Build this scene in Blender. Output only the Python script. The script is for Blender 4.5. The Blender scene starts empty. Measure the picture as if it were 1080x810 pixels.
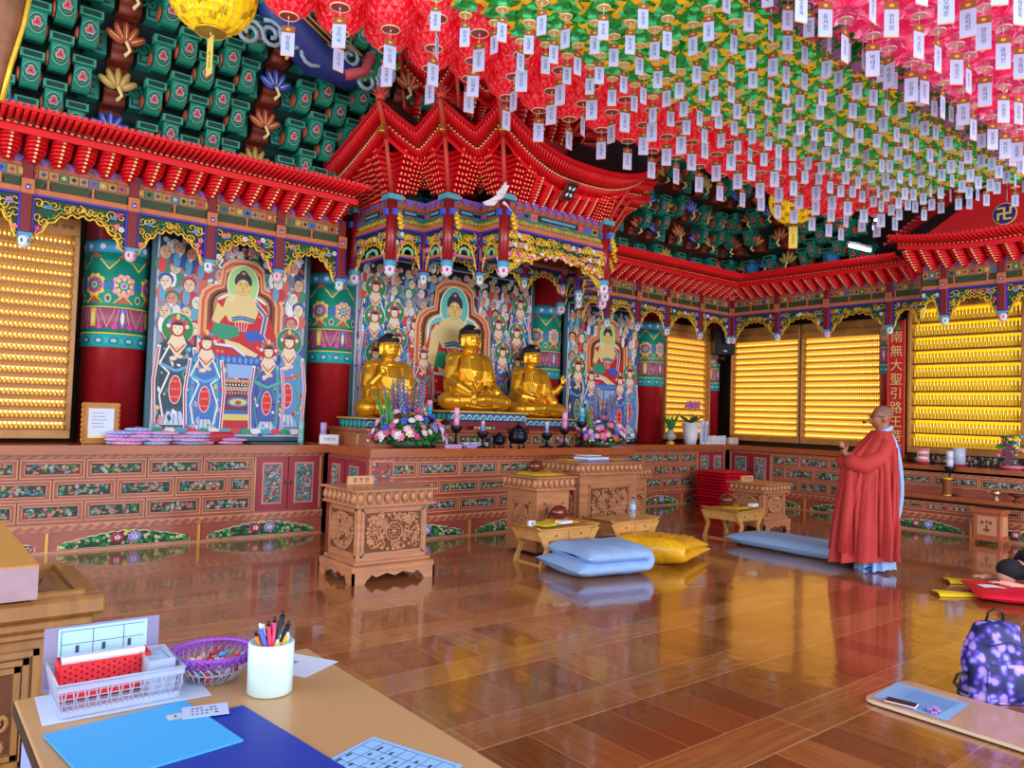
import bpy, math, random
from math import sin, cos, pi, sqrt, radians, atan2, exp
from mathutils import Vector, Matrix
S = bpy.context.scene
COL = S.collection
rnd = random.Random(7)

# ---------------------------------------------------------------- camera
cam_d = bpy.data.cameras.new('camera'); cam = bpy.data.objects.new('camera', cam_d); COL.objects.link(cam)
yaw, pitch, roll = radians(38.9436), radians(2.2712), radians(1.7707)
_f = Vector((sin(yaw)*cos(pitch), cos(yaw)*cos(pitch), sin(pitch)))
_r = Vector((cos(yaw), -sin(yaw), 0)); _u = _r.cross(_f)
_r2 = cos(roll)*_r + sin(roll)*_u; _u2 = -sin(roll)*_r + cos(roll)*_u
cam.matrix_world = Matrix(((_r2.x, _u2.x, -_f.x, 0), (_r2.y, _u2.y, -_f.y, 0), (_r2.z, _u2.z, -_f.z, 1.47), (0, 0, 0, 1)))
cam_d.sensor_width = 36; cam_d.lens = 805.97/1080*36; cam_d.clip_start = .05; cam_d.clip_end = 200
S.camera = cam
# ---------------------------------------------------------------- light
S.view_settings.view_transform = 'Standard'; S.view_settings.look = 'None'
S.view_settings.gamma = 1; S.view_settings.use_curve_mapping = False
S.view_settings.exposure = 0.1
W = bpy.data.worlds.new('world'); S.world = W; W.use_nodes = True
bg = W.node_tree.nodes['Background']; bg.inputs[0].default_value = (.86, .92, 1.0, 1); bg.inputs[1].default_value = 1.1

def area(name, loc, target, sx, sy, power, col=(1, 1, 1)):
    d = bpy.data.lights.new(name, 'AREA'); d.shape = 'RECTANGLE'; d.size = sx; d.size_y = sy; d.energy = power; d.color = col
    o = bpy.data.objects.new(name, d); COL.objects.link(o); o.location = loc
    o.rotation_euler = (Vector(target)-Vector(loc)).to_track_quat('-Z', 'Y').to_euler()
    return o
# daylight from the open doors behind and beside the viewer
area('daylight_door_front', (3.5, -4.5, 2.6), (6, 8, 2.2), 8, 3.6, 420, (.93, .96, 1))
area('daylight_door_left', (-4.0, 4.0, 2.4), (8, 6, 2.4), 6, 3.2, 260, (.93, .96, 1))
area('daylight_door_right', (9.0, -3.5, 2.6), (9.5, 8, 2.4), 6, 3.4, 260, (.97, .97, 1))

# ---------------------------------------------------------------- materials
def lin(h):
    c = [int(h[i:i+2], 16)/255 for i in (0, 2, 4)]
    return tuple(x/12.92 if x <= .04045 else ((x+.055)/1.055)**2.4 for x in c) + (1,)
MATS = {}
def mat(name, h, rough=.5, metal=0, var=0.0, scale=6, emit=0, eh=None, trans=0, alpha=1, coat=0, bump=0, stretch=(1, 1, 1), spec=.5):
    if name in MATS: return MATS[name]
    m = bpy.data.materials.new(name); m.use_nodes = True; nt = m.node_tree; b = nt.nodes['Principled BSDF']
    c = lin(h); b.inputs['Base Color'].default_value = c; b.inputs['Roughness'].default_value = rough
    b.inputs['Metallic'].default_value = metal; b.inputs['Specular IOR Level'].default_value = spec
    b.inputs['Coat Weight'].default_value = coat; b.inputs['Coat Roughness'].default_value = .08
    if trans: b.inputs['Transmission Weight'].default_value = trans
    if alpha < 1: b.inputs['Alpha'].default_value = alpha
    if emit: b.inputs['Emission Color'].default_value = lin(eh or h); b.inputs['Emission Strength'].default_value = emit
    if var or bump:
        tc = nt.nodes.new('ShaderNodeTexCoord'); mp = nt.nodes.new('ShaderNodeMapping'); mp.inputs['Scale'].default_value = stretch
        n = nt.nodes.new('ShaderNodeTexNoise'); n.inputs['Scale'].default_value = scale; n.inputs['Detail'].default_value = 5
        nt.links.new(tc.outputs['Object'], mp.inputs[0]); nt.links.new(mp.outputs[0], n.inputs['Vector'])
        if var:
            r = nt.nodes.new('ShaderNodeValToRGB'); e = r.color_ramp.elements
            e[0].position = .3; e[1].position = .7
            e[0].color = tuple(x*(1-var) for x in c[:3])+(1,); e[1].color = tuple(min(1, x*(1+var)) for x in c[:3])+(1,)
            nt.links.new(n.outputs['Fac'], r.inputs[0]); nt.links.new(r.outputs[0], b.inputs['Base Color'])
        if bump:
            bp = nt.nodes.new('ShaderNodeBump'); bp.inputs['Strength'].default_value = bump; bp.inputs['Distance'].default_value = .02
            nt.links.new(n.outputs['Fac'], bp.inputs['Height']); nt.links.new(bp.outputs[0], b.inputs['Normal'])
    MATS[name] = m; return m
def paint(h, rough=.5): return mat('paint_'+h, h, rough)
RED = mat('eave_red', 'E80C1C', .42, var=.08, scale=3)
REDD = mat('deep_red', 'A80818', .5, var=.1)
CREAM = mat('cream_bracket_end', 'FFE9A0', .5)
BROWNRED = mat('post_red', '98141F', .35, var=.1, coat=.3)
POSTD = mat('hanging_post_red', '7C0E1C', .5)
ORW = mat('beam_orange', 'C87440', .5, var=.12, scale=5)
BLUE = mat('edge_blue', '3A28B8', .5)
GREEN = mat('dancheong_green', '0F8A76', .5, var=.2, scale=5)
LGREEN = mat('dancheong_light_green', '7FD8A8', .5)
DGREEN = mat('dancheong_dark_green', '0B3A38', .6)
GOLD = mat('statue_gold', 'F2B630', .34, .72)
GILT = mat('gilded_scroll', 'F2C840', .38, .35, var=.15, scale=30)
WOODC = mat('cabinet_wood', 'A2503F', .38, var=.18, scale=4, stretch=(1, 1, 8), coat=.25)
WOODL = mat('cabinet_moulding_wood', 'C98A66', .4, var=.15, scale=5, coat=.2)
WOODT = mat('counter_top_wood', 'A8562C', .22, var=.16, scale=3, stretch=(1, 6, 6), coat=.6)
WOODN = mat('lectern_wood', 'B87A54', .38, var=.2, scale=4, stretch=(1, 1, 7), coat=.3)
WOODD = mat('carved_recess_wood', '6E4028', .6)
WOODY = mat('table_wood', 'D09A55', .38, var=.16, scale=4, stretch=(1, 6, 6), coat=.3)
BLACK = mat('black', '101014', .4)
DARK = mat('dark_board', '15201F', .6)
WHITE = mat('white_paper', 'E6EAF4', .6)
PINK = mat('flower_pink', 'F080B0', .5); MAG = mat('flower_magenta', 'D838A0', .5)
BLU2 = mat('flower_blue', '3A60D8', .5); LAV = mat('flower_lavender', '9A90E0', .6)
LEAF = mat('leaf_green', '2E8A3C', .5, var=.2); YEL = mat('yellow_paint', 'F0D040', .5); SKIN = mat('skin', 'C89070', .5)
ORANGE = mat('lotus_orange', 'C05838', .5); FLESH = mat('painted_skin', 'F0E0B8', .5)
SKYB = mat('painted_sky_blue', '48A8D8', .5); PURP = mat('painted_purple', '8A60C0', .5)

# ---------------------------------------------------------------- mesh builder
def frame(o, ux, uy, uz=(0, 0, 1)):
    ux, uy, uz = Vector(ux), Vector(uy), Vector(uz)
    return Matrix(((ux.x, uy.x, uz.x, o[0]), (ux.y, uy.y, uz.y, o[1]), (ux.z, uy.z, uz.z, o[2]), (0, 0, 0, 1)))
def T(x, y, z, rz=0, s=1):
    return Matrix.Translation((x, y, z)) @ Matrix.Rotation(rz, 4, 'Z') @ Matrix.Scale(s, 4)
TM = {}
class MB:
    def __init__(self, M=None):
        self.M = M or Matrix(); self.v = []; self.f = []; self.mi = []; self.sm = []; self.mats = []; self.cur = 0
    def m(self, mt):
        if mt not in self.mats: self.mats.append(mt)
        self.cur = self.mats.index(mt); return self
    def add(self, vs, fs, smooth=False):
        n = len(self.v); M = self.M; flip = M.determinant() < 0
        self.v += [(M @ Vector(p))[:] for p in vs]
        for f in fs:
            g = [i+n for i in f]; self.f.append(g[::-1] if flip else g)
        self.mi += [self.cur]*len(fs); self.sm += [smooth]*len(fs); return self
    def box(self, x0, y0, z0, x1, y1, z1, c=0):
        if x0 > x1: x0, x1 = x1, x0
        if y0 > y1: y0, y1 = y1, y0
        if z0 > z1: z0, z1 = z1, z0
        if not c:
            v = [(x, y, z) for x in (x0, x1) for y in (y0, y1) for z in (z0, z1)]
            return self.add(v, [(0, 1, 3, 2), (4, 6, 7, 5), (0, 4, 5, 1), (2, 3, 7, 6), (0, 2, 6, 4), (1, 5, 7, 3)])
        v = []; lo = (x0, y0, z0); hi = (x1, y1, z1)
        for i in range(8):
            s = ((i >> 2) & 1, (i >> 1) & 1, i & 1)
            p = [hi[k] if s[k] else lo[k] for k in range(3)]; q = [p[k]-c if s[k] else p[k]+c for k in range(3)]
            for k in range(3):
                w = q[:]; w[k] = p[k]; v.append(w)
        f = []
        for k in range(3):
            for s in (0, 1):
                ids = [i for i in range(8) if ((i >> (2-k)) & 1) == s]
                a, b2, c2, d = ids; q = [a*3+k, b2*3+k, d*3+k, c2*3+k]
                f.append(q[::-1] if (s == 1) == (k != 1) else q)
        for k in range(3):
            o1, o2 = [j for j in range(3) if j != k]
            for i in range(8):
                if not (i >> (2-k)) & 1:
                    j = i | (1 << (2-k)); f.append((i*3+o1, i*3+o2, j*3+o2, j*3+o1))
        for i in range(8): f.append((i*3, i*3+1, i*3+2))
        return self.add(v, f)
    def prism(self, pts, y0, y1):           # polygon in XZ, extruded in Y
        n = len(pts); v = [(x, y0, z) for x, z in pts]+[(x, y1, z) for x, z in pts]
        f = [tuple(range(n)), tuple(range(2*n-1, n-1, -1))]+[(i, i+n, (i+1) % n+n, (i+1) % n) for i in range(n)]
        return self.add(v, f)
    def prismz(self, pts, z0, z1):          # polygon in XY, extruded in Z
        n = len(pts); v = [(x, y, z0) for x, y in pts]+[(x, y, z1) for x, y in pts]
        f = [tuple(range(n))[::-1], tuple(range(n, 2*n))]+[(i, (i+1) % n, (i+1) % n+n, i+n) for i in range(n)]
        return self.add(v, f)
    def cyl(self, p0, p1, r0, r1=None, n=10, smooth=True):
        r1 = r0 if r1 is None else r1; p0 = Vector(p0); p1 = Vector(p1); d = (p1-p0)
        if d.length < 1e-9: return self
        q = d.to_track_quat('Z', 'Y'); v = []
        for p, r in ((p0, r0), (p1, r1)):
            for i in range(n):
                a = 2*pi*i/n; v.append((p+q @ Vector((r*cos(a), r*sin(a), 0)))[:])
        self.add(v, [(i, (i+1) % n, (i+1) % n+n, i+n) for i in range(n)], smooth)
        k = len(self.v)-2*n
        for f in (list(range(n))[::-1], list(range(n, 2*n))):
            g = [i+k for i in f]; self.f.append(g[::-1] if self.M.determinant() < 0 else g); self.mi.append(self.cur); self.sm.append(False)
        return self
    def lathe(self, prof, c=(0, 0, 0), n=16, sx=1, sy=1, smooth=True):
        v = []; m = len(prof)
        for r, z in prof:
            for i in range(n):
                a = 2*pi*i/n; v.append((c[0]+r*cos(a)*sx, c[1]+r*sin(a)*sy, c[2]+z))
        f = [(j*n+i, j*n+(i+1) % n, (j+1)*n+(i+1) % n, (j+1)*n+i) for j in range(m-1) for i in range(n)]
        self.add(v, f, smooth); k = len(self.v)-m*n
        for f in ([i for i in range(n)][::-1], [(m-1)*n+i for i in range(n)]):
            g = [i+k for i in f]; self.f.append(g[::-1] if self.M.determinant() < 0 else g); self.mi.append(self.cur); self.sm.append(False)
        return self
    def ball(self, c, r, n=12, m=8, R=None):
        if not hasattr(r, '__len__'): r = (r, r, r)
        v = []; c = Vector(c)
        for j in range(1, m):
            t = pi*j/m
            for i in range(n):
                a = 2*pi*i/n; p = Vector((r[0]*sin(t)*cos(a), r[1]*sin(t)*sin(a), -r[2]*cos(t)))
                v.append((c+(R @ p if R else p))[:])
        for z in (-1, 1):
            p = Vector((0, 0, z*r[2])); v.append((c+(R @ p if R else p))[:])
        k = (m-1)*n
        f = [(j*n+i, j*n+(i+1) % n, (j+1)*n+(i+1) % n, (j+1)*n+i) for j in range(m-2) for i in range(n)]
        f += [(k, (i+1) % n, i) for i in range(n)]+[(k+1, (m-2)*n+i, (m-2)*n+(i+1) % n) for i in range(n)]
        return self.add(v, f, True)
    def tube(self, pts, r, n=6, closed=False):
        P = [Vector(p) for p in pts]; N = len(P); v = []; up = None
        for i, p in enumerate(P):
            a = P[i-1] if (i or closed) else p; b = P[(i+1) % N] if (i < N-1 or closed) else p
            d = (b-a).normalized() if (b-a).length > 1e-9 else Vector((0, 0, 1))
            if up is None: up = d.orthogonal().normalized()
            up = (up-d*up.dot(d)); up = up.normalized() if up.length > 1e-6 else d.orthogonal().normalized()
            s = d.cross(up); rr = r[i] if hasattr(r, '__len__') else r
            for k in range(n):
                t = 2*pi*k/n; v.append((p+up*(rr*cos(t))+s*(rr*sin(t)))[:])
        f = [(i*n+k, i*n+(k+1) % n, ((i+1) % N)*n+(k+1) % n, ((i+1) % N)*n+k) for i in range(N if closed else N-1) for k in range(n)]
        if not closed: f += [tuple(range(n))[::-1], tuple(range((N-1)*n, N*n))]
        return self.add(v, f, True)
    def surf(self, fn, nu, nv, cu=False, smooth=True):
        v = [fn(i/nu, j/nv) for j in range(nv+1) for i in range(nu if cu else nu+1)]; w = nu if cu else nu+1
        return self.add(v, [(j*w+i, j*w+(i+1) % w, (j+1)*w+(i+1) % w, (j+1)*w+i) for j in range(nv) for i in range(nu)], smooth)
    def mesh(self, name):
        me = bpy.data.meshes.new(name); me.from_pydata(self.v, [], self.f)
        for m in self.mats: me.materials.append(m)
        me.polygons.foreach_set('material_index', self.mi); me.polygons.foreach_set('use_smooth', self.sm); me.update(); return me
    def build(self, name, parent=None, world=False, **kw):
        if world and parent is not None:
            I = TM[parent.name].inverted(); self.v = [(I @ Vector(p))[:] for p in self.v]
        return put(name, self.mesh(name), parent, **kw)
def put(name, me, parent=None, loc=None, rot=None, scale=None, label=None):
    o = bpy.data.objects.new(name, me); COL.objects.link(o)
    if parent is not None: o.parent = parent
    if loc: o.location = loc
    if rot: o.rotation_euler = rot
    if scale: o.scale = scale if hasattr(scale, '__len__') else (scale,)*3
    if label: o['label'] = label
    return o
def thing(name, label, cat, loc=(0, 0, 0), rz=0, group=None, scale=1):
    o = bpy.data.objects.new(name, None); COL.objects.link(o); o.location = loc; o.rotation_euler = (0, 0, rz); o.scale = (scale,)*3
    o.empty_display_size = .1
    o['label'] = label; o['category'] = cat
    if group: o['group'] = group
    TM[o.name] = T(*loc, rz, scale); return o
def tag(o, label, cat, group=None, kind=None):
    o['label'] = label; o['category'] = cat
    if group: o['group'] = group
    if kind: o['kind'] = kind
    return o
def struct(name, mb):
    o = mb.build(name); o['kind'] = 'structure'; return o
def dup(root, loc=None, rz=None, label=None, scale=None, group=None):
    r = root.copy(); COL.objects.link(r)
    if loc is not None: r.location = loc
    if rz is not None: r.rotation_euler = (0, 0, rz)
    if scale is not None: r.scale = (scale,)*3
    if label: r['label'] = label
    if group: r['group'] = group
    for ch in list(root.children):
        c = ch.copy(); COL.objects.link(c); c.parent = r
        for g in list(ch.children):
            e = g.copy(); COL.objects.link(e); e.parent = c
    return r
def voxel(mb, size=.012, smooth=6, name='body'):
    """join the shapes of mb into one continuous skin"""
    me = mb.mesh(name); o = bpy.data.objects.new('tmp', me); COL.objects.link(o)
    m = o.modifiers.new('r', 'REMESH'); m.mode = 'VOXEL'; m.voxel_size = size; m.use_smooth_shade = True
    if smooth:
        s = o.modifiers.new('s', 'SMOOTH'); s.iterations = smooth; s.factor = .5
    dg = bpy.context.evaluated_depsgraph_get(); ev = o.evaluated_get(dg)
    out = bpy.data.meshes.new_from_object(ev); bpy.data.objects.remove(o); bpy.data.meshes.remove(me)
    out.name = name
    if not out.materials: out.materials.append(mb.mats[0])
    for p in out.polygons: p.use_smooth = True; p.material_index = 0
    return out
_TXT = {}
def text_geo(s, size=1.0, vertical=True):
    """vertices and faces of writing in the XZ plane (z up, centred)"""
    key = (s, vertical)
    if key not in _TXT:
        cu = bpy.data.curves.new('t', 'FONT'); cu.body = '\n'.join(s) if vertical else s
        cu.align_x = 'CENTER'; cu.align_y = 'CENTER'; cu.space_line = .95; cu.size = 1; cu.resolution_u = 2
        o = bpy.data.objects.new('tmp', cu); COL.objects.link(o)
        dg = bpy.context.evaluated_depsgraph_get(); me = bpy.data.meshes.new_from_object(o.evaluated_get(dg))
        _TXT[key] = ([tuple(v.co) for v in me.vertices], [tuple(p.vertices) for p in me.polygons])
        bpy.data.objects.remove(o); bpy.data.meshes.remove(me); bpy.data.curves.remove(cu)
    v, f = _TXT[key]
    return [(x*size, 0, y*size) for x, y, z in v], f
def add_text(mb, s, size, x, y, z, vertical=True, R=None):
    v, f = text_geo(s, size, vertical)
    if R: v = [(R @ Vector(p))[:] for p in v]
    mb.add([(a+x, b+y, c+z) for a, b, c in v], f)
def circ(cx, cy, rx, ry=None, n=14, a0=0, rot=0):
    ry = rx if ry is None else ry; o = []
    for i in range(n):
        a = 2*pi*i/n+a0; x, y = rx*cos(a), ry*sin(a)
        o.append((cx+x*cos(rot)-y*sin(rot), cy+x*sin(rot)+y*cos(rot)))
    return o
def nth(i): return '%d%s' % (i, 'th' if 10 < i % 100 < 14 else {1: 'st', 2: 'nd', 3: 'rd'}.get(i % 10, 'th'))
def pixel(p):
    """where a point falls in the 1080 x 810 picture (only used to word the labels)"""
    v = Vector(p)-Vector((0, 0, 1.47)); z = v.dot(_f); return (540+805.97*v.dot(_r2)/z, 405-805.97*v.dot(_u2)/z) if z > .1 else (-9, -9)
FA = frame((0, 8.5, 0), (1, 0, 0), (0, -1, 0))            # along wall A: u = X, d = out of the wall
FB = frame((12.05, 0, 0), (0, 1, 0), (-1, 0, 0))          # along wall B: u = Y, d = out of the wall
FG = frame((11.4, 0, 0), (0, 1, 0), (-1, 0, 0))           # along the gabled bay of wall B
# ---------------------------------------------------------------- room shell
def floor_material():
    m = bpy.data.materials.new('polished_parquet'); m.use_nodes = True; nt = m.node_tree; N = nt.nodes; L = nt.links; b = N['Principled BSDF']
    tc = N.new('ShaderNodeTexCoord'); sp = N.new('ShaderNodeSeparateXYZ'); L.new(tc.outputs['Object'], sp.inputs[0])
    def ma(op, a, bb=None, c=None):
        n = N.new('ShaderNodeMath'); n.operation = op
        for i, x in enumerate((a, bb, c)):
            if x is None: continue
            if hasattr(x, 'links'): L.new(x, n.inputs[i])
            else: n.inputs[i].default_value = x
        return n.outputs[0]
    X, Y = sp.outputs[0], sp.outputs[1]
    ym = ma('FLOORED_MODULO', ma('ADD', Y, -2.70), .78); row = ma('FLOOR', ma('DIVIDE', ma('ADD', Y, -2.70), .78))
    band = ma('LESS_THAN', ym, .26)
    # boards of the bands run along X, those of the fields run along Y
    half = ma('FLOOR', ma('DIVIDE', ym, .13))
    xb = ma('ADD', X, ma('MULTIPLY', row, .37)); bj = ma('FLOOR', ma('DIVIDE', xb, 1.04))
    xf = ma('FLOOR', ma('DIVIDE', ma('ADD', X, ma('MULTIPLY', row, .52)), .26))
    def comb(x, y, z=0.0):
        n = N.new('ShaderNodeCombineXYZ')
        for i, q in enumerate((x, y, z)):
            if hasattr(q, 'links'): L.new(q, n.inputs[i])
            else: n.inputs[i].default_value = q
        return n.outputs[0]
    def wn(v):
        n = N.new('ShaderNodeTexWhiteNoise'); L.new(v, n.inputs['Vector']); return n.outputs['Value']
    tb = wn(comb(bj, row, 0.0)); tf = wn(comb(xf, row, 7.0))
    def mix(f, a, c):
        n = N.new('ShaderNodeMix'); n.data_type = 'FLOAT'; L.new(f, n.inputs[0])
        for i, q in ((2, a), (3, c)):
            if hasattr(q, 'links'): L.new(q, n.inputs[i])
            else: n.inputs[i].default_value = q
        return n.outputs[0]
    tone = mix(band, ma('MULTIPLY', tf, .8), ma('ADD', ma('MULTIPLY', tb, .3), .7))
    def noise(v, s, d=4):
        n = N.new('ShaderNodeTexNoise'); n.inputs['Scale'].default_value = s; n.inputs['Detail'].default_value = d; L.new(v, n.inputs['Vector']); return n.outputs['Fac']
    gx = noise(comb(ma('MULTIPLY', X, 1.5), ma('MULTIPLY', Y, 26), row), 1.6)
    gy = noise(comb(ma('MULTIPLY', X, 26), ma('MULTIPLY', Y, 1.5), xf), 1.6)
    g = mix(band, gy, gx)
    big = noise(comb(X, Y, 3.0), .6, 3)
    t = ma('ADD', ma('MULTIPLY', tone, .45), ma('ADD', ma('MULTIPLY', g, .5), ma('MULTIPLY', ma('SUBTRACT', big, .5), .5)))
    r = N.new('ShaderNodeValToRGB'); L.new(t, r.inputs[0]); e = r.color_ramp.elements
    e[0].position = .15; e[0].color = lin('784020'); e[1].position = .95; e[1].color = lin('C48A54')
    q = e.new(.5); q.color = lin('96582E')
    # fine light seams
    def seam(v, p, w):
        f = ma('FLOORED_MODULO', v, p); return ma('MINIMUM', ma('LESS_THAN', f, w), 1.0)
    s1 = ma('LESS_THAN', ym, .008); s2 = ma('MULTIPLY', ma('GREATER_THAN', ym, .26), ma('LESS_THAN', ym, .266))
    s3 = ma('MULTIPLY', band, seam(xb, 1.04, .006)); nb = ma('SUBTRACT', 1.0, band)
    s4 = ma('MULTIPLY', ma('MULTIPLY', nb, .55), seam(ma('ADD', X, ma('MULTIPLY', row, .52)), .26, .005))
    s = ma('MAXIMUM', ma('MAXIMUM', s1, s2), ma('MAXIMUM', s3, s4))
    wear = noise(comb(X, Y, 9.0), 1.4); s = ma('MULTIPLY', s, ma('MULTIPLY', wear, .6))
    mc = N.new('ShaderNodeMix'); mc.data_type = 'RGBA'; L.new(s, mc.inputs[0]); L.new(r.outputs[0], mc.inputs[6]); mc.inputs[7].default_value = lin('F0C8A0')
    L.new(mc.outputs[2], b.inputs['Base Color'])
    rr = N.new('ShaderNodeMapRange'); L.new(big, rr.inputs[0]); rr.inputs[3].default_value = .10; rr.inputs[4].default_value = .2
    L.new(rr.outputs[0], b.inputs['Roughness']); b.inputs['Specular IOR Level'].default_value = .75
    b.inputs['Coat Weight'].default_value = .6; b.inputs['Coat Roughness'].default_value = .05
    wv = noise(comb(ma('MULTIPLY', X, 1.0), ma('MULTIPLY', Y, 1.0), 0.0), 5, 2)
    bp = N.new('ShaderNodeBump'); bp.inputs['Strength'].default_value = .25; bp.inputs['Distance'].default_value = .006; L.new(wv, bp.inputs['Height'])
    L.new(bp.outputs[0], b.inputs['Normal']); L.new(bp.outputs[0], b.inputs['Coat Normal'])
    return m
struct('floor', MB().m(floor_material()).box(-6, -7, -.1, 13.2, 10.0, 0))
DKW = mat('hall_wall_paint', '2A1A1C', .7, var=.2)
struct('wall_back', MB().m(DKW).box(-6, 9.75, 0, 13.2, 9.9, 7.2))
struct('wall_right', MB().m(DKW).box(12.95, -7, 0, 13.1, 9.75, 7.2))
struct('ceiling', MB().m(mat('ceiling_wood', '3A2420', .7, var=.2)).box(-1.5, .5, 7.0, 13.2, 10.0, 7.15))

# round columns with painted capitals
def column(x, y, r, z0, zb, label, ztop=4.2):
    t = thing('round_column', label, 'column', (x, y, z0))
    MB().m(BROWNRED).cyl((0, 0, 0), (0, 0, ztop-z0), r, n=28).build('shaft', t)
    mb = MB(); R = r+.006; H0 = zb-z0; Ht = 1.15
    def band(a, b2, m): mb.m(m); mb.lathe([(R, a), (R, b2)], (0, 0, 0), 28)
    def skin(u, z, m, shape, e):      # a flat motif wrapped on the column; u = angle about the side that faces the hall
        mb.m(m); mb.add([((R+e)*cos(u-pi/2+px/R), (R+e)*sin(u-pi/2+px/R), z+pz) for px, pz in shape], [tuple(range(len(shape)))])
    band(H0, H0+Ht, GREEN)
    mb.m(SKYB); mb.lathe([(R+.002, H0+Ht-.14), (R+.002, H0+Ht-.02)], (0, 0, 0), 28)
    mb.m(mat('paint_mauve', 'A85A78', .5)); mb.lathe([(R+.002, H0+.2), (R+.002, H0+.42)], (0, 0, 0), 28)
    mb.m(mat('paint_teal_wave', '28B0B0', .5)); mb.lathe([(R+.004, H0), (R+.004, H0+.14)], (0, 0, 0), 28)
    n = 7
    for i in range(n):
        u = (i-n/2+.5)*2*pi/n
        ev = i % 2
        skin(u, H0+.66, YEL if ev else LGREEN, [(px*1.25, pz*1.25) for px, pz in circ(0, 0, .09, .09, 16)], .004)
        skin(u, H0+.66, BLU2 if ev else GREEN, circ(0, 0, .085, .085, 16), .006)
        for k in range(8): skin(u, H0+.66, YEL if ev else MAG, circ(.07*cos(k*pi/4), .07*sin(k*pi/4), .022, .022, 8), .008)
        skin(u, H0+.66, LGREEN, circ(0, 0, .04, .04, 10), .009)
        skin(u, H0+.66, MAG, circ(0, 0, .02, .02, 8), .010)
        for k in range(10): skin(u, H0+.66, [YEL, paint('F0A0B0')][ev], circ(.098*cos(k*pi/5), .098*sin(k*pi/5), .030, .030, 8), .0045)
        skin(u+pi/n, H0+.66, BLU2, [(-.05, -.05), (-.03, -.05), (-.03, -.015), (.03, -.015), (.03, -.05), (.05, -.05), (.05, .05), (.03, .05), (.03, .015), (-.03, .015), (-.03, .05), (-.05, .05)], .006)
        for k in range(-2, 3): skin(u, H0+.31, paint('E0A0A8'), [(k*.035+.04*k-.004, -.1), (k*.035+.04*k+.004, -.1), (k*.035+.004, .1), (k*.035-.004, .1)], .0045)
        skin(u, H0+.955, ORANGE, [(-.07, 0), (.07, 0), (0, .06)], .006); skin(u+pi/n, H0+.52, LGREEN, circ(0, 0, .035, .05, 10), .006); skin(u+pi/n, H0+.52, REDD, circ(0, 0, .02, .03, 8), .008)
        skin(u, H0+.47, YEL, [(-.1, 0), (.1, 0), (0, .1)], .005); skin(u, H0+.475, ORANGE, [(-.07, 0), (.07, 0), (0, .07)], .007)
        skin(u+pi/n, H0+.88, YEL, [(-.1, .06), (0, -.06), (.1, .06)], .005); skin(u+pi/n, H0+.885, GREEN, [(-.07, .045), (0, -.04), (.07, .045)], .007)
        skin(u, H0+.31, BLU2 if ev else YEL, [(-.03, -.09), (.03, -.09), (.03, .1), (-.03, .1)], .005)
        skin(u, H0+.31, CREAM, circ(0, 0, .018, .07, 10), .007)
        for k in range(2):
            skin(u+(k-.5)*pi/n, H0+.07, paint('1C5AA8'), circ(0, 0, .05, .04, 10), .006); skin(u+(k-.5)*pi/n, H0+.07, LGREEN, circ(0, .0, .03, .022, 10), .008)
            skin(u+(k-.5)*pi/n, H0+Ht-.08, WHITE, circ(0, 0, .03, .03, 10), .006)
            skin(u+(k-.5)*pi/n, H0+.2, MAG, circ(0, .02, .03, .03, 8), .006)
    mb.m(YEL); mb.lathe([(R+.006, H0+.14), (R+.006, H0+.155)], (0, 0, 0), 28); mb.lathe([(R+.006, H0+.42), (R+.006, H0+.432)], (0, 0, 0), 28)
    mb.build('painted_capital', t)
column(1.86, 9.28, .32, 1.042, 2.05, 'thick red column with painted top between gold niche panel and leftmost painting')
column(4.42, 9.28, .33, 1.042, 2.05, 'thick red column between the leftmost and the central painting')
column(8.05, 9.28, .33, 1.042, 2.05, 'red column seen behind the raised hand of the right gold statue')
column(10.62, 9.28, .32, 1.042, 2.05, 'red column with painted top left of the small glowing shelf panel')
column(12.42, 9.2, .17, 1.042, 2.05, 'slim red column in the corner under the black loudspeaker')
column(12.45, 5.72, .16, 1.042, 2.3, 'slim dark red column left of the red banner', 3.4)
# ---------------------------------------------------------------- red bracketed eaves
def bracket_mesh(w=.17, n=8, D=.44, Hh=.2, dash=.013, ear=True):
    """one column of stepped red bracket arms with cream painted ends, growing out and up from z=0"""
    mb = MB()
    for i in range(n):
        z = Hh*i/n; d = .05+(D-.05)*((i+1)/n)**.8; h = Hh/n*.74
        ww = w*(.35+.65*min(1, (i+1)/4))
        mb.m(RED); c = d-.05
        pts = [(-ww/2, -.12), (ww/2, -.12), (ww/2, c-.02), (ww*.36, c+.02), (.012, d), (-.012, d), (-ww*.36, c+.02), (-ww/2, c-.02)]
        mb.prismz(pts, z, z+h)
        mb.prismz([(-ww*.35, -.12), (ww*.35, -.12), (ww*.35, c-.02), (-ww*.35, c-.02)], z+h, Hh*(i+1)/n)
        mb.m(CREAM); mb.box(-dash/2-.004, d-.012, z-.004, dash/2+.004, d+.004, z+h*.75)
    return mb.mesh('bracket_set')
def narrow_mesh(n=9, D=.4, Hh=.32):
    mb = MB()
    for i in range(n):
        z = Hh*i/n; d = .05+(D-.05)*((i+1)/n); h = Hh/n*.6
        mb.m(RED); mb.box(-.017, -.12, z, .017, d, z+h); mb.m(CREAM); mb.box(-.006, d-.005, z+h*.1, .006, d+.003, z+h*.75)
    mb.m(REDD); mb.box(-.02, -.12, 0, .02, -.0, Hh)
    return mb.mesh('corner_bracket')
BR = bracket_mesh(); BRC = bracket_mesh(.125, 10, .3, .36, .010); NB = narrow_mesh()
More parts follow.
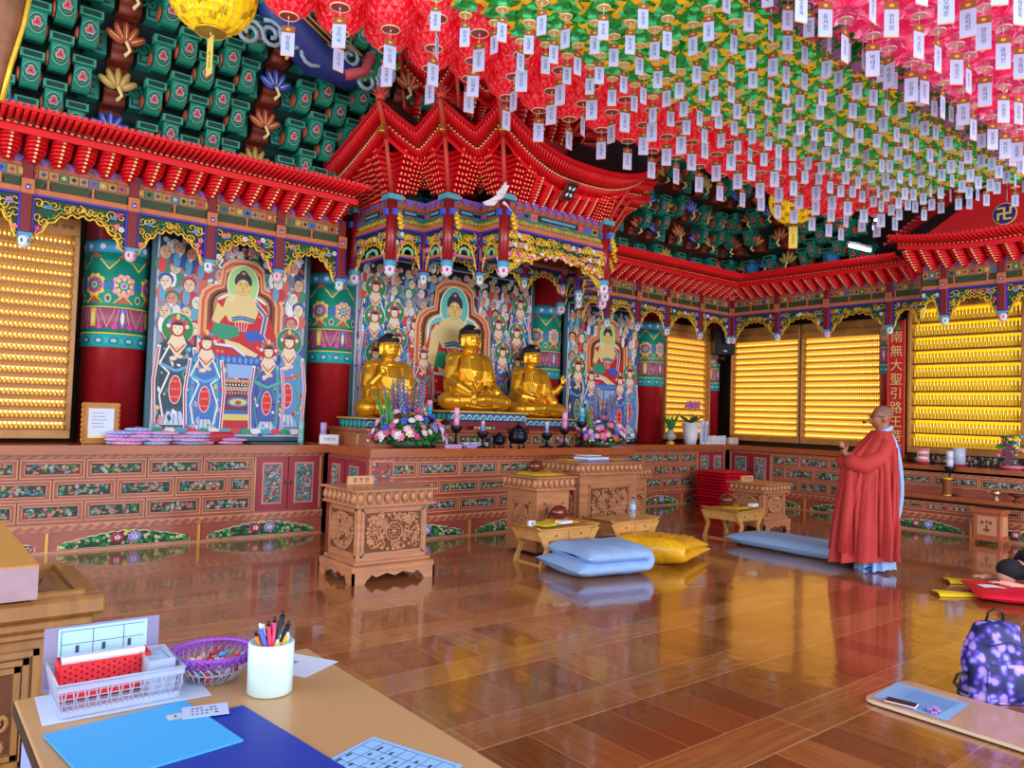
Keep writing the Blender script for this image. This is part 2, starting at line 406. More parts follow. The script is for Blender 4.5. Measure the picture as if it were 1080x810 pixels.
def straight_eave(name_label, F, u0, u1, flip=False, lift0=0, lift1=0, zb=3.70, sp=.2, cat='roof eave', proj=1.0):
    t = thing('red_eave', name_label, cat, tuple((F @ Vector(((u0+u1)/2, 0, zb)))))
    L = u1-u0
    def zl(u):
        a = max(0, 1-(u-u0)/1.2); b = max(0, 1-(u1-u)/1.2); return lift0*a*a+lift1*b*b
    n = int(round(L/sp)); I = TM[t.name].inverted()
    rz = atan2(F[1][0], F[0][0])
    sgn = F.to_3x3().determinant()
    for i in range(n):
        u = u0+(i+.5)*L/n; o = put('bracket_set', BR, t); M = I @ F @ Matrix.Translation((u, 0, zb)) @ Matrix.Diagonal((1, proj, 1+zl(u)*2.5, 1)); o.matrix_local = M
    mb = MB(F); k = int(L/.1)
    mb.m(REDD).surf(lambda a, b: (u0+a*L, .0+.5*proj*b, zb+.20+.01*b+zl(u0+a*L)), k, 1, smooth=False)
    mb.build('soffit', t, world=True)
    mb = MB(F).m(RED)
    mb.surf(lambda a, b: (u0+a*L, proj*(.47+.0*b), zb+.15+.07*b+zl(u0+a*L)), k, 1, smooth=False)
    mb.surf(lambda a, b: (u0+a*L, proj*(.44+.03*b), zb+.15+zl(u0+a*L)), k, 1, smooth=False)
    mb.build('fascia', t, world=True)
    mb = MB(F); me = MB(F).m(CREAM); p = .055; nn = int(L/p)
    for i in range(nn):
        u = u0+(i+.5)*p; z = zb+zl(u)
        mb.m(RED).cyl((u, .52*proj, z+.238), (u, .78*proj, z+.262), .0205, n=7)
        me.box(u-.010, .50*proj, z+.216, u+.010, .515*proj, z+.236)
        mb.box(u-.017, .46*proj, z+.21, u+.017, .503*proj, z+.24)
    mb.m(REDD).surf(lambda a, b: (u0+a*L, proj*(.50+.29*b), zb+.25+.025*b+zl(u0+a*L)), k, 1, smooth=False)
    mb.build('rafters', t, world=True); me.build('gold_trim', t, world=True)
    mb = MB(F).m(RED)
    mb.surf(lambda a, b: (u0+a*L, proj*(.80-.0*b), zb+.262+.03*b+zl(u0+a*L)), k, 1, smooth=False)
    mb.m(mat('roof_tile', '2A1418', .6)).surf(lambda a, b: (u0+a*L, proj*(.80-.72*b), zb+.292+.13*b+zl(u0+a*L)), k, 1, smooth=False)
    for i in range(nn):
        u = u0+(i+.5)*p; mb.m(RED).cyl((u, .815*proj, zb+.29+zl(u)), (u, .75*proj, zb+.30+zl(u)), .018, n=7)
    mb.build('roof_tiles', t, world=True)
    return t
straight_eave('long red eave over the gold niche panel and leftmost painting', FA, .2, 4.1)
straight_eave('red eave running from the central canopy to the far corner', FA, 8.15, 12.0)
straight_eave('red eave along the right wall between the corner and the gabled bay', FB, 5.12, 8.46)
straight_eave('upturned red eave under the red gable with the round emblem', FG, 2.9, 4.95, lift1=.12)

# ---------------------------------------------------------------- gilded scrollwork, friezes, hanging posts
FLC = [PINK, WHITE, mat('flower_salmon', 'F0907A', .5), MAG]
def spiral(cx, cz, r, turns, a0, d, n=16, s=1):
    return [(cx+s*r*(1-.8*i/n)*cos(a0+turns*2*pi*i/n), d, cz+r*(1-.8*i/n)*sin(a0+turns*2*pi*i/n)) for i in range(n+1)]
def scroll_mesh(w, h, seed, arch=.35, flowers=True, dense=1.0, blue=True):
    """pierced gilt scroll bracket; hangs from z=0, between u=-w/2 and w/2"""
    R = random.Random(seed); mb = MB(); zb = lambda u: -h*(arch+(1-arch)*min(1, abs(2*u/w))**2.4)
    mb.m(mat('scroll_ground', '1E4A38', .6))
    N = 16
    for i in range(N):
        a = -w/2+w*i/N; b = -w/2+w*(i+1)/N
        mb.add([(a, .0, -.0), (b, .0, -.0), (b, .0, zb(b)+.015), (a, .0, zb(a)+.015)], [(0, 1, 2, 3)])
    mb.m(GILT)
    e = []
    for i in range(33):
        u = -w/2+w*i/32; e.append((u, .02, zb(u)+.018*sin(i*1.6)))
    mb.tube(e, .011, 5)
    mb.tube([(x, y, z+.04) for x, y, z in e if z < -.05], .006, 4)
    k = int(16*w/.75*dense)
    for i in range(k):
        u = -w/2+w*(i+.5)/k+R.uniform(-.01, .01); top = -zb(u); r = min(.055, top*.3)*R.uniform(.7, 1.1)
        rows = max(1, int(top/.1))
        for j in range(rows):
            z = -(j+.5)*top/rows+R.uniform(-.01, .01)
            q = R.random()
            if q < .68 or not flowers:
                mb.m(GILT); mb.tube(spiral(u, z, r, R.choice((1.1, 1.4)), R.uniform(0, 6), .022, 10, R.choice((-1, 1))), .008, 4)
            elif q < .85:
                mb.m(R.choice(FLC)); 
                for a in range(5): mb.ball((u+.018*cos(a*1.257), .03, z+.018*sin(a*1.257)), (.014, .008, .014), 6, 4)
                mb.m(GILT).ball((u, .038, z), .008, 5, 4)
            else:
                mb.m(LEAF); mb.ball((u, .025, z), (.03, .008, .014), 6, 4, Matrix.Rotation(R.uniform(0, 3), 3, 'Y'))
    if blue:
        for s in (-1, 1):
            mb.m(SKYB); mb.box(s*w*.36-.03, .02, -.1, s*w*.36+.03, .034, -.07); mb.m(BLU2); mb.box(s*w*.36-.02, .03, -.09, s*w*.36+.02, .04, -.08)
    return mb.mesh('scroll_bracket')
def pendant_post(t, F, u, d, z1, z0, w=.09, kind=0):
    I = TM[t.name].inverted()
    mb = MB(I @ F).m(POSTD); mb.box(u-w/2, d-w/2, z0, u+w/2, d+w/2, z1, .008)
    mb.m(BLUE); mb.box(u-w/2-.02, d-.01, z0, u-w/2, d+.02, z1-.32); mb.box(u+w/2, d-.01, z0, u+w/2+.02, d+.02, z1-.32)
    mb.m(ORW); mb.box(u-w/2-.008, d+w/2, z1-.34, u+w/2+.008, d+w/2+.012, z1-.2); mb.m(BLUE); mb.box(u-.018, d+w/2+.01, z1-.3, u+.018, d+w/2+.018, z1-.25); mb.m(WHITE); mb.box(u-.008, d+w/2+.015, z1-.29, u+.008, d+w/2+.021, z1-.27)
    p = mb.build('hanging_post', t)
    mb = MB(I @ F); q = w*.62
    mb.m(SKYB); mb.box(u-q, d-q, z0-.03, u+q, d+q, z0)
    mb.m(WHITE if not kind else paint('E8D0D8')); mb.lathe([(q*.9, z0-.03), (q*1.05, z0-.07), (q*.8, z0-.12), (q*.3, z0-.14), (.001, z0-.145)], (u, d, 0), 10)
    mb.m(MAG if kind else GREEN)
    for a in range(6): mb.ball((u+q*.9*cos(a*pi/3), d+q*.9*sin(a*pi/3), z0-.075), (.014, .014, .022), 6, 4)
    c = mb.build('lotus_pendant', p)
def frieze(label, F, us, z1=3.75, zm=3.44, hs=.42, seed=1, ends=(0, 0), pan=True, post_w=.09, post_z=3.04, group=None, arch=.3):
    u0, u1 = us[0]-ends[0], us[-1]+ends[1]
    t = thing('painted_frieze', label, 'frieze', tuple(F @ Vector(((u0+u1)/2, 0, zm))), group=group)
    I = TM[t.name].inverted(); G = I @ F; R = random.Random(seed)
    mb = MB(G).m(mat('frieze_ochre', '9A6848', .5)); mb.box(u0, -.05, zm+.0, u1, .0, z1+.03)
    # zigzag painted cornice
    n = max(2, int((u1-u0)/.11))
    for i in range(n):
        a = u0+(u1-u0)*i/n; b = u0+(u1-u0)*(i+1)/n; c = (a+b)/2
        mb.m(PURP).prism([(a, z1), (c, z1-.055), (b, z1), (b, z1+.02), (a, z1+.02)], .0, .02)
        mb.m(ORANGE).prism([(a, z1-.075), (b, z1-.075), (c, z1-.03)], .0, .016)
    mb.build('zigzag_cornice', t)
    mb = MB(G)
    n = max(2, int((u1-u0)/.085)); zc = z1-.09
    for i in range(n):
        a = u0+(u1-u0)*i/n; b = u0+(u1-u0)*(i+1)/n
        mb.m([mat('frieze_gold', 'B09050', .5), mat('frieze_green', '3A7858', .5), mat('frieze_gold', 'B09050', .5), ORANGE, mat('frieze_gold', 'B09050', .5), mat('frieze_blue', '4878B0', .5)][(i*7+i//3) % 6]); mb.box(a+.004, 0, zc-.075, b-.004, .014, zc)
        mb.m([paint('304090'), paint('A03048'), paint('D8C060'), DARK][i % 4]); mb.prism([((a+b)/2-.022, zc-.038), ((a+b)/2, zc-.062), ((a+b)/2+.022, zc-.038), ((a+b)/2, zc-.014)], .0, .02)
    mb.build('patterned_board', t)
    if pan:
        # dark pierced lattice panels between small struts
        k = max(1, int(round((u1-u0)/.385)))
        for i in range(k):
            a = u0+(u1-u0)*i/k+.012; b = u0+(u1-u0)*(i+1)/k-.012; mb = MB(G).m(DARK); za = zm+.045; zz = zc-.09
            mb.box(a, -.01, za, b, .004, zz); mb.m(mat('lattice_green', '5A7A48', .5)); s = .028
            q = int((b-a)/s)
            for j in range(q):
                x = a+j*s; mb.add([(x, .007, za), (x+.005, .007, za), (x+.005+min(s*3, b-x-.005), .007, zz), (x+min(s*3, b-x-.005), .007, zz)], [(0, 1, 2, 3)])
                x2 = b-j*s; mb.add([(x2, .009, za), (x2-.005, .009, za), (x2-.005-min(s*3, x2-a-.005), .009, zz), (x2-min(s*3, x2-a-.005), .009, zz)], [(0, 1, 2, 3)])
            mb.build('lattice_panel', t)
            if i:
                MB(G).m(ORW).box(a-.022, -.02, za-.01, a-.002, .016, zz+.01).build('strut', t)
    mb = MB(G).m(ORW); mb.box(u0, -.06, zm-.02, u1, .035, zm+.035, .006); mb.m(BLUE); mb.box(u0, -.055, zm-.042, u1, .03, zm-.02)
    mb.build('beam', t)
    for i, u in enumerate(us):
        pendant_post(t, F, u, .0, z1-.0, post_z, post_w, i % 2)
    for i in range(len(us)-1):
        a, b = us[i]+post_w/2+.02, us[i+1]-post_w/2-.02
        o = put('scroll_bracket', scroll_mesh(b-a, hs, seed*31+i, arch), t); o.matrix_local = G @ Matrix.Translation(((a+b)/2, -.01, zm-.04))
    for s, (e, u) in zip((-1, 1), ((ends[0], us[0]), (ends[1], us[-1]))):
        if e > .25:
            a, b = (u-e, u-post_w/2-.02) if s < 0 else (u+post_w/2+.02, u+e)
            o = put('scroll_bracket', scroll_mesh(b-a, hs, seed*17+s, arch), t); o.matrix_local = G @ Matrix.Translation(((a+b)/2, -.01, zm-.04))
    return t
frieze('painted frieze with lattice strip above the gold niche panel and leftmost painting', FA, (.89, 1.81, 2.59, 3.36, 4.13), ends=(.6, 0), seed=3)
frieze('painted frieze with lattice strip above the right painting and small shelf panel', FA, (8.76, 9.48, 10.23, 11.14, 12.02), ends=(.55, 0), seed=4)
frieze('painted frieze with lattice strip above the two wide glowing shelf panels', FB, (5.56, 6.59, 7.51, 8.43), ends=(.45, 0), seed=5)
frieze('painted frieze along the gabled bay above the tall gold niche', FG, (3.0, 3.78, 4.5), ends=(.3, .3), seed=6)

# ---------------------------------------------------------------- central canopy over the altar
CXC = 6.12
LEFTP = [(4.38, 8.6), (4.38, 7.73), (4.84, 7.73), (4.84, 7.24), (5.31, 7.24), (5.31, 6.8)]
CAN = LEFTP+[(2*CXC-x, y) for x, y in LEFTP[::-1]]
CONV = [2, 1, 0, 1, 0, 1, 1, 0, 1, 0, 1, 2]
def roof_ring(t, pts, conv, zb, d_out, ztip, zmid, zval, narrow=True, inset=0):
    I = TM[t.name].inverted(); N = len(pts); cx = CXC
    def off(i, d):
        x, y = pts[i]; s = -1 if x < cx else 1
        return (x+s*d, y-(d if 0 < i < N-1 else 0))
    zt = [(ztip if pts[i][0] < cx else ztip-.16) if c == 1 else (zval if c == 0 else zmid+.03) for i, c in enumerate(conv)]
    mr = MB(I).m(RED); me = MB(I).m(CREAM); ms = MB(I).m(REDD); mf = MB(I).m(RED); mt = MB(I).m(mat('roof_tile', '2A1418', .6))
    for i in range(N-1):
        P, Q = pts[i], pts[i+1]; Lx = sqrt((P[0]-Q[0])**2+(P[1]-Q[1])**2)
        def lerp(a, b, s): return a+(b-a)*s
        def zz(s):
            long = Lx > 1
            if long: 
                e = abs(2*s-1); return zmid+(zt[i]-zmid if s < .5 else zt[i+1]-zmid)*e**(2.2 if s < .5 else 3)
            a, b = zt[i], zt[i+1]; q = s**1.25 if b > a else 1-(1-s)**1.25
            return lerp(a, b, q)
        def pt(s, d, dz):
            A, B = off(i, d), off(i+1, d); return (lerp(A[0], B[0], s), lerp(A[1], B[1], s), zz(s)+dz)
        o1 = off(i, d_out); o2 = off(i+1, d_out); Lo = sqrt((o1[0]-o2[0])**2+(o1[1]-o2[1])**2)
        n = max(6, int(max(Lo, Lx)/.042))
        for k in range(n):
            s = (k+.5)/n
            mr.cyl(pt(s, d_out*.74, -.13), pt(s, d_out, -.02), .0165, n=6)
            mr.cyl(pt(s, d_out*.45, -.23), pt(s, d_out*.7, -.15), .016, n=6)
            a = Vector(pt(s, d_out*.72, -.155)); me.box(a.x-.008, a.y-.008, a.z-.008, a.x+.008, a.y+.008, a.z+.006)
        m = max(4, int(Lo/.12))
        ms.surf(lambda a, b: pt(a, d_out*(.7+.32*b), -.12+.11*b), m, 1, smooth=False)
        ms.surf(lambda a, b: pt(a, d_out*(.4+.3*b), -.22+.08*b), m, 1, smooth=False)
        mf.surf(lambda a, b: pt(a, d_out*.44, -.30+.07*b), m, 1, smooth=False)
        mf.surf(lambda a, b: pt(a, d_out*1.03, -.02+.05*b), m, 1, smooth=False)
        mt.surf(lambda a, b: pt(a, d_out*(1.03-1.6*b), .035+.30*b), m, 1, smooth=False)
        # bracket arms of this face
        ux, uy = (Q[0]-P[0])/Lx, (Q[1]-P[1])/Lx; nx, ny = uy, -ux
        if (P[0] < cx and nx > 0 and abs(nx) > .5) or (P[0] > cx and nx < 0 and abs(nx) > .5) or ny > .5: nx, ny = -nx, -ny
        cnt = max(3, int(round(Lx/.15)))
        for k in range(cnt):
            s = (k+.5)/cnt; vv = 0 if Lx > 1 else max(0, (s if conv[i+1] == 0 else (1-s if conv[i] == 0 else 0))-.15)*.30; zq = zb+vv; hh = (zz(s)-.27-zq); nar = (Lx < 1) or s < .17 or s > .83
            base = Matrix(((ux, nx, 0, lerp(P[0], Q[0], s)), (uy, ny, 0, lerp(P[1], Q[1], s)), (0, 0, 1, zq), (0, 0, 0, 1)))
            if nar and narrow:
                for j in (-1, 0, 1):
                    o = put('corner_bracket', NB, t); o.matrix_local = I @ base @ Matrix.Translation((j*.05*Lx/cnt/.15, 0, 0)) @ Matrix.Diagonal((1, d_out*.5/.4, hh/.32, 1))
            else:
                o = put('bracket_set', BRC, t); o.matrix_local = I @ base @ Matrix.Diagonal((1, d_out*.5/.3, hh/.36, 1))
    mr.build('rafters', t); me.build('gold_trim', t); ms.build('soffit', t); mf.build('fascia', t); mt.build('roof_tiles', t)
    for i in range(1, N-1):
        if conv[i] != 1: continue
        a, b = off(i, d_out*.08), off(i, d_out*1.06)
        mb = MB(I).m(mat('hip_beam', 'D84A38', .45)); c = off(i, d_out*.55)
        A, B, C = Vector((*a, zb+.06)), Vector((*c, ztip-.3)), Vector((*b, ztip-.01))
        for p, q, w in ((A, B, .026), (B-Vector((0, 0, -.03)), C, .034)): mb.tube([p, (p+q)/2, q], w, 4)
        h = mb.build('hip_beam', t)
        mb = MB(I).m(mat('bell_brass', 'D8A830', .35, .7)); cc = off(i, d_out*.8)
        mb.lathe([(.008, 0), (.02, -.005), (.03, -.03), (.032, -.07), (.04, -.09)], (cc[0], cc[1], ztip-.2), 10); mb.cyl((cc[0], cc[1], ztip-.2), (cc[0], cc[1], ztip-.14), .004, n=5)
        mb.build('wind_bell', h)
        mb = MB(I).m(mat('finial_coral', 'E85048', .5)); b = Vector((*off(i, d_out*.95), ztip+.03))
        for k in range(26):
            a = k*2.4; tt = .15+.8*(k/26); v = Vector((cos(a)*sin(tt*1.5), sin(a)*sin(tt*1.5), cos(tt*1.5)))
            mb.cyl(b+Vector((0, 0, .02)), b+Vector((0, 0, .04))+v*.11, .016, .004, n=5)
        mb.ball(b+Vector((0, 0, .03)), (.06, .06, .05), 8, 6); mb.build('lotus_finial', t)
t = CT = thing('altar_canopy', 'red many-cornered carved wooden canopy with gilded frieze above the golden statues', 'canopy', (CXC, 7.6, 3.9))
roof_ring(t, CAN, CONV, 3.92, .46, 4.8, 4.37, 4.60)
I = TM[t.name].inverted()
inset = lambda d: [(x+(d if x < CXC else -d), y+(d if 0 < i < len(CAN)-1 else 0)) for i, (x, y) in enumerate(CAN)]
mb = MB(I).m(REDD)          # body between the two tiers, dark boards
for (a, b) in zip(inset(.35), inset(.35)[1:]): mb.add([(*a, 4.3), (*b, 4.3), (*b, 4.95), (*a, 4.95)], [(0, 1, 2, 3)])
mb.build('drum_boards', t)
t2 = thing('upper_canopy_roof', 'dark red upper roof tier glimpsed between lanterns above the canopy', 'canopy roof', (CXC, 8, 4.9))
roof_ring(t2, inset(.4), CONV, 4.92, .46, 5.75, 5.32, 5.5, narrow=False)
# friezes around the canopy: one per face
t = CT; I = TM[t.name].inverted()
def face_frame(P, Q):
    Lx = sqrt((P[0]-Q[0])**2+(P[1]-Q[1])**2); ux, uy = (Q[0]-P[0])/Lx, (Q[1]-P[1])/Lx; nx, ny = uy, -ux
    if abs(nx) > .5: nx = -1 if P[0] < CXC else 1; ny = 0
    else: nx, ny = 0, -1
    return Matrix(((ux, nx, 0, P[0]), (uy, ny, 0, P[1]), (0, 0, 1, 0), (0, 0, 0, 1))), Lx
for i in range(len(CAN)-1):
    F, Lx = face_frame(CAN[i], CAN[i+1]); G = I @ F; main = Lx > 1 and abs(F[1][1]) > .5
    mb = MB(G); mb.m(mat('frieze_ochre', '9A6848', .5)); mb.box(0, -.04, 3.62, Lx, 0, 3.95)
    n = max(3, int(Lx/.12))
    for k in range(n):
        a = Lx*k/n; b = Lx*(k+1)/n; c = (a+b)/2
        mb.m(PURP).prism([(a, 3.93), (c, 3.86), (b, 3.93), (b, 3.95), (a, 3.95)], 0, .02); mb.m(ORANGE).prism([(a, 3.83), (b, 3.83), (c, 3.88)], 0, .018)
        mb.m([mat('frieze_green', '3A7858', .5), ORANGE, mat('frieze_blue', '4878B0', .5), mat('frieze_gold', 'B09050', .5)][k % 4]); mb.box(a+.005, 0, 3.74, b-.005, .015, 3.82)
        mb.m([MAG, BLU2, DARK][k % 3]); mb.box(a+.03, .01, 3.76, b-.03, .02, 3.80)
    mb.m(DARK); mb.box(Lx*.3, .01, 3.755, Lx*.7, .026, 3.815); mb.m(SKYB); mb.box(Lx*.33, .02, 3.77, Lx*.67, .03, 3.80)
    mb.build('patterned_board', t)
    mb = MB(G).m(GILT)
    for k in range(int(Lx/.05)): mb.tube(spiral(.04+k*.05, 3.69, .028, 1.2, k*1.3, .01, 8, (-1)**k), .007, 4)
    mb.m(GREEN); mb.box(0, -.01, 3.655, Lx, .003, 3.735); mb.build('gilded_band', t)
    mb = MB(G).m(ORW); mb.box(-.04, -.05, 3.60, Lx+.04, .035, 3.655, .006); mb.m(BLUE); mb.box(-.04, -.05, 3.575, Lx+.04, .03, 3.6); mb.build('beam', t)
    o = put('scroll_bracket', scroll_mesh(Lx-.12, .5 if main else .44, 90+i, .42 if main else .3, True, 1.6 if main else 1.5, blue=not main), t); o.matrix_local = G @ Matrix.Translation((Lx/2, -.01, 3.575))
    if main:
        for s in (.13, .87):
            o = put('scroll_bracket', scroll_mesh(Lx*.24, .34, 190+i, .9, True, 2.2, False), t); o.matrix_local = G @ Matrix.Translation((Lx*s, .02, 3.57))
        mb = MB(G).m(mat('carved_cloud_white', 'E8E4D8', .5))
        R = random.Random(5)
        for k in range(46):
            u = .12+(Lx-.24)*k/45; z = 3.575-.2-.06*R.random()-.16*abs(2*u/Lx-1)**2
            mb.m([GILT, mat('carved_cloud_white', 'E8E4D8', .5), GILT, PINK][k % 4]); mb.ball((u, .05+R.uniform(0, .03), z), (.03, .02, .022), 7, 5)
        mb.build('cloud_carving', t)
    if not main:
        mb = MB(G); mb.m(ORW); mb.box(.06, -.03, 3.27, Lx-.06, .01, 3.30); mb.m(BLUE); mb.box(.06, -.03, 3.255, Lx-.06, .008, 3.27)
        mb.m(LGREEN); mb.tube([(Lx*.35, 0, 3.30), (Lx*.38, 0, 3.36), (Lx*.5, 0, 3.385), (Lx*.62, 0, 3.36), (Lx*.65, 0, 3.30)], .02, 6)
        mb.m(BLUE); mb.box(.045, -.01, 3.17, .065, .02, 3.58); mb.box(Lx-.065, -.01, 3.17, Lx-.045, .02, 3.58); mb.build('side_rail', t)
for i, (x, y) in enumerate(CAN):
    FF = frame((x, y, 0), (1, 0, 0), (0, -1, 0)); c = CONV[i]
    if c == 0: pendant_post(t, FF, 0, 0, 3.6, 3.12, .075, 0)
    else:
        mb = MB(I); mb.m(BROWNRED).cyl((x, y, 3.16), (x, y, 3.9), .062, n=16); p = mb.build('hanging_post', t)
        mb = MB(I).m(SKYB); mb.lathe([(.07, 0), (.075, -.05), (.05, -.07)], (x, y, 3.2), 12)
        mb.m(WHITE); mb.lathe([(.055, -.06), (.075, -.1), (.06, -.15), (.02, -.18), (.001, -.185)], (x, y, 3.2), 12)
        mb.m(MAG)
        for a in range(6): mb.ball((x+.062*cos(a*pi/3), y+.062*sin(a*pi/3), 3.09), (.02, .02, .026), 7, 5)
        mb.build('lotus_pendant', p)
        mb = MB(I).m(mat('carved_cap_teal', '50B0C0', .5)); mb.box(x-.09, y-.09, 3.9, x+.09, y+.09, 3.96); mb.m(BLU2); mb.box(x-.03, y-.1, 3.72, x+.03, y-.06, 3.79); mb.box(x-.1, y-.03, 3.72, x-.06, y+.03, 3.79)
        mb.m(GILT)
        for k in range(7): mb.ball((x+.05+.02*(k % 2), y-.07-.012*k, 3.74-.028*k), (.035, .03, .03), 7, 5)
        mb.build('dragon_head', t)
mb = MB(TM[CT.name].inverted() @ Matrix.Translation((6.02, 6.50, 4.10)) @ Matrix.Rotation(radians(38), 4, 'X')).m(paint('8A1820')).box(-.085, -.02, -.12, .085, .0, .12).m(DARK).box(-.065, -.03, -.10, .065, -.018, .10).m(WHITE)
for sx in (-1, 1):
    for sz in (-1, 1): mb.ball((sx*.03, -.031, sz*.04), (.018, .004, .026), 8, 5, Matrix.Rotation(sx*sz*.5, 3, 'Y'))
mb.build('white_dot_plaque', CT)
# inner frieze seen through the front opening
F = frame((0, 7.85, 0), (1, 0, 0), (0, -1, 0))
frieze('inner frieze under the canopy just above the central painting', F, (5.05, 5.75, 6.5, 7.2), z1=3.78, zm=3.5, hs=.3, seed=11, pan=False, post_w=.07, post_z=3.3, ends=(.3, .3))
t = thing('white_crane', 'carved white crane in flight hanging before the canopy roof', 'bird', (5.02, 6.55, 3.83))
mb = MB().m(mat('crane_white', 'E8E6F0', .5))
mb.ball((0, 0, 0), (.1, .035, .035), 10, 7, Matrix.Rotation(radians(-30), 3, 'Y')); b = mb.build('body', t)
MB().m(mat('crane_white', 'E8E6F0', .5)).tube([(.07, 0, -.04), (.12, 0, -.06), (.17, 0, -.1)], [.02, .012, .006], 7).m(YEL).cyl((.17, 0, -.1), (.21, 0, -.12), .006, .001, n=5).build('neck', t)
for s, pts in ((1, [(-.02, 0), (.06, .02), (.14, .16), (.1, .15), (.09, .19), (.04, .13), (.02, .1), (-.03, .05)]), (-1, [(-.05, 0), (.02, -.02), (-.05, -.1), (-.16, -.12), (-.2, -.09), (-.12, -.05)])):
    MB().m(mat('crane_white', 'E8E6F0', .5)).prism(pts, -.008-s*.01, .008-s*.01).build('wing', t)

# red gable above the right bay
t = thing('red_gable', 'bright red triangular gable with round purple and gold manji emblem', 'gable', (11.7, 3.86, 4.1))
I = TM[t.name].inverted(); G = I @ frame((11.7, 3.86, 0), (0, 1, 0), (-1, 0, 0))
MB(G).m(mat('gable_red', 'D81420', .45)).prism([(-1.5, 4.0), (1.5, 4.0), (0.0, 4.95)], -.05, .0).build('gable_board', t)
mb = MB(G)
for s in (-1, 1):
    for k in range(26):
        a = k/26; mb.m(REDD).cyl((s*1.5*(1-a), -.02, 4.25+a*1.05), (s*1.5*(1-a), .28, 4.19+a*1.05), .022, n=6)
    mb.m(REDD); mb.prism([(s*1.55, 4.22), (s*1.55, 4.27), (0, 5.33), (0, 5.12)] if s > 0 else [(0, 5.12), (0, 5.33), (s*1.55, 4.27), (s*1.55, 4.22)], -.05, .02)
mb.build('barge_board', t)
mb = MB(G).m(paint('F0D870')); ring = circ(0, 4.42, .15, .15, 28)
mb.prism(ring, 0, .012); mb.m(paint('3A1C80')); mb.prism(circ(0, 4.42, .138, .138, 28), .01, .02)
mb.m(paint('F0D870')); w = .024; L_ = .088
for k in range(4):
    c, s = cos(k*pi/2), sin(k*pi/2)
    def rr(pts): return [(x*c-z*s, 4.42+x*s+z*c) for x, z in pts]
    mb.prism(rr([(-w/2, 0), (w/2, 0), (w/2, L_), (-w/2, L_)]), .018, .030+.001*k)
    # seen from the hall the hooks turn as on the temple's left-facing emblem
    mb.prism(rr([(0, L_-w), (L_, L_-w), (L_, L_), (0, L_)]), .018, .0345)
mb.build('emblem', t)
# ---------------------------------------------------------------- painted hangings (flat pictures in frames)
class Canvas:
    """shapes painted one over another on a board in the XZ plane facing -Y"""
    def __init__(self): self.mb = MB(); self.k = 0; self.inc = 1; self.st = [(0, 0, 1, 1)]
    def poly(self, pts, h):
        self.k += self.inc; ox, oz, sx, sz = self.st[-1]; y = -.0005-.00002*self.k
        v = [(ox+x*sx, y, oz+z*sz) for x, z in pts]
        self.mb.m(paint(h)).add(v, [tuple(range(len(v)))])
    def ell(self, x, z, rx, rz, h, n=12, rot=0): self.poly(circ(x, z, rx, rz, n, 0, rot), h)
    def line(self, pts, w, h):
        for (a, b), (c, d) in zip(pts, pts[1:]):
            L = sqrt((c-a)**2+(d-b)**2) or 1; nx, nz = -(d-b)/L*w/2, (c-a)/L*w/2
            self.poly([(a-nx, b-nz), (c-nx, d-nz), (c+nx, d+nz), (a+nx, b+nz)], h)
def p_monk(c, x, z, s, R):
    s *= 1.45
    sk = R.choice(['E8C8A8', 'F0DCC0', 'DDB090', 'E0E4D8', 'D89880'])
    c.ell(x, z-.095*s, .075*s, .07*s, R.choice(['C83040', '3858A0', '3A8A70', 'D86858', '707890', 'E0E0F0', '28306A']), 10)
    c.ell(x-.02*s, z-.1*s, .03*s, .07*s, R.choice(['F0F0F8', 'E04040', '60A8D0']), 8)
    if R.random() < .25: c.ell(x, z+.02*s, .06*s, .055*s, R.choice(['2858B0', '402818', '208860', 'C02838']), 10)
    c.ell(x, z, .046*s, .056*s, '40302C', 14); c.ell(x, z, .043*s, .053*s, sk, 14)
    d = R.choice((-1, 1))*.008*s
    for q in (-1, 1):
        c.poly([(x+d+q*.008*s, z+.012*s), (x+d+q*.026*s, z+.012*s), (x+d+q*.026*s, z+.006*s), (x+d+q*.008*s, z+.004*s)], '302018')
        c.poly([(x+d+q*.006*s, z+.026*s), (x+d+q*.03*s, z+.03*s), (x+d+q*.028*s, z+.024*s)], '504038')
    c.poly([(x+d-.004*s, z+.004*s), (x+d+.008*s, z-.014*s), (x+d-.006*s, z-.014*s)], 'B07860')
    c.poly([(x+d-.015*s, z-.028*s), (x+d+.015*s, z-.028*s), (x+d, z-.034*s)], 'A02828')
    if R.random() < .3: c.poly([(x+d-.02*s, z-.034*s), (x+d+.02*s, z-.034*s), (x+d, z-.075*s)], 'E8E8E8')
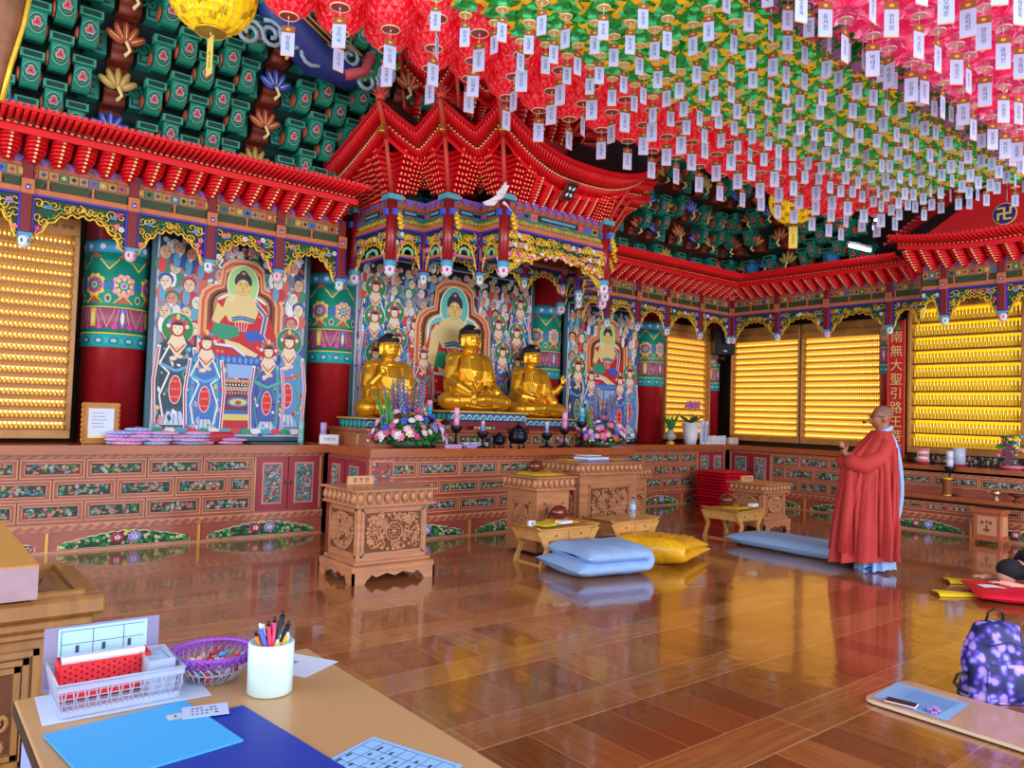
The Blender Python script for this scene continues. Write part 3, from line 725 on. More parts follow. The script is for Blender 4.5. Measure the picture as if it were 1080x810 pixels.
def p_deity(c, x, z, s, R, robe='3878C8', halo=True):
    """standing crowned figure; z = chin height, s = scale"""
    if halo: c.ell(x, z+.05*s, .15*s, .155*s, 'F0F0F0', 22); c.ell(x, z+.05*s, .145*s, .15*s, '0E8A4C', 22)
    b = z-.9*s
    c.poly([(x-.05*s, z-.02*s), (x+.05*s, z-.02*s), (x+.17*s, z-.12*s), (x+.2*s, z-.45*s), (x+.17*s, b+.05*s), (x+.1*s, b), (x-.1*s, b), (x-.17*s, b+.05*s), (x-.2*s, z-.45*s), (x-.17*s, z-.12*s)], robe)
    for q in (-1, 1):
        c.line([(x+q*.16*s, z-.12*s), (x+q*.2*s, z-.45*s), (x+q*.18*s, b+.04*s)], .035*s, 'E8ECF4'); c.line([(x+q*.165*s, z-.14*s), (x+q*.2*s, z-.45*s), (x+q*.18*s, b+.04*s)], .015*s, 'C82838')
        c.line([(x+q*.11*s, z-.1*s), (x+q*.13*s, z-.5*s), (x+q*.11*s, b+.05*s)], .03*s, R.choice(['2848A8', '40A8C0', '283848']))
    c.ell(x, z-.54*s, .060*s, .14*s, 'F0F0F0', 16); c.ell(x, z-.54*s, .054*s, .132*s, R.choice(['D82030', 'D82030', '3A8A70']), 16)
    for i in range(9): c.ell(x+((i % 3)-1)*.028*s, z-(.46+.075*(i//3))*s, .011*s, .011*s, 'F08868', 6)
    c.poly([(x-.07*s, z-.75*s), (x+.07*s, z-.75*s), (x+.13*s, b+.02*s), (x-.13*s, b+.02*s)], 'C8D8F0')
    for i in range(5): c.line([(x+(i-2)*.03*s, z-.72*s), (x+(i-2)*.05*s, b+.03*s)], .008*s, '4868B8')
    c.inc = .3
    for i in range(46):
        a = R.uniform(-1, 1); q = R.uniform(.12, .86); wd = .17 if q > .2 else .12
        if abs(a)*wd < .075 and .36 < q < .74: continue
        c.ell(x+a*wd*s, z-q*s, R.uniform(.008, .022)*s, R.uniform(.01, .035)*s, R.choice(['F0F0F8', 'C82838', '48B8A0', '203070', 'E8C060', '80B8E8', robe, 'E89090']), 6, R.uniform(-.6, .6))
    c.inc = 1
    for q in (-1, 1): c.line([(x+q*.06*s, z-.1*s), (x+q*.15*s, z-.3*s), (x+q*.06*s, z-.38*s), (x+q*.14*s, z-.6*s), (x+q*.1*s, z-.8*s)], .016*s, R.choice(['E04838', '30A088', 'F0F0F0', '3858C8']))
    c.poly([(x-.045*s, z), (x+.045*s, z), (x+.09*s, z-.1*s), (x, z-.24*s), (x-.09*s, z-.1*s)], 'F0DCC0')
    c.line([(x-.07*s, z-.1*s), (x, z-.18*s), (x+.07*s, z-.1*s)], .014*s, 'C83030')
    c.ell(x, z-.14*s, .016*s, .016*s, 'F0C040', 8); c.ell(x-.03*s, z-.24*s, .035*s, .022*s, 'F0DCC0', 10); c.ell(x+.03*s, z-.22*s, .03*s, .02*s, 'E8D0B0', 10)
    c.line([(x-.14*s, z-.3*s), (x, z-.36*s), (x+.14*s, z-.3*s)], .03*s, R.choice(['48B8A0', 'E05040', '60A8E0']))
    c.ell(x, z+.06*s, .085*s, .09*s, 'B82838', 14)
    for i in range(7): a = pi*(i+.0)/6; c.ell(x+.085*s*cos(a), z+.07*s+.085*s*sin(a), .02*s, .022*s, ['E8E0E8', 'E04838', '48A0C8'][i % 3], 8)
    c.ell(x, z+.165*s, .018*s, .03*s, 'F0C848', 8)
    c.ell(x, z+.05*s, .052*s, .066*s, '40302C', 14); c.ell(x, z+.048*s, .049*s, .062*s, 'F2E4C0', 14)
    c.poly([(x-.05*s, z+.08*s), (x+.05*s, z+.08*s), (x+.03*s, z+.11*s), (x-.03*s, z+.11*s)], '202838')
    for q in (-1, 1): c.poly([(x+q*.01*s, z+.055*s), (x+q*.034*s, z+.057*s), (x+q*.03*s, z+.05*s)], '302018')
    c.poly([(x-.012*s, z+.014*s), (x+.012*s, z+.014*s), (x, z+.006*s)], 'B02828')
def p_ring(c, x, z, w, h, wn, cols):
    """lobed body halo: cols from the outside in"""
    for i, h_ in enumerate(cols):
        k = 1-i*.055*1.2/w*.5
        pts = [(x-w*k, z-h), (x-w*k, z+h*.12*k), (x-w*k*.93, z+h*.3*k), (x-w*k*.75, z+h*.42*k), (x-wn*k*1.05, z+h*.48*k), (x-wn*k, z+h*.62*k), (x-wn*k*.95, z+h*.85*k), (x-wn*k*.6, z+h*.97*k), (x-wn*.2*k, z+h*1.0*k)]
        c.poly(pts+[(2*x-a, b) for a, b in pts[::-1]], h_)
def p_buddha(c, x, z, s, teal='78D0C8', head='A8E090', down=False):
    """seated figure; z = chin height"""
    p_ring(c, x, z-.2*s, .52*s, .62*s, .27*s, ['F0B890', 'D06038', 'E8A070', '8A4028', '381818', 'C88848', 'F0F0E0', teal])
    for i in range(26):
        a = i/25; c.ell(x+(-1 if a < .5 else 1)*(.44*s), z-.75*s+(a if a < .5 else 1-a)*1.1*s, .012*s, .012*s, 'F0C060', 6)
    c.ell(x, z+.1*s, .2*s, .25*s, 'F0F0D0', 22); c.ell(x, z+.1*s, .185*s, .235*s, head, 22)
    # robe
    c.poly([(x-.08*s, z-.02*s), (x+.08*s, z-.02*s), (x+.3*s, z-.12*s), (x+.4*s, z-.4*s), (x+.48*s, z-.62*s), (x+.5*s, z-.75*s), (x+.2*s, z-.85*s), (x-.2*s, z-.85*s), (x-.5*s, z-.78*s), (x-.46*s, z-.6*s), (x-.38*s, z-.4*s), (x-.3*s, z-.12*s)], 'C81828')
    R = random.Random(4)
    for i in range(34):
        a, b = R.uniform(-.42, .42), R.uniform(-.8, -.14)
        if abs(a) > .17+abs(b+.4)*.1: c.ell(x+a*s*(.7+abs(b)*.4), z+b*s, .02*s, .02*s, 'F07858', 8)
    c.line([(x+.12*s, z-.06*s), (x+.3*s, z-.25*s), (x+.26*s, z-.5*s), (x+.42*s, z-.74*s)], .06*s, 'E8E8F0'); c.line([(x+.12*s, z-.06*s), (x+.3*s, z-.25*s), (x+.26*s, z-.5*s), (x+.42*s, z-.74*s)], .035*s, '5868A8')
    # chest
    c.poly([(x-.07*s, z), (x+.07*s, z), (x+.16*s, z-.07*s), (x+.2*s, z-.22*s), (x+.15*s, z-.36*s), (x-.15*s, z-.36*s), (x-.24*s, z-.22*s), (x-.2*s, z-.08*s)], 'E8D090')
    c.line([(x-.12*s, z-.33*s), (x, z-.3*s), (x+.16*s, z-.33*s)], .05*s, '2A3A78'); c.line([(x-.12*s, z-.33*s), (x, z-.3*s), (x+.16*s, z-.33*s)], .02*s, '60A8D8')
    c.poly([(x-.12*s, z-.36*s), (x+.16*s, z-.36*s), (x+.1*s, z-.48*s), (x-.08*s, z-.48*s)], 'C81828')
    for i in range(5): c.line([(x+(i-2)*.04*s, z-.36*s), (x+(i-2)*.025*s, z-.47*s)], .008*s, 'F0E0E0')
    c.poly([(x-.32*s, z-.38*s), (x-.05*s, z-.42*s), (x-.02*s, z-.52*s), (x-.2*s, z-.6*s), (x-.36*s, z-.52*s)], '289A78')
    c.poly([(x+.02*s, z-.48*s), (x+.2*s, z-.44*s), (x+.3*s, z-.55*s), (x+.1*s, z-.6*s)], '3858C8')
    if down:
        c.poly([(x-.24*s, z-.1*s), (x-.16*s, z-.14*s), (x-.26*s, z-.6*s), (x-.3*s, z-.85*s), (x-.36*s, z-.84*s), (x-.34*s, z-.5*s), (x-.31*s, z-.2*s)], 'E8D090')
    else:
        c.poly([(x-.3*s, z-.14*s), (x-.36*s, z-.36*s), (x-.28*s, z-.4*s), (x-.14*s, z-.2*s), (x-.1*s, z-.04*s), (x-.17*s, z-.06*s), (x-.24*s, z-.2*s)], 'E8D090')
        c.ell(x-.13*s, z-.07*s, .045*s, .05*s, 'F0DCA0', 10)
    c.poly([(x-.2*s, z-.58*s), (x-.02*s, z-.62*s), (x+.22*s, z-.74*s), (x+.18*s, z-.79*s), (x-.02*s, z-.72*s), (x-.18*s, z-.66*s)], 'E8D8A0')
    c.line([(x-.44*s, z-.64*s), (x-.1*s, z-.66*s), (x+.1*s, z-.8*s), (x+.4*s, z-.8*s)], .03*s, 'E8E8F0')
    c.line([(x-.44*s, z-.66*s), (x-.1*s, z-.68*s), (x+.1*s, z-.82*s), (x+.4*s, z-.82*s)], .012*s, '3048A0')
    # head
    c.ell(x, z+.14*s, .108*s, .12*s, '302850', 18); c.ell(x, z+.24*s, .05*s, .045*s, '302850', 12); c.ell(x, z+.245*s, .022*s, .02*s, 'F08838', 8)
    c.ell(x, z+.075*s, .085*s, .105*s, '503828', 18); c.ell(x, z+.073*s, .081*s, .1*s, 'E8C878', 18)
    for q in (-1, 1):
        c.ell(x+q*.092*s, z+.06*s, .016*s, .05*s, 'E8C878', 8); c.poly([(x+q*.014*s, z+.09*s), (x+q*.055*s, z+.092*s), (x+q*.05*s, z+.083*s)], '382010'); c.line([(x+q*.014*s, z+.115*s), (x+q*.06*s, z+.115*s)], .006*s, '503020')
    c.poly([(x-.006*s, z+.085*s), (x+.006*s, z+.085*s), (x+.014*s, z+.045*s), (x-.014*s, z+.045*s)], 'C89858'); c.poly([(x-.024*s, z+.026*s), (x+.024*s, z+.026*s), (x, z+.014*s)], 'B03028'); c.ell(x, z+.145*s, .012*s, .012*s, 'F0F0F0', 8)
def p_throne(c, x, z, s):
    for i in range(7): c.ell(x+(i-3)*.085*s, z-.03*s, .055*s, .07*s, '2858C0', 10); c.ell(x+(i-3)*.085*s, z-.035*s, .03*s, .05*s, '58A0E0', 8)
    c.poly([(x-.2*s, z-.1*s), (x+.2*s, z-.1*s), (x+.17*s, z-.3*s), (x-.17*s, z-.3*s)], '90B8F0')
    for q in (-1, 1): c.poly([(x+q*.22*s, z-.06*s), (x+q*.26*s, z-.38*s), (x+q*.34*s, z-.38*s)], 'D85870')
    for i in range(4):
        c.poly([(x-(.26+.02*i)*s, z-(.32+.06*i)*s), (x+(.26+.02*i)*s, z-(.32+.06*i)*s), (x+(.26+.02*i)*s, z-(.37+.06*i)*s), (x-(.26+.02*i)*s, z-(.37+.06*i)*s)], ['C06040', '382028', 'E0B090', '5A1828'][i])
        for j in range(11): c.ell(x+(j-5)*.045*s, z-(.345+.06*i)*s, .013*s, .015*s, ['F0E0A0', 'F0F0F0', 'C83038', 'E8C0C0'][i], 6)
    c.poly([(x-.3*s, z-.56*s), (x+.3*s, z-.56*s), (x+.3*s, z-.78*s), (x-.3*s, z-.78*s)], '7A1830')
    c.ell(x, z-.66*s, .17*s, .075*s, '4878C8', 18); c.ell(x, z-.66*s, .13*s, .05*s, 'D8D088', 14); c.ell(x, z-.67*s, .05*s, .035*s, 'A85838', 10)
    for q in (-1, 1):
        c.poly([(x+q*.24*s-.02*s, z-.56*s), (x+q*.24*s+.02*s, z-.56*s), (x+q*.24*s+.02*s, z-.78*s), (x+q*.24*s-.02*s, z-.78*s)], '201820')
    c.poly([(x-.34*s, z-.78*s), (x+.34*s, z-.78*s), (x+.36*s, z-.84*s), (x-.36*s, z-.84*s)], '2868C8')
    c.poly([(x-.36*s, z-.84*s), (x+.36*s, z-.84*s), (x+.34*s, z-.93*s), (x-.34*s, z-.93*s)], 'D8D070')
    c.poly([(x-.36*s, z-.93*s), (x+.36*s, z-.93*s), (x+.36*s, z-1.05*s), (x-.36*s, z-1.05*s)], 'C01830')
def base_fill(c, w, h, R, sky):
    c.poly([(-w/2, 0), (w/2, 0), (w/2, h), (-w/2, h)], '8898B0')
    c.poly([(-w/2, h*.86), (w/2, h*.86), (w/2, h), (-w/2, h)], sky)
    cols = ['E8ECF4', 'C82838', '3A68B8', '2E9A78', 'D87060', 'F0F0F0', '48A8C8', '203060', 'E0A0B0', '909CC0', 'B8C8E8', 'E8D8B8']
    c.inc = .15
    for i in range(900):
        x, z = R.uniform(-w/2+.03, w/2-.03), R.uniform(.02, h*.97)
        c.ell(x, z, R.uniform(.012, .045), R.uniform(.015, .07), R.choice(cols), 7, R.uniform(0, 3))
    c.inc = 1
    for i in range(26):        # cloud curls along the top
        x = -w/2+.05+(w-.1)*R.random(); z = h-R.uniform(.03, .22); r = R.uniform(.02, .05)
        c.ell(x, z, r, r, 'F0F0F4', 10); c.ell(x, z, r*.75, r*.75, R.choice(['E89098', '60B890', 'C8D0E0', 'E04858']), 10); c.ell(x+r*.2, z, r*.35, r*.35, 'F8F8F8', 8)
def painting(label, x0, x1, z0, z1, y, kind):
    w, h = x1-x0, z1-z0; t = thing('temple_painting', label, 'painting', ((x0+x1)/2, y, z0))
    mb = MB().m(paint('2A5A6A')); f = .055
    mb.box(-w/2, 0, 0, -w/2+f, .05, h, .006); mb.box(w/2-f, 0, 0, w/2, .05, h, .006); mb.box(-w/2, 0, h-f, w/2, .05, h, .006); mb.box(-w/2, 0, 0, w/2, .05, f, .006)
    mb.box(-w/2+.01, .03, .01, w/2-.01, .06, h-.01); mb.build('frame', t)
    mb = MB().m(paint('C8CCE8')); g = f+.022
    for a, b, c_, d in ((-w/2+f, f, -w/2+g, h-f), (w/2-g, f, w/2-f, h-f), (-w/2+f, f, w/2-f, g), (-w/2+f, h-g, w/2-f, h-f)): mb.box(a, .005, b, c_, .03, d)
    mb.build('inner_border', t)
    c = Canvas(); R = random.Random(kind*7+1); W_, H_ = w-2*g, h-2*g; c.st = [(0, g, 1, 1)]
    base_fill(c, W_, H_, R, '182858' if kind != 2 else '141C38')
    if kind == 2:
        for gz in range(9):
            for gx in range(14): p_monk(c, -W_/2+.1+gx*(W_-.2)/13+(.05 if gz % 2 else 0)+R.uniform(-.02, .02), H_*(.97-.06*gz)-.08+R.uniform(-.02, .02), .8, R)
        spots = [(-.42, .80), (-.32, .66), (-.42, .62), (-.21, .60), (.42, .82), (.28, .66), (.40, .62), (.19, .58), (-.41, .40), (.41, .42), (-.30, .50), (.31, .48)]
        for i, (a, b) in enumerate(spots): p_deity(c, a*W_, b*H_, 1.02, R, R.choice(['3878C8', 'C83848', '3A8A70', '4858B0', '60A8E0']), i not in (3, 7))
        p_throne(c, 0, H_*.36, .95); p_buddha(c, 0.02, H_*.70, 1.25, '70C8C8', '60C8C0', True)
        for q in (-1, 1): p_deity(c, q*.16*W_, H_*.42, .9, R, 'C83848' if q < 0 else '4858B0', False)
    else:
        for gz in range(6):
            for gx in (-3, -2, -1, 1, 2, 3): p_monk(c, gx*W_*.145+(.05 if gz % 2 else -.04)+R.uniform(-.015, .015), H_*(.92-.075*gz)-.05+R.uniform(-.02, .02), .95, R)
        p_buddha(c, .05*W_, H_*.74, .95)
        for i in range(3):
            c.ell(-.38*W_+i*.13, H_*.93-i*.05, .07, .06, ['0E8A4C', '6A3828', 'C86050'][i], 14); p_monk(c, -.38*W_+i*.13, H_*.925-i*.05, .9, R)
            c.ell(.36*W_-i*.05, H_*.9-i*.09, .07, .06, ['C86050', '6A3828', '0E8A4C'][i], 14); p_monk(c, .36*W_-i*.05, H_*.895-i*.09, .9, R)
        p_throne(c, .05*W_, H_*.40, .78)
        p_deity(c, -.37*W_, H_*.50, 1.15, R, '284858'); p_deity(c, .40*W_, H_*.48, 1.1, R, '6890D0')
        p_deity(c, -.18*W_, H_*.44, 1.08, R, '3878C8', False); p_deity(c, .25*W_, H_*.42, 1.04, R, '4858B0', False)
        for i in range(14): c.ell(-W_/2+.06+i*(W_-.12)/13, .04, .06, .035, ['2E9A78', 'E8ECF4', '48A8C8', 'D83848'][i % 4], 10)
    c.mb.build('picture', t)
painting('leftmost tall painting of a seated figure with green halo ring and attendants', 2.12, 3.95, 1.06, 3.44, 8.93, 1)
painting('wide central painting with crowded halos behind the golden statues', 4.56, 7.66, 1.2, 3.56, 8.98, 2)
painting('rightmost tall painting beside the red column and small shelf panel', 8.28, 10.03, 1.06, 3.36, 8.93, 3)

# ---------------------------------------------------------------- lit niches with rows of tiny gilt figures
GLOW = mat('niche_backlight', 'E8B038', .5, emit=.62, eh='FFBE30')
STRIP = mat('led_strip', 'FFF0B0', .5, emit=2.4, eh='FFE488')
NGOLD = mat('niche_gold', 'E0A838', .3, .35)
NWOOD = mat('niche_wood', 'B88040', .4, var=.15)
FIG = MB().m(NGOLD).lathe([(.013, 0), (.015, .006), (.011, .012), (.014, .018), (.011, .034), (.005, .04), (.0075, .047), (.0065, .055), (.001, .06)], n=8)
FIGM = FIG.mesh('gilt_figurine')
tall = MB().m(mat('tall_gilt', 'F8D028', .35, .1)).lathe([(.018, 0), (.02, .01), (.013, .02), (.019, .035), (.017, .08), (.009, .095), (.012, .112), (.009, .128), (.001, .14)], n=8)
tall.m(GILT).prism([(-.021, .0), (.021, 0), (.021, .12), (0, .165), (-.021, .12)], .016, .021)
TALLM = tall.mesh('standing_gilt_figure')
STUFF = MB().m(NGOLD)
def niche(label, F, u0, u1, z0, z1, rows, depth=.12, strip=.016, frame_w=.05, top=.18, wood=NWOOD, name='glowing_niche', back=GLOW, sh=.010, shelf=NWOOD):
    t = thing(name, label, 'shelf panel', tuple(F @ Vector(((u0+u1)/2, 0, z0)))); I = TM[t.name].inverted(); G = I @ F
    MB(G).m(back).box(u0, -depth, z0, u1, -depth+.01, z1).build('back_panel', t)
    mb = MB(G).m(wood)
    mb.box(u0-frame_w, -depth, z0-.0, u0, .04, z1, .006); mb.box(u1, -depth, z0, u1+frame_w, .04, z1, .006); mb.box(u0-frame_w, -depth, z1, u1+frame_w, .03, z1+top, .006); mb.box(u0-frame_w, -depth, z0-.09, u1+frame_w, .03, z0, .006)
    mb.m(mat('niche_carving', '8A5020', .5))
    k = int((u1-u0)/.07)
    for i in range(k): mb.tube(spiral(u0+(i+.5)*(u1-u0)/k, z1+top/2, .03, 1.3, i, .032, 8, (-1)**i), .005, 4)
    mb.build('frame', t)
    p = (z1-z0)/rows; st = MB(G).m(STRIP)
    for r in range(rows):
        MB(G).m(shelf).box(u0, -depth+.01, z0+r*p-(sh-.01), u1, -.01, z0+r*p+.010).build('shelf', t)
        st.box(u0+.005, -depth+.012, z0+r*p+p*.45, u1-.005, -depth+.02, z0+r*p+p*.45+strip)
    st.build('light_strip', t)
    return t, G, p
niche('left gold niche panel of tiny figures, cut by the left picture edge', frame((0, 9.0, 0), (1, 0, 0), (0, -1, 0)), -.25, 1.38, 1.17, 3.17, 18, back=mat('niche_tan', 'D09848', .5, emit=.12), sh=.034, shelf=mat('niche_shelf_tan', 'B87C3C', .4), strip=.022)
k = 0
for r in range(17):
    for i in range(17):
        put_ = put('gilt_figurine', FIGM, None, loc=(.722+i*.0395, 8.945, 1.17+(r+.0)*2.0/18+.011)); put_.scale = (1.15, 1, 1.3)
        tag(put_, 'tiny gilt figurine, %s from right on the %s shelf up in the left niche' % (nth(17-i), nth(r+1)), 'figurine', 'tiny gilt figurines in the left niche panel')
for r in range(18):
    for i in range(41):
        x = -.24+i*.0395
        if r < 17 and .70 < x < 1.39: continue
        if x < .5: continue
        STUFF.M = Matrix.Translation((x, 8.945, 1.17+r*2.0/18+.011)); STUFF.lathe([(.015, 0), (.016, .018), (.006, .05), (.008, .06), (.001, .074)], n=5)
for lab, F, a, b, y in (('small glowing shelf panel of tiny gilt figures left of the corner column', frame((0, 9.05, 0), (1, 0, 0), (0, -1, 0)), 10.9, 12.16, 0),
                       ('wide glowing shelf panel of tiny gilt figures right of the corner column', frame((12.6, 0, 0), (0, 1, 0), (-1, 0, 0)), 7.42, 8.8, 1),
                       ('wide glowing shelf panel of tiny gilt figures behind the standing person', frame((12.6, 0, 0), (0, 1, 0), (-1, 0, 0)), 5.95, 7.33, 1)):
    niche(lab, F, a, b, 1.2, 2.98, 16, frame_w=.03, top=.26)
    for r in range(16):
        n = int((b-a)/.036)
        for i in range(n):
            STUFF.M = F @ Matrix.Translation((a+(i+.5)*(b-a)/n, -.055, 1.2+r*1.78/16+.011)); STUFF.lathe([(.014, 0), (.014, .02), (.006, .05), (.008, .058), (.001, .07)], n=5)
STUFF.M = Matrix(); o = STUFF.build('gilt_figurine_rows')
tag(o, 'countless tiny gilt figurines filling the glowing shelf panels', 'figurines', kind='stuff')
F = frame((12.32, 0, 0), (0, 1, 0), (-1, 0, 0))
niche('tall bright gold niche right of the red banner, rows of standing gilt figures', F, 3.84, 5.34, 1.16, 3.30, 10, depth=.16, strip=.04, top=.14, back=mat('niche_yellow', 'F0C020', .5, emit=.8, eh='FFCC10'), sh=.022, shelf=mat('niche_shelf_brown', '7A3C14', .5))
for r in range(10):
    for i in range(30):
        o = put('standing_gilt_figure', TALLM, None, loc=(12.38, 3.84+.025+i*.05, 1.16+r*.214+.011), rot=(0, 0, -pi/2))
        tag(o, 'standing gilt figurine, %s from left on the %s shelf up in the right niche' % (nth(30-i), nth(r+1)), 'figurine', 'standing gilt figurines in the bright right niche')
# red banner with gold writing
t = thing('hanging_banner', 'narrow red banner with vertical gold characters left of the bright niche', 'banner', (12.2, 5.52, .95))
I = TM[t.name].inverted(); G = I @ frame((12.2, 5.52, 0), (0, -1, 0), (-1, 0, 0))
mb = MB(G).m(mat('banner_red', 'C81424', .5)); mb.box(-.115, -.01, 1.02, .115, .0, 3.12); mb.m(paint('E05020')); mb.box(-.135, -.012, 1.0, -.115, .004, 3.14); mb.box(.115, -.012, 1.0, .135, .004, 3.14); mb.build('cloth', t)
mb = MB(G).m(paint('E8D080'))
for i, ch in enumerate('南無大聖引路王菩薩'):
    v, f = text_geo(ch, .2, False); z = 2.86-i*.222
    mb.add([(x, .006, zz+z) for x, y, zz in v], f)
mb.build('writing', t)
MB(G).m(paint('38A050')).prism([(-.08, 2.99), (.08, 2.99), (0, 3.10)], .0, .006).build('lotus_top', t)
MB(G).m(BLU2).ball((.02, .01, 1.1), (.08, .02, .08), 10, 6).m(LAV).ball((.02, .03, 1.1), (.04, .015, .04), 8, 5).build('blue_flower', t)
# ---------------------------------------------------------------- painted ceiling brackets above the eaves
GE = mat('bracket_edge_green', '3FA888', .5); OSD = mat('bracket_side_orange', 'C05A40', .5); REDSP = paint('E04858')
def head_mesh():
    mb = MB(); w = .15
    prof = [(0, .0), (.14, -.02), (.22, .02), (.27, .1), (.28, .2), (.30, .2), (.30, .27), (0, .27)]       # (out, z)
    n = len(prof); mb.m(GREEN)
    v = [(-w/2, d, z) for d, z in prof]+[(w/2, d, z) for d, z in prof]
    mb.add(v, [tuple(range(n)), tuple(range(2*n-1, n-1, -1))]+[(i, (i+1) % n, (i+1) % n+n, i+n) for i in range(n)])
    mb.m(GE); mb.box(-w/2-.025, .24, .2, w/2+.025, .33, .275); mb.m(DGREEN); mb.box(-w/2-.0, .325, .215, w/2, .335, .26)
    for s in (-1, 1): mb.m(OSD); mb.ball((s*(w/2+.012), .12, .09), (.016, .09, .075), 8, 6)
    # painted nose: light rim, dark field, red flower
    mb.m(GE); mb.add([(-w/2+.0, .135, -.021), (w/2, .135, -.021), (w/2, .222, .018), (-w/2, .222, .018)], [(0, 1, 2, 3)])
    def pq(u, s): # s along the curved nose
        k = s*3; i = min(2, int(k)); a = prof[2+i]; b = prof[3+i] if i < 2 else prof[4]; f = k-i; return (u, a[0]+(b[0]-a[0])*f+.004, a[1]+(b[1]-a[1])*f)
    def sp(cx, cz, r, m, e, q=1.25):
        mb.m(m); mb.add([(x, .262+e+.03*(z/.07), .1+z*q) for x, z in circ(cx, cz, r, r, 12)], [tuple(range(12))])
    sp(0, -.005, .068, LGREEN, .002); sp(0, -.005, .062, DGREEN, .004); sp(0, -.005, .050, GE, .005); sp(0, -.005, .046, paint('12605A'), .006)
    for k in range(3):
        a = -pi/2+k*2*pi/3+pi; sp(.019*cos(a), .019*sin(a), .023, WHITE, .008, 1.1)
    for k in range(3):
        a = -pi/2+k*2*pi/3+pi; sp(.019*cos(a), .019*sin(a), .0185, REDSP, .010, 1.1)
    sp(0, 0, .010, paint('8A1828'), .012)
    return mb.mesh('bracket_head')
def beam_mesh(L=.95):
    mb = MB().m(mat('cross_arm_teal', '2E9A8C', .5)); mb.box(-L/2, -.05, 0, L/2, .05, .1)
    mb.m(DGREEN)
    for z in (.02, .05, .08): mb.box(-L/2, .05, z-.006, L/2, .053, z+.006)
    for s in (-1, 1):
        for k in range(3): mb.m(LGREEN if k % 2 else DGREEN); mb.box(s*(L/2-.04-.05*k)-.012, .05, .005, s*(L/2-.04-.05*k)+.012, .055, .095)
    return mb.mesh('cross_arm')
def key_mesh():
    mb = MB().m(mat('cross_arm_teal', '2E9A8C', .5)); mb.box(-.09, -.1, 0, .09, .06, .24)
    mb.m(DGREEN)
    for k in range(3): mb.box(-.07, .06, .03+.075*k, .05, .064, .045+.075*k); mb.box(-.07+.09*(k % 2), .06, .03+.07*k, -.055+.09*(k % 2), .064, .1+.07*k)
    return mb.mesh('end_block')
def nose_mesh(col):
    mb = MB().m(mat('lotus_brown', '8A3A28', .55, var=.1))
    for k in range(4): mb.cyl((-.075, .03+.02*k, .03+.055*k), (.075, .03+.02*k, .03+.055*k), .036, n=8); mb.box(-.075, -.2, .0+.055*k, .075, .04, .055+.055*k)
    mb.m(col)
    for k in range(5):
        a = (k-2)*.55; mb.m(col).ball((.085*sin(a), .15, .07+.07*cos(a)), (.028, .02, .07), 7, 5, Matrix.Rotation(a, 3, 'Y')); mb.m(CREAM).tube([(.04*sin(a), .168, .07+.03*cos(a)), (.125*sin(a), .165, .07+.11*cos(a))], .004, 4)
    mb.tube([(0, .14, .0), (.03, .17, .03), (0, .17, .08)], .014, 5)
    return mb.mesh('lotus_nose')
HEAD, XARM, KEY = head_mesh(), beam_mesh(), key_mesh()
NOSE = [nose_mesh(BLU2), nose_mesh(mat('lotus_ochre', 'C8A050', .5)), nose_mesh(ORANGE)]
arch = MB().m(BLU2).tube([(-.1, 0, 0), (-.1, 0, .1), (-.05, 0, .17), (.05, 0, .17), (.1, 0, .1), (.1, 0, 0)], .022, 6).m(SKYB).prism([(-.09, 0), (.09, 0), (.08, .1), (0, .16), (-.08, .1)], -.01, .0).mesh('blue_arch')
curl = MB().m(GREEN)
for s in (-1, 1): curl.tube([(x, y+.0, z) for x, y, z in spiral(s*.05, .08, .07, 1.4, 0, .0, 14, s)], .016, 6)
curl = curl.mesh('cloud_curl')
def cluster(F, u, d0, z0, label, tiers=5, cols=5, seed=0, lot=False):
    """a bay of the bracket system: tiers step out towards the hall as they rise"""
    o3 = F @ Vector((u, d0, z0)); t = thing('ceiling_bracket_cluster', label, 'ceiling bracket', tuple(o3))
    G = TM[t.name].inverted() @ F
    for k in range(tiers):
        z = z0+k*.36; d = d0+k*.27
        o = put('cross_arm', XARM, t); o.matrix_local = G @ Matrix.Translation((u, d-.08, z+.27))
        for i in range(cols):
            x = u+(i-(cols-1)/2)*.21; dd = d+(0, .13, .02, .17, .05)[i % 5]; zz = z+(0, .1, -.04, .13, .02)[i % 5]
            if lot and (i+k) % 2: continue
            o = put('bracket_head', HEAD, t); o.matrix_local = G @ Matrix.Translation((x, dd, zz))
        for s in (-1, 1):
            o = put('end_block', KEY, t); o.matrix_local = G @ Matrix.Translation((u+s*.52, d, z+.03))
        o = put('cloud_curl', curl, t); o.matrix_local = G @ Matrix.Translation((u-.61, d+.08, z+.1))
        o = put('lotus_nose', NOSE[(k+seed) % 3], t); o.matrix_local = G @ Matrix.Translation((u+.74, d+.04, z+.0)) @ Matrix.Diagonal((1.3, 1.4, 1.6, 1))
        if lot:
            for q in (-.33, .1):
                o = put('lotus_nose', NOSE[(k+seed+(q > 0)) % 3], t); o.matrix_local = G @ Matrix.Translation((u+q+.1*(k % 2), d+.02, z+.0)) @ Matrix.Diagonal((1.5, 1.3, 1.3, 1))
            for q in (-.15, .3): o = put('cloud_curl', curl, t); o.matrix_local = G @ Matrix.Translation((u+q, d+.14, z+.1)) @ Matrix.Diagonal((1.2, 1, 1.2, 1))
    o = put('blue_arch', arch, t); o.matrix_local = G @ Matrix.Translation((u-.1, d0+.32, z0+.02))
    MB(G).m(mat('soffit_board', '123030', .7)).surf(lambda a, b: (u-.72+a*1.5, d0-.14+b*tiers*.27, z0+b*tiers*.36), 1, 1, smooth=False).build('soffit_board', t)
CF = frame((0, 9.2, 0), (1, 0, 0), (0, -1, 0)); CG = frame((12.5, 0, 0), (0, 1, 0), (-1, 0, 0))
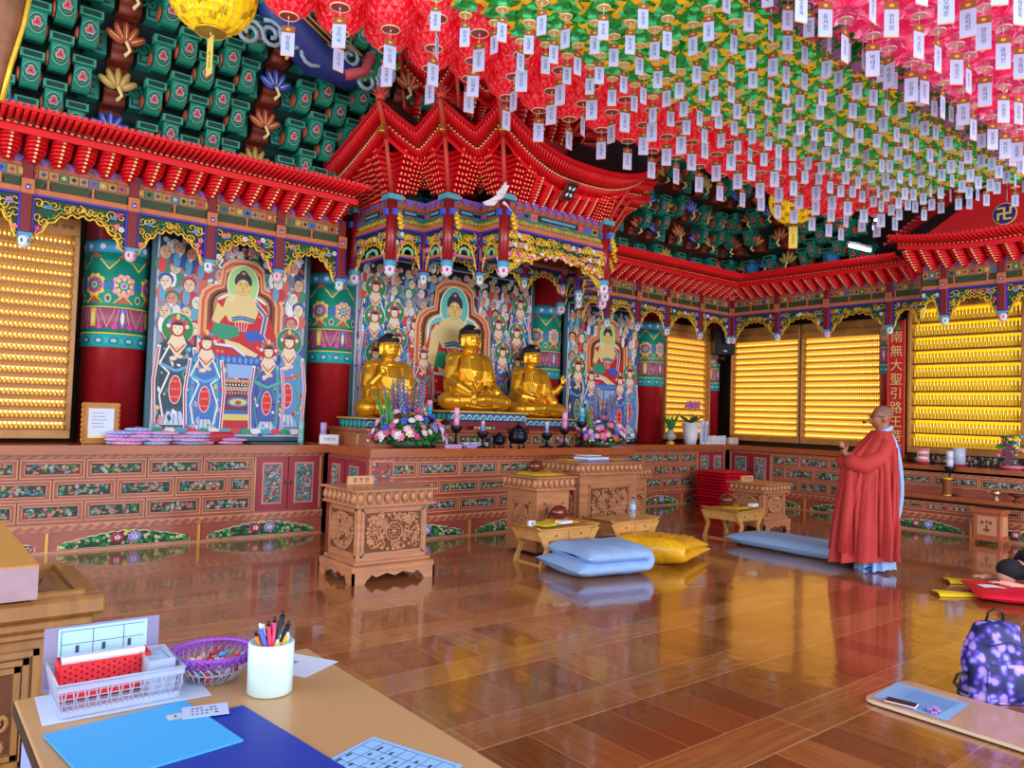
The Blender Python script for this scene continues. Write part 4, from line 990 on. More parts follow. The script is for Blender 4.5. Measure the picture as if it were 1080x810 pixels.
names = ['green painted ceiling bracket cluster at the far left above the niche panel eave',
         'green painted ceiling bracket cluster above the left eave, second from the left',
         'green painted ceiling bracket cluster just left of the canopy roof tips',
         'green painted ceiling bracket cluster hidden partly by the canopy peaks']
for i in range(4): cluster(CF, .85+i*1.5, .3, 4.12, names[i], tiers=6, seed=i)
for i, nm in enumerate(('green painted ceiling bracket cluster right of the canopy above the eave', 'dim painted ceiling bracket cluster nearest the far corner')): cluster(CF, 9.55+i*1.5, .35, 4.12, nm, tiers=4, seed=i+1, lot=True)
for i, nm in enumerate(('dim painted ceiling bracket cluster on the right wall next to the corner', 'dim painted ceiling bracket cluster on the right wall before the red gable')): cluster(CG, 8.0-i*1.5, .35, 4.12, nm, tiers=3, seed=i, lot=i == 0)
# blue dragon scroll beam end behind the lanterns at the upper left
t = thing('painted_beam_end', 'blue and grey painted scroll beam end under the leftmost red lanterns', 'painted beam', (3.45, 7.7, 5.22))
mb = MB().m(paint('2A3A8A')); mb.tube([(-.75, 0, .75), (-.45, 0, .3), (-.1, 0, .02), (.3, 0, -.06), (.6, 0, .1)], [.24, .23, .2, .15, .1], 12); mb.build('beam_end', t)
mb = MB().m(paint('C08A50')); [mb.tube([(-.75+k*.1, -.2, .85), (-.4+k*.12, -.22, .33), (0+k*.12, -.2, .12)], .014, 5) for k in range(4)]; mb.build('gold_stripes', t)
mb = MB().m(paint('A8C0D0')); [mb.tube(spiral(-.85+k*.22, -.0+.05*(k % 3)-.1*(k == 6), .15, 1.6, k, -.12, 18, (-1)**k), .024, 6) for k in range(8)]; mb.build('cloud_scrolls', t)
MB().m(paint('2E8A60')).tube([(.35, -.1, -.12), (.55, -.1, .0), (.62, -.1, .25)], .05, 8).m(paint('D85860')).tube([(.2, -.14, -.12), (.42, -.14, -.02), (.5, -.14, .2)], .06, 8).build('colored_bands', t)

t = thing('carved_pole', 'brown carved pole with a gold edge at the upper left picture corner', 'pole', (.43, 5.0, 3.54))
MB().m(mat('pole_brown', '8A5838', .5, var=.3, scale=10)).tube([(-.10, 0, -.46), (-.075, 0, -.25), (-.045, 0, 0), (-.01, 0, .5)], [.045, .05, .07, .09], 12).build('pole', t)
MB().m(GILT).tube([(-.05, -.03, -.45), (-.02, -.03, -.25), (.03, -.03, 0), (.09, -.03, .5)], .014, 6).build('gold_edge', t)
MB().m(SKYB).ball((-.11, 0, -.5), (.05, .05, .04), 10, 6).m(WHITE).ball((-.12, -.02, -.54), (.04, .04, .03), 10, 6).m(MAG).ball((-.12, -.03, -.58), (.025, .03, .03), 8, 6).build('carved_tip', t)
# ---------------------------------------------------------------- altar cabinets with painted relief panels
PCOL = [paint('2A7048'), mat('relief_green', '3A8858', .5), paint('B8BCC0'), mat('relief_red', 'B03048', .5), paint('C87088'), paint('4888A8'), paint('1E6050'), MATS['relief_green'], paint('B09860'), paint('8890A8')]
def relief(mb, u0, u1, z0, z1, d, R, ground=None, k=None):
    """painted carving of leaves, flowers and animals in a shallow recess"""
    mb.m(ground or mat('relief_ground', '1C3A34', .5)).box(u0, d-.01, z0, u1, d+.002, z1); w, h = u1-u0, z1-z0
    n = k or max(5, int(w*h*1300))
    for i in range(n):
        u, z = R.uniform(u0+.015, u1-.015), R.uniform(z0+.012, z1-.012); m = R.choice(PCOL); mb.m(m)
        if m in (PCOL[0], PCOL[6], MATS['relief_green']): mb.ball((u, d+.004, z), (.026, .007, .010), 6, 4, Matrix.Rotation(R.uniform(0, 3.1), 3, 'Y'))
        elif R.random() < .5:
            for a in range(5): mb.ball((u+.012*cos(a*1.257), d+.005, z+.012*sin(a*1.257)), (.010, .006, .010), 5, 4)
            mb.m(YEL).ball((u, d+.01, z), .005, 4, 4)
        else: mb.ball((u, d+.005, z), (R.uniform(.012, .03), .008, R.uniform(.007, .012)), 6, 4, Matrix.Rotation(R.uniform(-.5, .5), 3, 'Y'))
def moulding(mb, u0, u1, z0, z1, d):
    mb.m(WOODL).box(u0, d, z0, u1, d+.015, z1); n = int((u1-u0)/.1); zc, h = (z0+z1)/2, (z1-z0)/2
    for i in range(n):
        a = u0+(u1-u0)*i/n; b = u0+(u1-u0)*(i+1)/n
        mb.m(WOODC).prism([(a, zc-h*.6), (a+(b-a)*.65, zc+h*.7), (b, zc+h*.2), (a+(b-a)*.35, zc-h*.9)], d+.014, d+.03)
def framed(mb, u0, u1, z0, z1, d, R, bw=.035):
    mb.m(WOODL); t = .012
    for (a, b, c, e) in ((u0, z0, u1, z0+t), (u0, z1-t, u1, z1), (u0, z0+t, u0+t, z1-t), (u1-t, z0+t, u1, z1-t)): mb.box(a, d, b, c, d+.022, e)
    mb.m(WOODC).box(u0+t, d, z0+t, u1-t, d+.012, z1-t)
    t2 = bw; mb.m(WOODL)
    for (a, b, c, e) in ((u0+t2, z0+t2, u1-t2, z0+t2+.008), (u0+t2, z1-t2-.008, u1-t2, z1-t2), (u0+t2, z0+t2, u0+t2+.008, z1-t2), (u1-t2-.008, z0+t2, u1-t2, z1-t2)): mb.box(a, d+.012, b, c, d+.018, e)
    relief(mb, u0+t2+.012, u1-t2-.012, z0+t2+.010, z1-t2-.010, d+.013, R)
def lotus_spray(mb, u0, u1, z0, z1, d, R, col):
    """low fan of lotus leaves with a big flower, shaped like a hill"""
    w = u1-u0; c = (u0+u1)/2; n = int(w/.022)
    def hill(u): q = abs(2*(u-c)/w); return (z1-z0)*(.30+.70*(1-q**1.5))*(.88+.12*abs(sin(u*31)))*(1 if q < .97 else .6)
    for e, m_, dd in ((.010, paint('E0D8B0'), .001), (0, mat('relief_ground', '1C3A34', .5), .003)):
        N = 48; pts = [(u0-e+(w+2*e)*i/N, z0+hill(min(u1, max(u0, u0-e+(w+2*e)*i/N)))+e) for i in range(N+1)]
        for (a, p), (b, q) in zip(pts, pts[1:]): mb.m(m_).add([(a, d+dd, z0-e*.5), (b, d+dd, z0-e*.5), (b, d+dd, q), (a, d+dd, p)], [(0, 1, 2, 3)])
    for i in range(int(w*95)):
        u = R.uniform(u0+.02, u1-.02); z = z0+.012+(hill(u)-.02)*R.random(); r = R.uniform(.014, .034)
        mb.m(R.choice([paint('2A8048'), paint('1E6A48'), paint('48A868'), paint('2A8048'), paint('C8D088')] if R.random() < .93 else [paint('C87088')])).ball((u, d+.006, z), (r, .009, r*.62), 7, 4, Matrix.Rotation(R.uniform(-1, 1), 3, 'Y'))
    for row in range(0):
        for i in range(n):
            u = u0+w*(i+.5)/n; hh = (z1-z0)*(.5+.5*(1-abs(2*(u-c)/w)**2.2)); z = z0+hh*(row+.5)/3
            mb.m([LEAF, mat('relief_green', '3FA860', .5), LGREEN, paint('1E6A48')][(i+row*2) % 4]).ball((u, d+.006, z), (.032, .009, .020), 6, 4, Matrix.Rotation(R.uniform(-.8, .8), 3, 'Y'))
    for u, m in ((c-.09, col), (c+.07, LAV)):
        mb.m(m)
        for a in range(9): mb.ball((u+.045*cos(a*.7), d+.012, z0+(z1-z0)*.55+.035*sin(a*.7)), (.026, .01, .02), 7, 4)
        mb.m(WHITE); [mb.ball((u+.02*cos(a*1.3), d+.02, z0+(z1-z0)*.55+.015*sin(a*1.3)), (.012, .008, .012), 5, 4) for a in range(5)]
    mb.m(YEL); [mb.ball((c+.02*(k-1), d+.02, z1-.012), (.014, .008, .012), 5, 4) for k in range(3)]
def cabinet(label, F, u0, u1, ztop, d0, depth, seed, doors=None, base=True, rows=((.715, .90), (.505, .70), (.30, .49)), post_at=(), zbase=.20, pw=.56):
    t = thing('altar_cabinet', label, 'cabinet', tuple(F @ Vector(((u0+u1)/2, d0, 0)))); I = TM[t.name].inverted(); G = I @ F; R = random.Random(seed)
    MB(G).m(WOODC).box(u0, d0-depth, 0, u1, d0, ztop-.096).build('carcass', t)
    du0, du1 = (doors if doors else (None, None)); spans = [(u0+.03, u1-.03)] if not doors else [(a, b) for a, b in ((u0+.03, du0-.02), (du1+.02, u1-.03)) if b-a > .15]
    for ri, (za, zb) in enumerate(rows):
        for a, b in spans:
            L = b-a; n = max(1, round(L/pw)); w = L/n; cuts = [a+w*i for i in range(n+1)] if ri % 2 == 0 else [a]+[a+w*(i+.5) for i in range(n)]+[b]
            for x0, x1 in zip(cuts, cuts[1:]):
                if x1-x0 < .12: continue
                mb = MB(G); framed(mb, x0+.006, x1-.006, za, zb, d0, R); mb.build('painted_panel', t)
    if doors:
        w = (du1-du0)/2
        for s in (0, 1):
            a = du0+s*w+.006; b = a+w-.012; mb = MB(G).m(mat('door_red', '98283C', .4)).box(a, d0, rows[-1][0], b, d0+.02, rows[0][1]); mb.m(WOODL)
            q = (b-a)*.24; zz0, zz1 = rows[-1][0]+.09, rows[0][1]-.08
            mb.box(a+q-.02, d0+.02, zz0-.02, b-q+.02, d0+.028, zz1+.02); relief(mb, a+q, b-q, zz0, zz1, d0+.03, R, paint('5A7088')); dr = mb.build('door', t)
            x = b-.03 if s == 0 else a+.03; MB(G).m(BLACK).box(x-.006, d0+.02, .58, x+.006, d0+.03, .63).build('door_handle', dr)
        MB(G).m(WOODL).box(du0-.02, d0, rows[-1][0], du0, d0+.03, rows[0][1]).box(du1, d0, rows[-1][0], du1+.02, d0+.03, rows[0][1]).build('door_frame', t)
    mb = MB(G); moulding(mb, u0, u1, ztop-.13, ztop-.095, d0)
    if base: moulding(mb, u0, u1, zbase+.005, zbase+.075, d0)
    mb.build('carved_moulding', t)
    if base:
        L = u1-u0; n = max(1, round(L/1.35))
        for i in range(n):
            a, b = u0+L*i/n+.04, u0+L*(i+1)/n-.04; m = MB(G); lotus_spray(m, a+.06, b-.06, .03, zbase-.02, d0+.004, R, mat('relief_red', 'C83048', .5)); m.build('lotus_relief', t)
            if i: MB(G).m(mat('gold_strip', 'D8A850', .4, .3)).box(a-.055, d0, 0, a-.03, d0+.02, zbase).build('gold_strip', t)
        MB(G).m(WOODL).box(u0, d0, 0, u1, d0+.012, .018).build('plinth_edge', t)
    return t
def top(label, pts, z0, z1, ref):
    t = MB(T(*ref, 0).inverted()).m(WOODT).prismz(pts, z0, z1).build('counter_top'); t.location = ref
    tag(t, label, 'counter top'); return t
FC = frame((0, 7.46, 0), (1, 0, 0), (0, -1, 0))
cabinet('long low altar cabinet with painted relief panels under the leftmost painting', FA, -.2, 4.02, 1.04, 0, .5, 21, doors=(3.2, 3.96))
cabinet('central altar cabinet stepping forward under the golden statues', FC, 4.06, 8.2, 1.05, 0, 1.0, 22, rows=((.72, .90), (.52, .68), (.31, .48)), pw=.6)
cabinet('altar cabinet with painted panels between the central altar and the far corner', FA, 8.24, 11.98, 1.04, 0, .5, 23, doors=(11.15, 11.9), pw=.5)
cabinet('altar cabinet with painted panels along the right wall under the wide shelf panels', frame((12.05, 0, 0), (0, -1, 0), (-1, 0, 0)), -8.46, -5.42, 1.03, 0, .4, 24, doors=(-8.4, -7.6), pw=.5)
top('left stretch of reddish wooden counter top carrying leftmost painting and candy rolls', [(-.25, 8.4), (4.02, 8.4), (4.02, 9.68), (-.25, 9.68)], .95, 1.04, (1.9, 8.6, .95))
top('wide central wooden counter top with flowers and candle stands', [(4.02, 7.36), (8.24, 7.36), (8.24, 9.7), (4.02, 9.7)], .955, 1.05, (6.12, 7.8, .955))
top('wooden counter top in the far corner with white vases and small boxes', [(8.24, 8.4), (11.95, 8.4), (11.95, 5.44), (12.9, 5.44), (12.9, 9.68), (8.24, 9.68)], .95, 1.035, (11, 8.8, .95))
# doors on the side of the central cabinet, seen at its left end
t = thing('side_door_cabinet', 'narrow left end of the central altar with two small red painted doors', 'cabinet end', (4.04, 7.9, .3)); I = TM[t.name].inverted(); G = I @ frame((4.055, 0, 0), (0, -1, 0), (-1, 0, 0)); R = random.Random(3)
for a, b in ((-8.40, -7.98), (-7.96, -7.54)):
    mb = MB(G).m(mat('door_red', '98283C', .4)).box(a, 0, .3, b, .02, .9); mb.m(WOODL).box(a+.1, .02, .38, b-.1, .026, .84); relief(mb, a+.12, b-.12, .4, .82, .028, R, paint('5A7088')); mb.build('door', t)
# painted corner panel at the front left of the central altar
mb = MB(FC); relief(mb, 4.08, 4.34, .52, .9, .035, random.Random(9), paint('B83848'), 60); mb.m(WOODL).box(4.06, .0, .5, 4.36, .03, .92)
o = mb.build('corner_relief'); tag(o, 'painted flower relief at the front left corner of the central altar', 'relief panel')
# gabled bay on the right wall: two-step cabinet
t = cabinet('two-step altar cabinet with dark carved panels under the bright gold niche', frame((11.66, 0, 0), (0, -1, 0), (-1, 0, 0)), -5.38, -2.9, .92, 0, .9, 25, base=False, rows=((.63, .79),), pw=.62)
t = cabinet('lower step of the altar cabinet with a long carved flower base', frame((11.4, 0, 0), (0, -1, 0), (-1, 0, 0)), -5.38, -2.9, .52, 0, .24, 26, base=True, rows=((.30, .42),), zbase=.19, pw=.66)
top('dark red upper counter top under the bright gold niche', [(11.56, 2.9), (11.56, 5.40), (12.9, 5.40), (12.9, 2.9)], .865, .925, (12, 4.1, .865))
top('narrow lower shelf top holding candle stand and brass cups', [(11.28, 2.9), (11.28, 5.40), (11.655, 5.40), (11.655, 2.9)], .475, .53, (11.45, 4.1, .475))
mb = MB(frame((12.3, 0, 0), (0, 1, 0), (-1, 0, 0))); relief(mb, 3.85, 5.3, .94, 1.06, .0, random.Random(77), DARK, 150); o = mb.build('carved_flower_board'); tag(o, 'dark carved flower board at the foot of the bright gold niche', 'carved board')

# ---------------------------------------------------------------- golden statues and their pedestals
HAIR = mat('statue_hair', '141424', .6)
def buddha(label, loc, s, hands, rz=0):
    t = thing('golden_statue', label, 'statue', loc, rz, group=None, scale=s)
    b = MB().m(GOLD)
    b.ball((0, -.06, .10), (.38, .26, .105), 24, 12)
    for q in (-1, 1):
        b.ball((q*.33, -.12, .105), (.13, .17, .10), 16, 10)
        b.tube([(q*.38, -.12, .10), (q*.2, -.27, .11), (-q*.06, -.30, .13)], [.09, .075, .05], 12)
        b.ball((q*.215, .03, .56), (.085, .085, .085), 14, 8)
        b.tube([(q*.19, .02, .60), (q*.245, .0, .46), (q*.27, -.02, .34)], [.075, .08, .075], 12); b.ball((q*.235, -.0, .30), (.085, .13, .20), 14, 10); b.tube([(q*.22, -.1, .3), (q*.26, -.16, .2), (q*.3, -.2, .12)], [.07, .07, .05], 10)
    b.tube([(0, .04, .14), (0, .045, .3), (0, .03, .45), (0, .03, .58)], [.23, .19, .2, .15], 20)
    b.ball((0, .02, .46), (.215, .135, .15), 20, 10); b.ball((0, .03, .6), (.15, .10, .07), 16, 8)
    b.tube([(0, .03, .58), (0, .02, .72)], [.07, .062], 14)
    b.ball((0, .01, .8), (.112, .122, .14), 24, 16); b.ball((0, -.035, .742), (.086, .08, .07), 18, 10)
    b.tube([(0, -.105, .815), (0, -.128, .775)], [.012, .02], 8); b.ball((0, -.112, .742), (.028, .012, .008), 8, 6); b.ball((0, -.106, .729), (.02, .014, .008), 8, 6)
    for q in (-1, 1):
        b.ball((q*.042, -.098, .805), (.026, .014, .009), 10, 6); b.tube([(q*.015, -.114, .835), (q*.045, -.108, .842), (q*.075, -.085, .83)], .006, 6)
        b.tube([(q*.112, .0, .85), (q*.124, -.003, .8), (q*.118, -.005, .715)], [.018, .022, .02], 8)
    # robe folds over the shoulders, sleeves and lap
    for k in range(5):
        b.tube([(-.17+.028*k, .06, .665-.01*k), (-.18+.022*k, -.09-.006*k, .59), (-.21+.03*k, -.140, .46), (-.12+.04*k, -.152, .33-.01*k)], [.013]*4, 6)
        b.tube([(.17-.02*k, .05, .66-.01*k), (.20-.02*k, -.095, .57), (.19-.018*k, -.142, .44), (.17-.02*k, -.15, .28)], [.013]*4, 6)
    for k in range(4):
        b.tube([(-.25-.02*k, -.3+.02*k, .05+.03*k), (-.05, -.34+.02*k, .035+.03*k), (.2, -.31+.02*k, .045+.03*k)], .01, 6)
        b.tube([(-.42+.03*k, -.05-.06*k, .16+.0*k), (-.3+.02*k, -.2-.02*k, .19), (-.18, -.28, .16)], .009, 6)
        b.tube([(.42-.03*k, -.05-.06*k, .16), (.3-.02*k, -.2-.02*k, .19), (.16, -.28, .15)], .009, 6)
    b.tube([(-.13, -.125, .40), (0, -.14, .385), (.13, -.13, .40)], .013, 6); b.tube([(-.13, -.125, .375), (0, -.145, .36), (.13, -.13, .375)], .010, 6)
    b.tube([(-.03, -.15, .37), (-.05, -.17, .30), (-.03, -.2, .24)], [.02, .018, .012], 6)
    def hand(w, f, u, curl=.15):
        """palm centre w, finger direction f, palm normal u"""
        f = Vector(f).normalized(); u = Vector(u).normalized(); s_ = f.cross(u); w = Vector(w)
        b.tube([w-f*.03, w+f*.02], [.028, .032], 8)
        for k in range(4):
            o_ = s_*((k-1.5)*.017); L = (.058, .066, .062, .048)[k]
            b.tube([w+o_+f*.02, w+o_+f*(.02+L*.6)+u*curl*.02, w+o_+f*(.02+L)+u*curl*.07], [.0115, .0105, .008], 6)
        b.tube([w+s_*.025-f*.02, w+s_*.045+f*.012+u*.008, w+s_*.04+f*.04+u*.015], [.012, .011, .008], 6)
    if hands == 'earth':
        b.tube([(-.265, -.02, .34), (-.27, -.2, .27), (-.19, -.31, .19)], [.07, .055, .035], 12); hand((-.175, -.335, .15), (0, -.1, -1), (0, -1, .1), .1)
        b.tube([(.265, -.02, .34), (.24, -.14, .25), (.1, -.22, .2)], [.07, .06, .04], 12); hand((.05, -.235, .2), (-1, -.1, 0), (0, 0, 1), .3)
    elif hands == 'raised_right':
        b.tube([(-.265, -.02, .34), (-.26, -.12, .38), (-.2, -.19, .48)], [.07, .05, .033], 12); hand((-.19, -.2, .52), (.1, -.05, 1), (0, -1, 0), .3)
        b.tube([(.265, -.02, .34), (.26, -.16, .26), (.16, -.25, .22)], [.07, .055, .035], 12); hand((.13, -.27, .22), (-.8, -.5, .1), (0, 0, 1), .5)
    else:
        b.tube([(.265, -.02, .34), (.34, -.14, .36), (.37, -.2, .44)], [.07, .05, .033], 12); hand((.375, -.205, .49), (.1, -.05, 1), (0, -1, 0), .2)
        b.tube([(-.265, -.02, .34), (-.26, -.16, .27), (-.14, -.25, .24)], [.07, .055, .035], 12); hand((-.1, -.265, .24), (.9, -.3, .1), (0, 0, 1), .6)
    put('body', voxel(b, .0065, 1), t)
    h = MB().m(HAIR).ball((0, .022, .885), (.121, .132, .062), 24, 14); h.ball((0, .03, .925), (.075, .08, .048), 18, 10); h.ball((0, .065, .82), (.112, .09, .12), 20, 12)
    put('hair', voxel(h, .007, 2), t)
    MB().m(mat('jewel_gold', 'E8B070', .3, .6)).ball((0, -.093, .915), (.032, .014, .014), 10, 6).ball((0, .03, .975), (.022, .022, .012), 10, 6).build('hair_jewel', t)
    MB().m(WHITE).ball((0, -.113, .85), .007, 8, 6).build('forehead_mark', t)
    g = MB().m(mat('eye_line', '5A3A10', .5))
    for q in (-1, 1): g.tube([(q*.02, -.1135, .802), (q*.042, -.1125, .798), (q*.065, -.1, .803)], .0025, 5)
    g.build('eye_line', t)
    return t
buddha('largest golden seated statue in the middle with one hand over its knee', (6.12, 8.5, 1.50), 1.22, 'earth')
buddha('golden seated statue on the left with a hand raised before its chest', (4.93, 8.62, 1.38), 1.12, 'raised_right')
buddha('golden seated statue on the right with its palm lifted beside the shoulder', (7.33, 8.62, 1.43), 1.12, 'raised_left')
def pedestal(label, x, y, z0, z1, w, d):
    t = thing('statue_pedestal', label, 'pedestal', (x, y, z0)); h = z1-z0
    MB().m(paint('2858A0')).box(-w/2, -d/2, 0, w/2, d/2, h*.8, .01).build('block', t)
    mb = MB(); n = int(w/.11)
    for i in range(n):
        u = -w/2+(i+.5)*w/n
        for r, m in ((.05, WHITE), (.043, mat('wave_teal', '30A890', .5)), (.03, BLU2), (.017, LGREEN)):
            mb.m(m).prism([(u+(r*1.05)*cos(a*pi/8), max(0, h*.1+r*1.3*sin(a*pi/8))) for a in range(9)], -d/2-.03+r*.4, -d/2)
    for s in (-1, 1):
        for i in range(int(d/.11)):
            u = -d/2+(i+.5)*.11; mb.m(mat('wave_teal', '30A890', .5)).ball((s*w/2, u, h*.3), (.015, .045, .05), 8, 6)
    mb.build('wave_petals', t)
    MB().m(GILT).box(-w/2-.02, -d/2-.03, h*.8, w/2+.02, d/2+.02, h, .006).build('gold_rim', t)
pedestal('blue and green wave-painted pedestal under the largest golden statue', 6.12, 8.42, 1.37, 1.498, 1.25, .82)
pedestal('blue and green wave-painted pedestal under the left golden statue', 4.93, 8.56, 1.26, 1.378, 1.06, .72)
pedestal('blue and green wave-painted pedestal under the right golden statue', 7.33, 8.56, 1.31, 1.428, 1.06, .72)
t = thing('altar_step', 'orange wooden altar step with small painted drawers behind the candle stands', 'altar step', (6.12, 8.3, 1.05))
MB().m(mat('step_wood', 'A86038', .4, var=.15)).box(-1.85, -.45, 0, 1.85, .58, .17).build('base', t); MB().m(WOODT).box(-1.9, -.5, .17, 1.9, .6, .209, .004).build('top', t)
mb = MB(frame((0, -.45, 0), (1, 0, 0), (0, -1, 0))); R = random.Random(2)
for i in range(9): relief(mb, -1.78+i*.4, -1.78+i*.4+.34, .035, .13, .005, R)
mb.build('painted_strip', t)
MB().m(mat('upper_step_red', '7A1828', .5)).box(-.62, -.28, .209, .62, .55, .315).box(.66, -.1, .209, 1.76, .6, .255).build('upper_block', t)
# ---------------------------------------------------------------- things on the counters
def candle(name_lab, x, y, z, h, r, cols, pattern=None):
    t = thing('candle', name_lab, 'candle', (x, y, z)); mb = MB(); n = len(cols)
    for i, c in enumerate(cols): mb.m(paint(c)).cyl((0, 0, h*i/n), (0, 0, h*(i+1)/n), r, n=16)
    if pattern:
        for k in range(9):
            for a in range(12):
                mb.m(paint(pattern)).ball((r*cos(a*pi/6+k*.26), r*sin(a*pi/6+k*.26), h*(k+.5)/9), (.006, .006, .009), 5, 4)
    mb.build('wax', t); MB().m(paint('403020')).cyl((0, 0, h), (0, 0, h+.02), .003, n=5).build('wick', t); return t
def candle_stand(lab, x, y, z, h, r=.075):
    t = thing('candle_stand', lab, 'candle stand', (x, y, z)); m = mat('dark_bronze', '2A2430', .35, .6)
    MB().m(m).lathe([(r*1.3, 0), (r*1.3, .012), (r*.9, .025), (r*.3, .04), (.012, .06)], n=18).build('base', t)
    MB().m(m).lathe([(.012, .05), (.01, h*.5), (.02, h*.55), (.01, h*.6), (.012, h-.08)], n=10).build('stem', t)
    MB().m(m).lathe([(.012, h-.09), (r*.6, h-.07), (r*.95, h-.03), (r, h), (r*.85, h+.004), (r*.3, h-.01)], n=18).build('cup', t); return t
def flower_arrangement(lab, x, y, z, s, seed, spikes=True):
    t = thing('flower_arrangement', lab, 'flowers', (x, y, z), scale=s); R = random.Random(seed)
    MB().m(paint('4A6048')).lathe([(.12, 0), (.2, .02), (.22, .07), (.2, .075)], n=20).build('bowl', t)
    mb = MB().m(LEAF)
    for i in range(90):
        a = R.uniform(0, 2*pi); r = R.uniform(.1, .4); zz = .06+.42*(1-r/.45)*R.random()
        mb.ball((r*1.1*cos(a), r*.7*sin(a), zz), (.055, .012, .022), 6, 4, Matrix.Rotation(a, 3, 'Z') @ Matrix.Rotation(R.uniform(-.6, .9), 3, 'Y'))
    mb.build('foliage', t)
    mb = MB().m(mat('blade_green', '4AA84C', .5))
    for i in range(12): b = Vector((-.28+R.uniform(-.05, .05), R.uniform(-.1, .1), .1)); mb.tube([b, b+Vector((-.02, 0, .25)), b+Vector((-.08+R.uniform(-.05, .05), 0, .52+R.uniform(-.05, .1)))], [.012, .01, .002], 4)
    mb.build('blades', t)
    blooms = []
    fl = [PINK, paint('D85890'), paint('F4B8D0'), WHITE, BLU2, paint('F06858'), LAV, MAG, BLU2, PINK, paint('E8F0D0'), PINK, paint('F8D0E0')]
    for i in range(92):
        a = R.uniform(0, 2*pi); q = R.random()**.5; th = q*1.45; r0 = .44
        p = Vector((r0*sin(th)*cos(a)*1.05, r0*sin(th)*sin(a)*.7, .07+.38*cos(th)))
        rr = R.uniform(.026, .044); m = R.choice(fl); mb = MB(); nrm = Vector((p.x, p.y, p.z-.0)).normalized(); Q = nrm.to_track_quat('Z', 'Y').to_matrix()
        mb.m(m)
        for k, (n, rad, dz) in enumerate(((7, .95, 0), (5, .55, .35), (3, .25, .6))):
            for j in range(n):
                b = 2*pi*j/n+k; v = Q @ Vector((rr*rad*cos(b), rr*rad*sin(b), rr*dz)); mb.ball(p+v, (rr*.48, rr*.48, rr*.22), 6, 4, Q)
        mb.m(YEL if i % 3 == 0 else m).ball(p+Q @ Vector((0, 0, rr*.6)), rr*.22, 6, 4); mb.build('bloom', t)
    if spikes:
        for i in range(13):
            b = Vector((R.uniform(-.22, .2), R.uniform(-.12, .12), .35)); tp = b+Vector((b.x*.5, 0, R.uniform(.34, .56))); mb = MB().m(LEAF).cyl(b, tp, .006, n=5); mb.m(R.choice((LAV, LAV, paint('7A70D8'), PURP)))
            for k in range(26):
                f = k/26; p = b.lerp(tp, .12+.88*f); rr = .026*(1-f*.6); mb.ball(p+Vector((cos(k*2.4)*rr, sin(k*2.4)*rr, 0)), .014*(1.1-f*.5), 5, 4)
            mb.build('flower_spike', t)
    for i in range(14):
        a = R.uniform(0, 2*pi); p = Vector((.5*cos(a), .32*sin(a), .05+.1*R.random())); mb = MB().m(LEAF).cyl((p.x*.7, p.y*.7, .12), p, .004, n=4)
        mb.m(R.choice((PINK, WHITE, MAG))).ball(p, .018, 6, 4); mb.build('sprig', t)
    return t
flower_arrangement('large mixed flower arrangement with lavender spikes left of the statues', 4.72, 7.75, 1.05, 1.0, 5)
flower_arrangement('flower arrangement with pink roses right of the statues under the rightmost painting', 7.92, 7.72, 1.05, .92, 8)
Z = 1.05
for i, (x, y, hs, h, r, cols, l1, l2) in enumerate((
    (5.02, 7.78, .36, .20, .035, ('40B0D8', '48B8E0', 'F0A0C8'), 'tall dark candle stand beside the large left flower arrangement', 'blue candle with pink top standing left of the middle statue'),
    (5.30, 7.60, .26, .22, .034, ('E8A0D0', 'F0B0D8'), 'dark candle stand holding the pink candle left of the middle', 'pink candle standing before the left golden statue'),
    (5.58, 7.44, .20, .13, .020, ('5890E0', '88A8E8', 'E8C0E0'), 'small dark candle stand left of the incense burners', 'thin blue candle before the middle golden statue'),
    (6.62, 7.44, .19, .15, .022, ('68A0E8', '90C0F0', 'F0C8D8'), 'small dark candle stand right of the incense burners', 'thin blue candle before the right golden statue'),
    (7.08, 7.60, .25, .22, .034, ('F08AC8', 'F8A8D8'), 'dark candle stand with the pink candle under the right statue', 'pink candle standing right of the right golden statue'),
    (7.5, 7.7, .34, .2, .034, ('38A8D8', '50B8E8', '90D0F0'), 'tall dark candle stand beside the right flower arrangement', 'bright blue candle left of the right flower arrangement'))):
    candle_stand(l1, x, y, Z, hs); candle(l2, x, y, Z+hs-.0, h, r, cols)
def burner(lab, x, y, s):
    t = thing('incense_burner', lab, 'incense burner', (x, y, Z), scale=s); m = mat('black_bronze', '20202C', .3, .7)
    MB().m(m).lathe([(.05, .05), (.11, .08), (.13, .14), (.11, .19), (.125, .21), (.1, .212), (.09, .18)], n=22).build('bowl', t)
    for a in range(3): MB().m(m).tube([(.09*cos(a*2.1), .09*sin(a*2.1), 0), (.1*cos(a*2.1), .1*sin(a*2.1), .04), (.07*cos(a*2.1), .07*sin(a*2.1), .09)], [.016, .012, .02], 8).build('leg', t)
    for q in (-1, 1): MB().m(m).tube([(q*.11, 0, .16), (q*.17, 0, .2), (q*.16, 0, .25), (q*.12, 0, .22)], .010, 7).build('handle', t)
    MB().m(m).lathe([(.1, .212), (.08, .25), (.03, .28), (.015, .3), (.022, .315), (.001, .33)], n=18).build('lid', t)
burner('larger black bronze incense burner at the middle of the altar front', 6.12, 7.42, 1.0)
burner('smaller black bronze incense burner left of the larger one', 5.92, 7.55, .62)
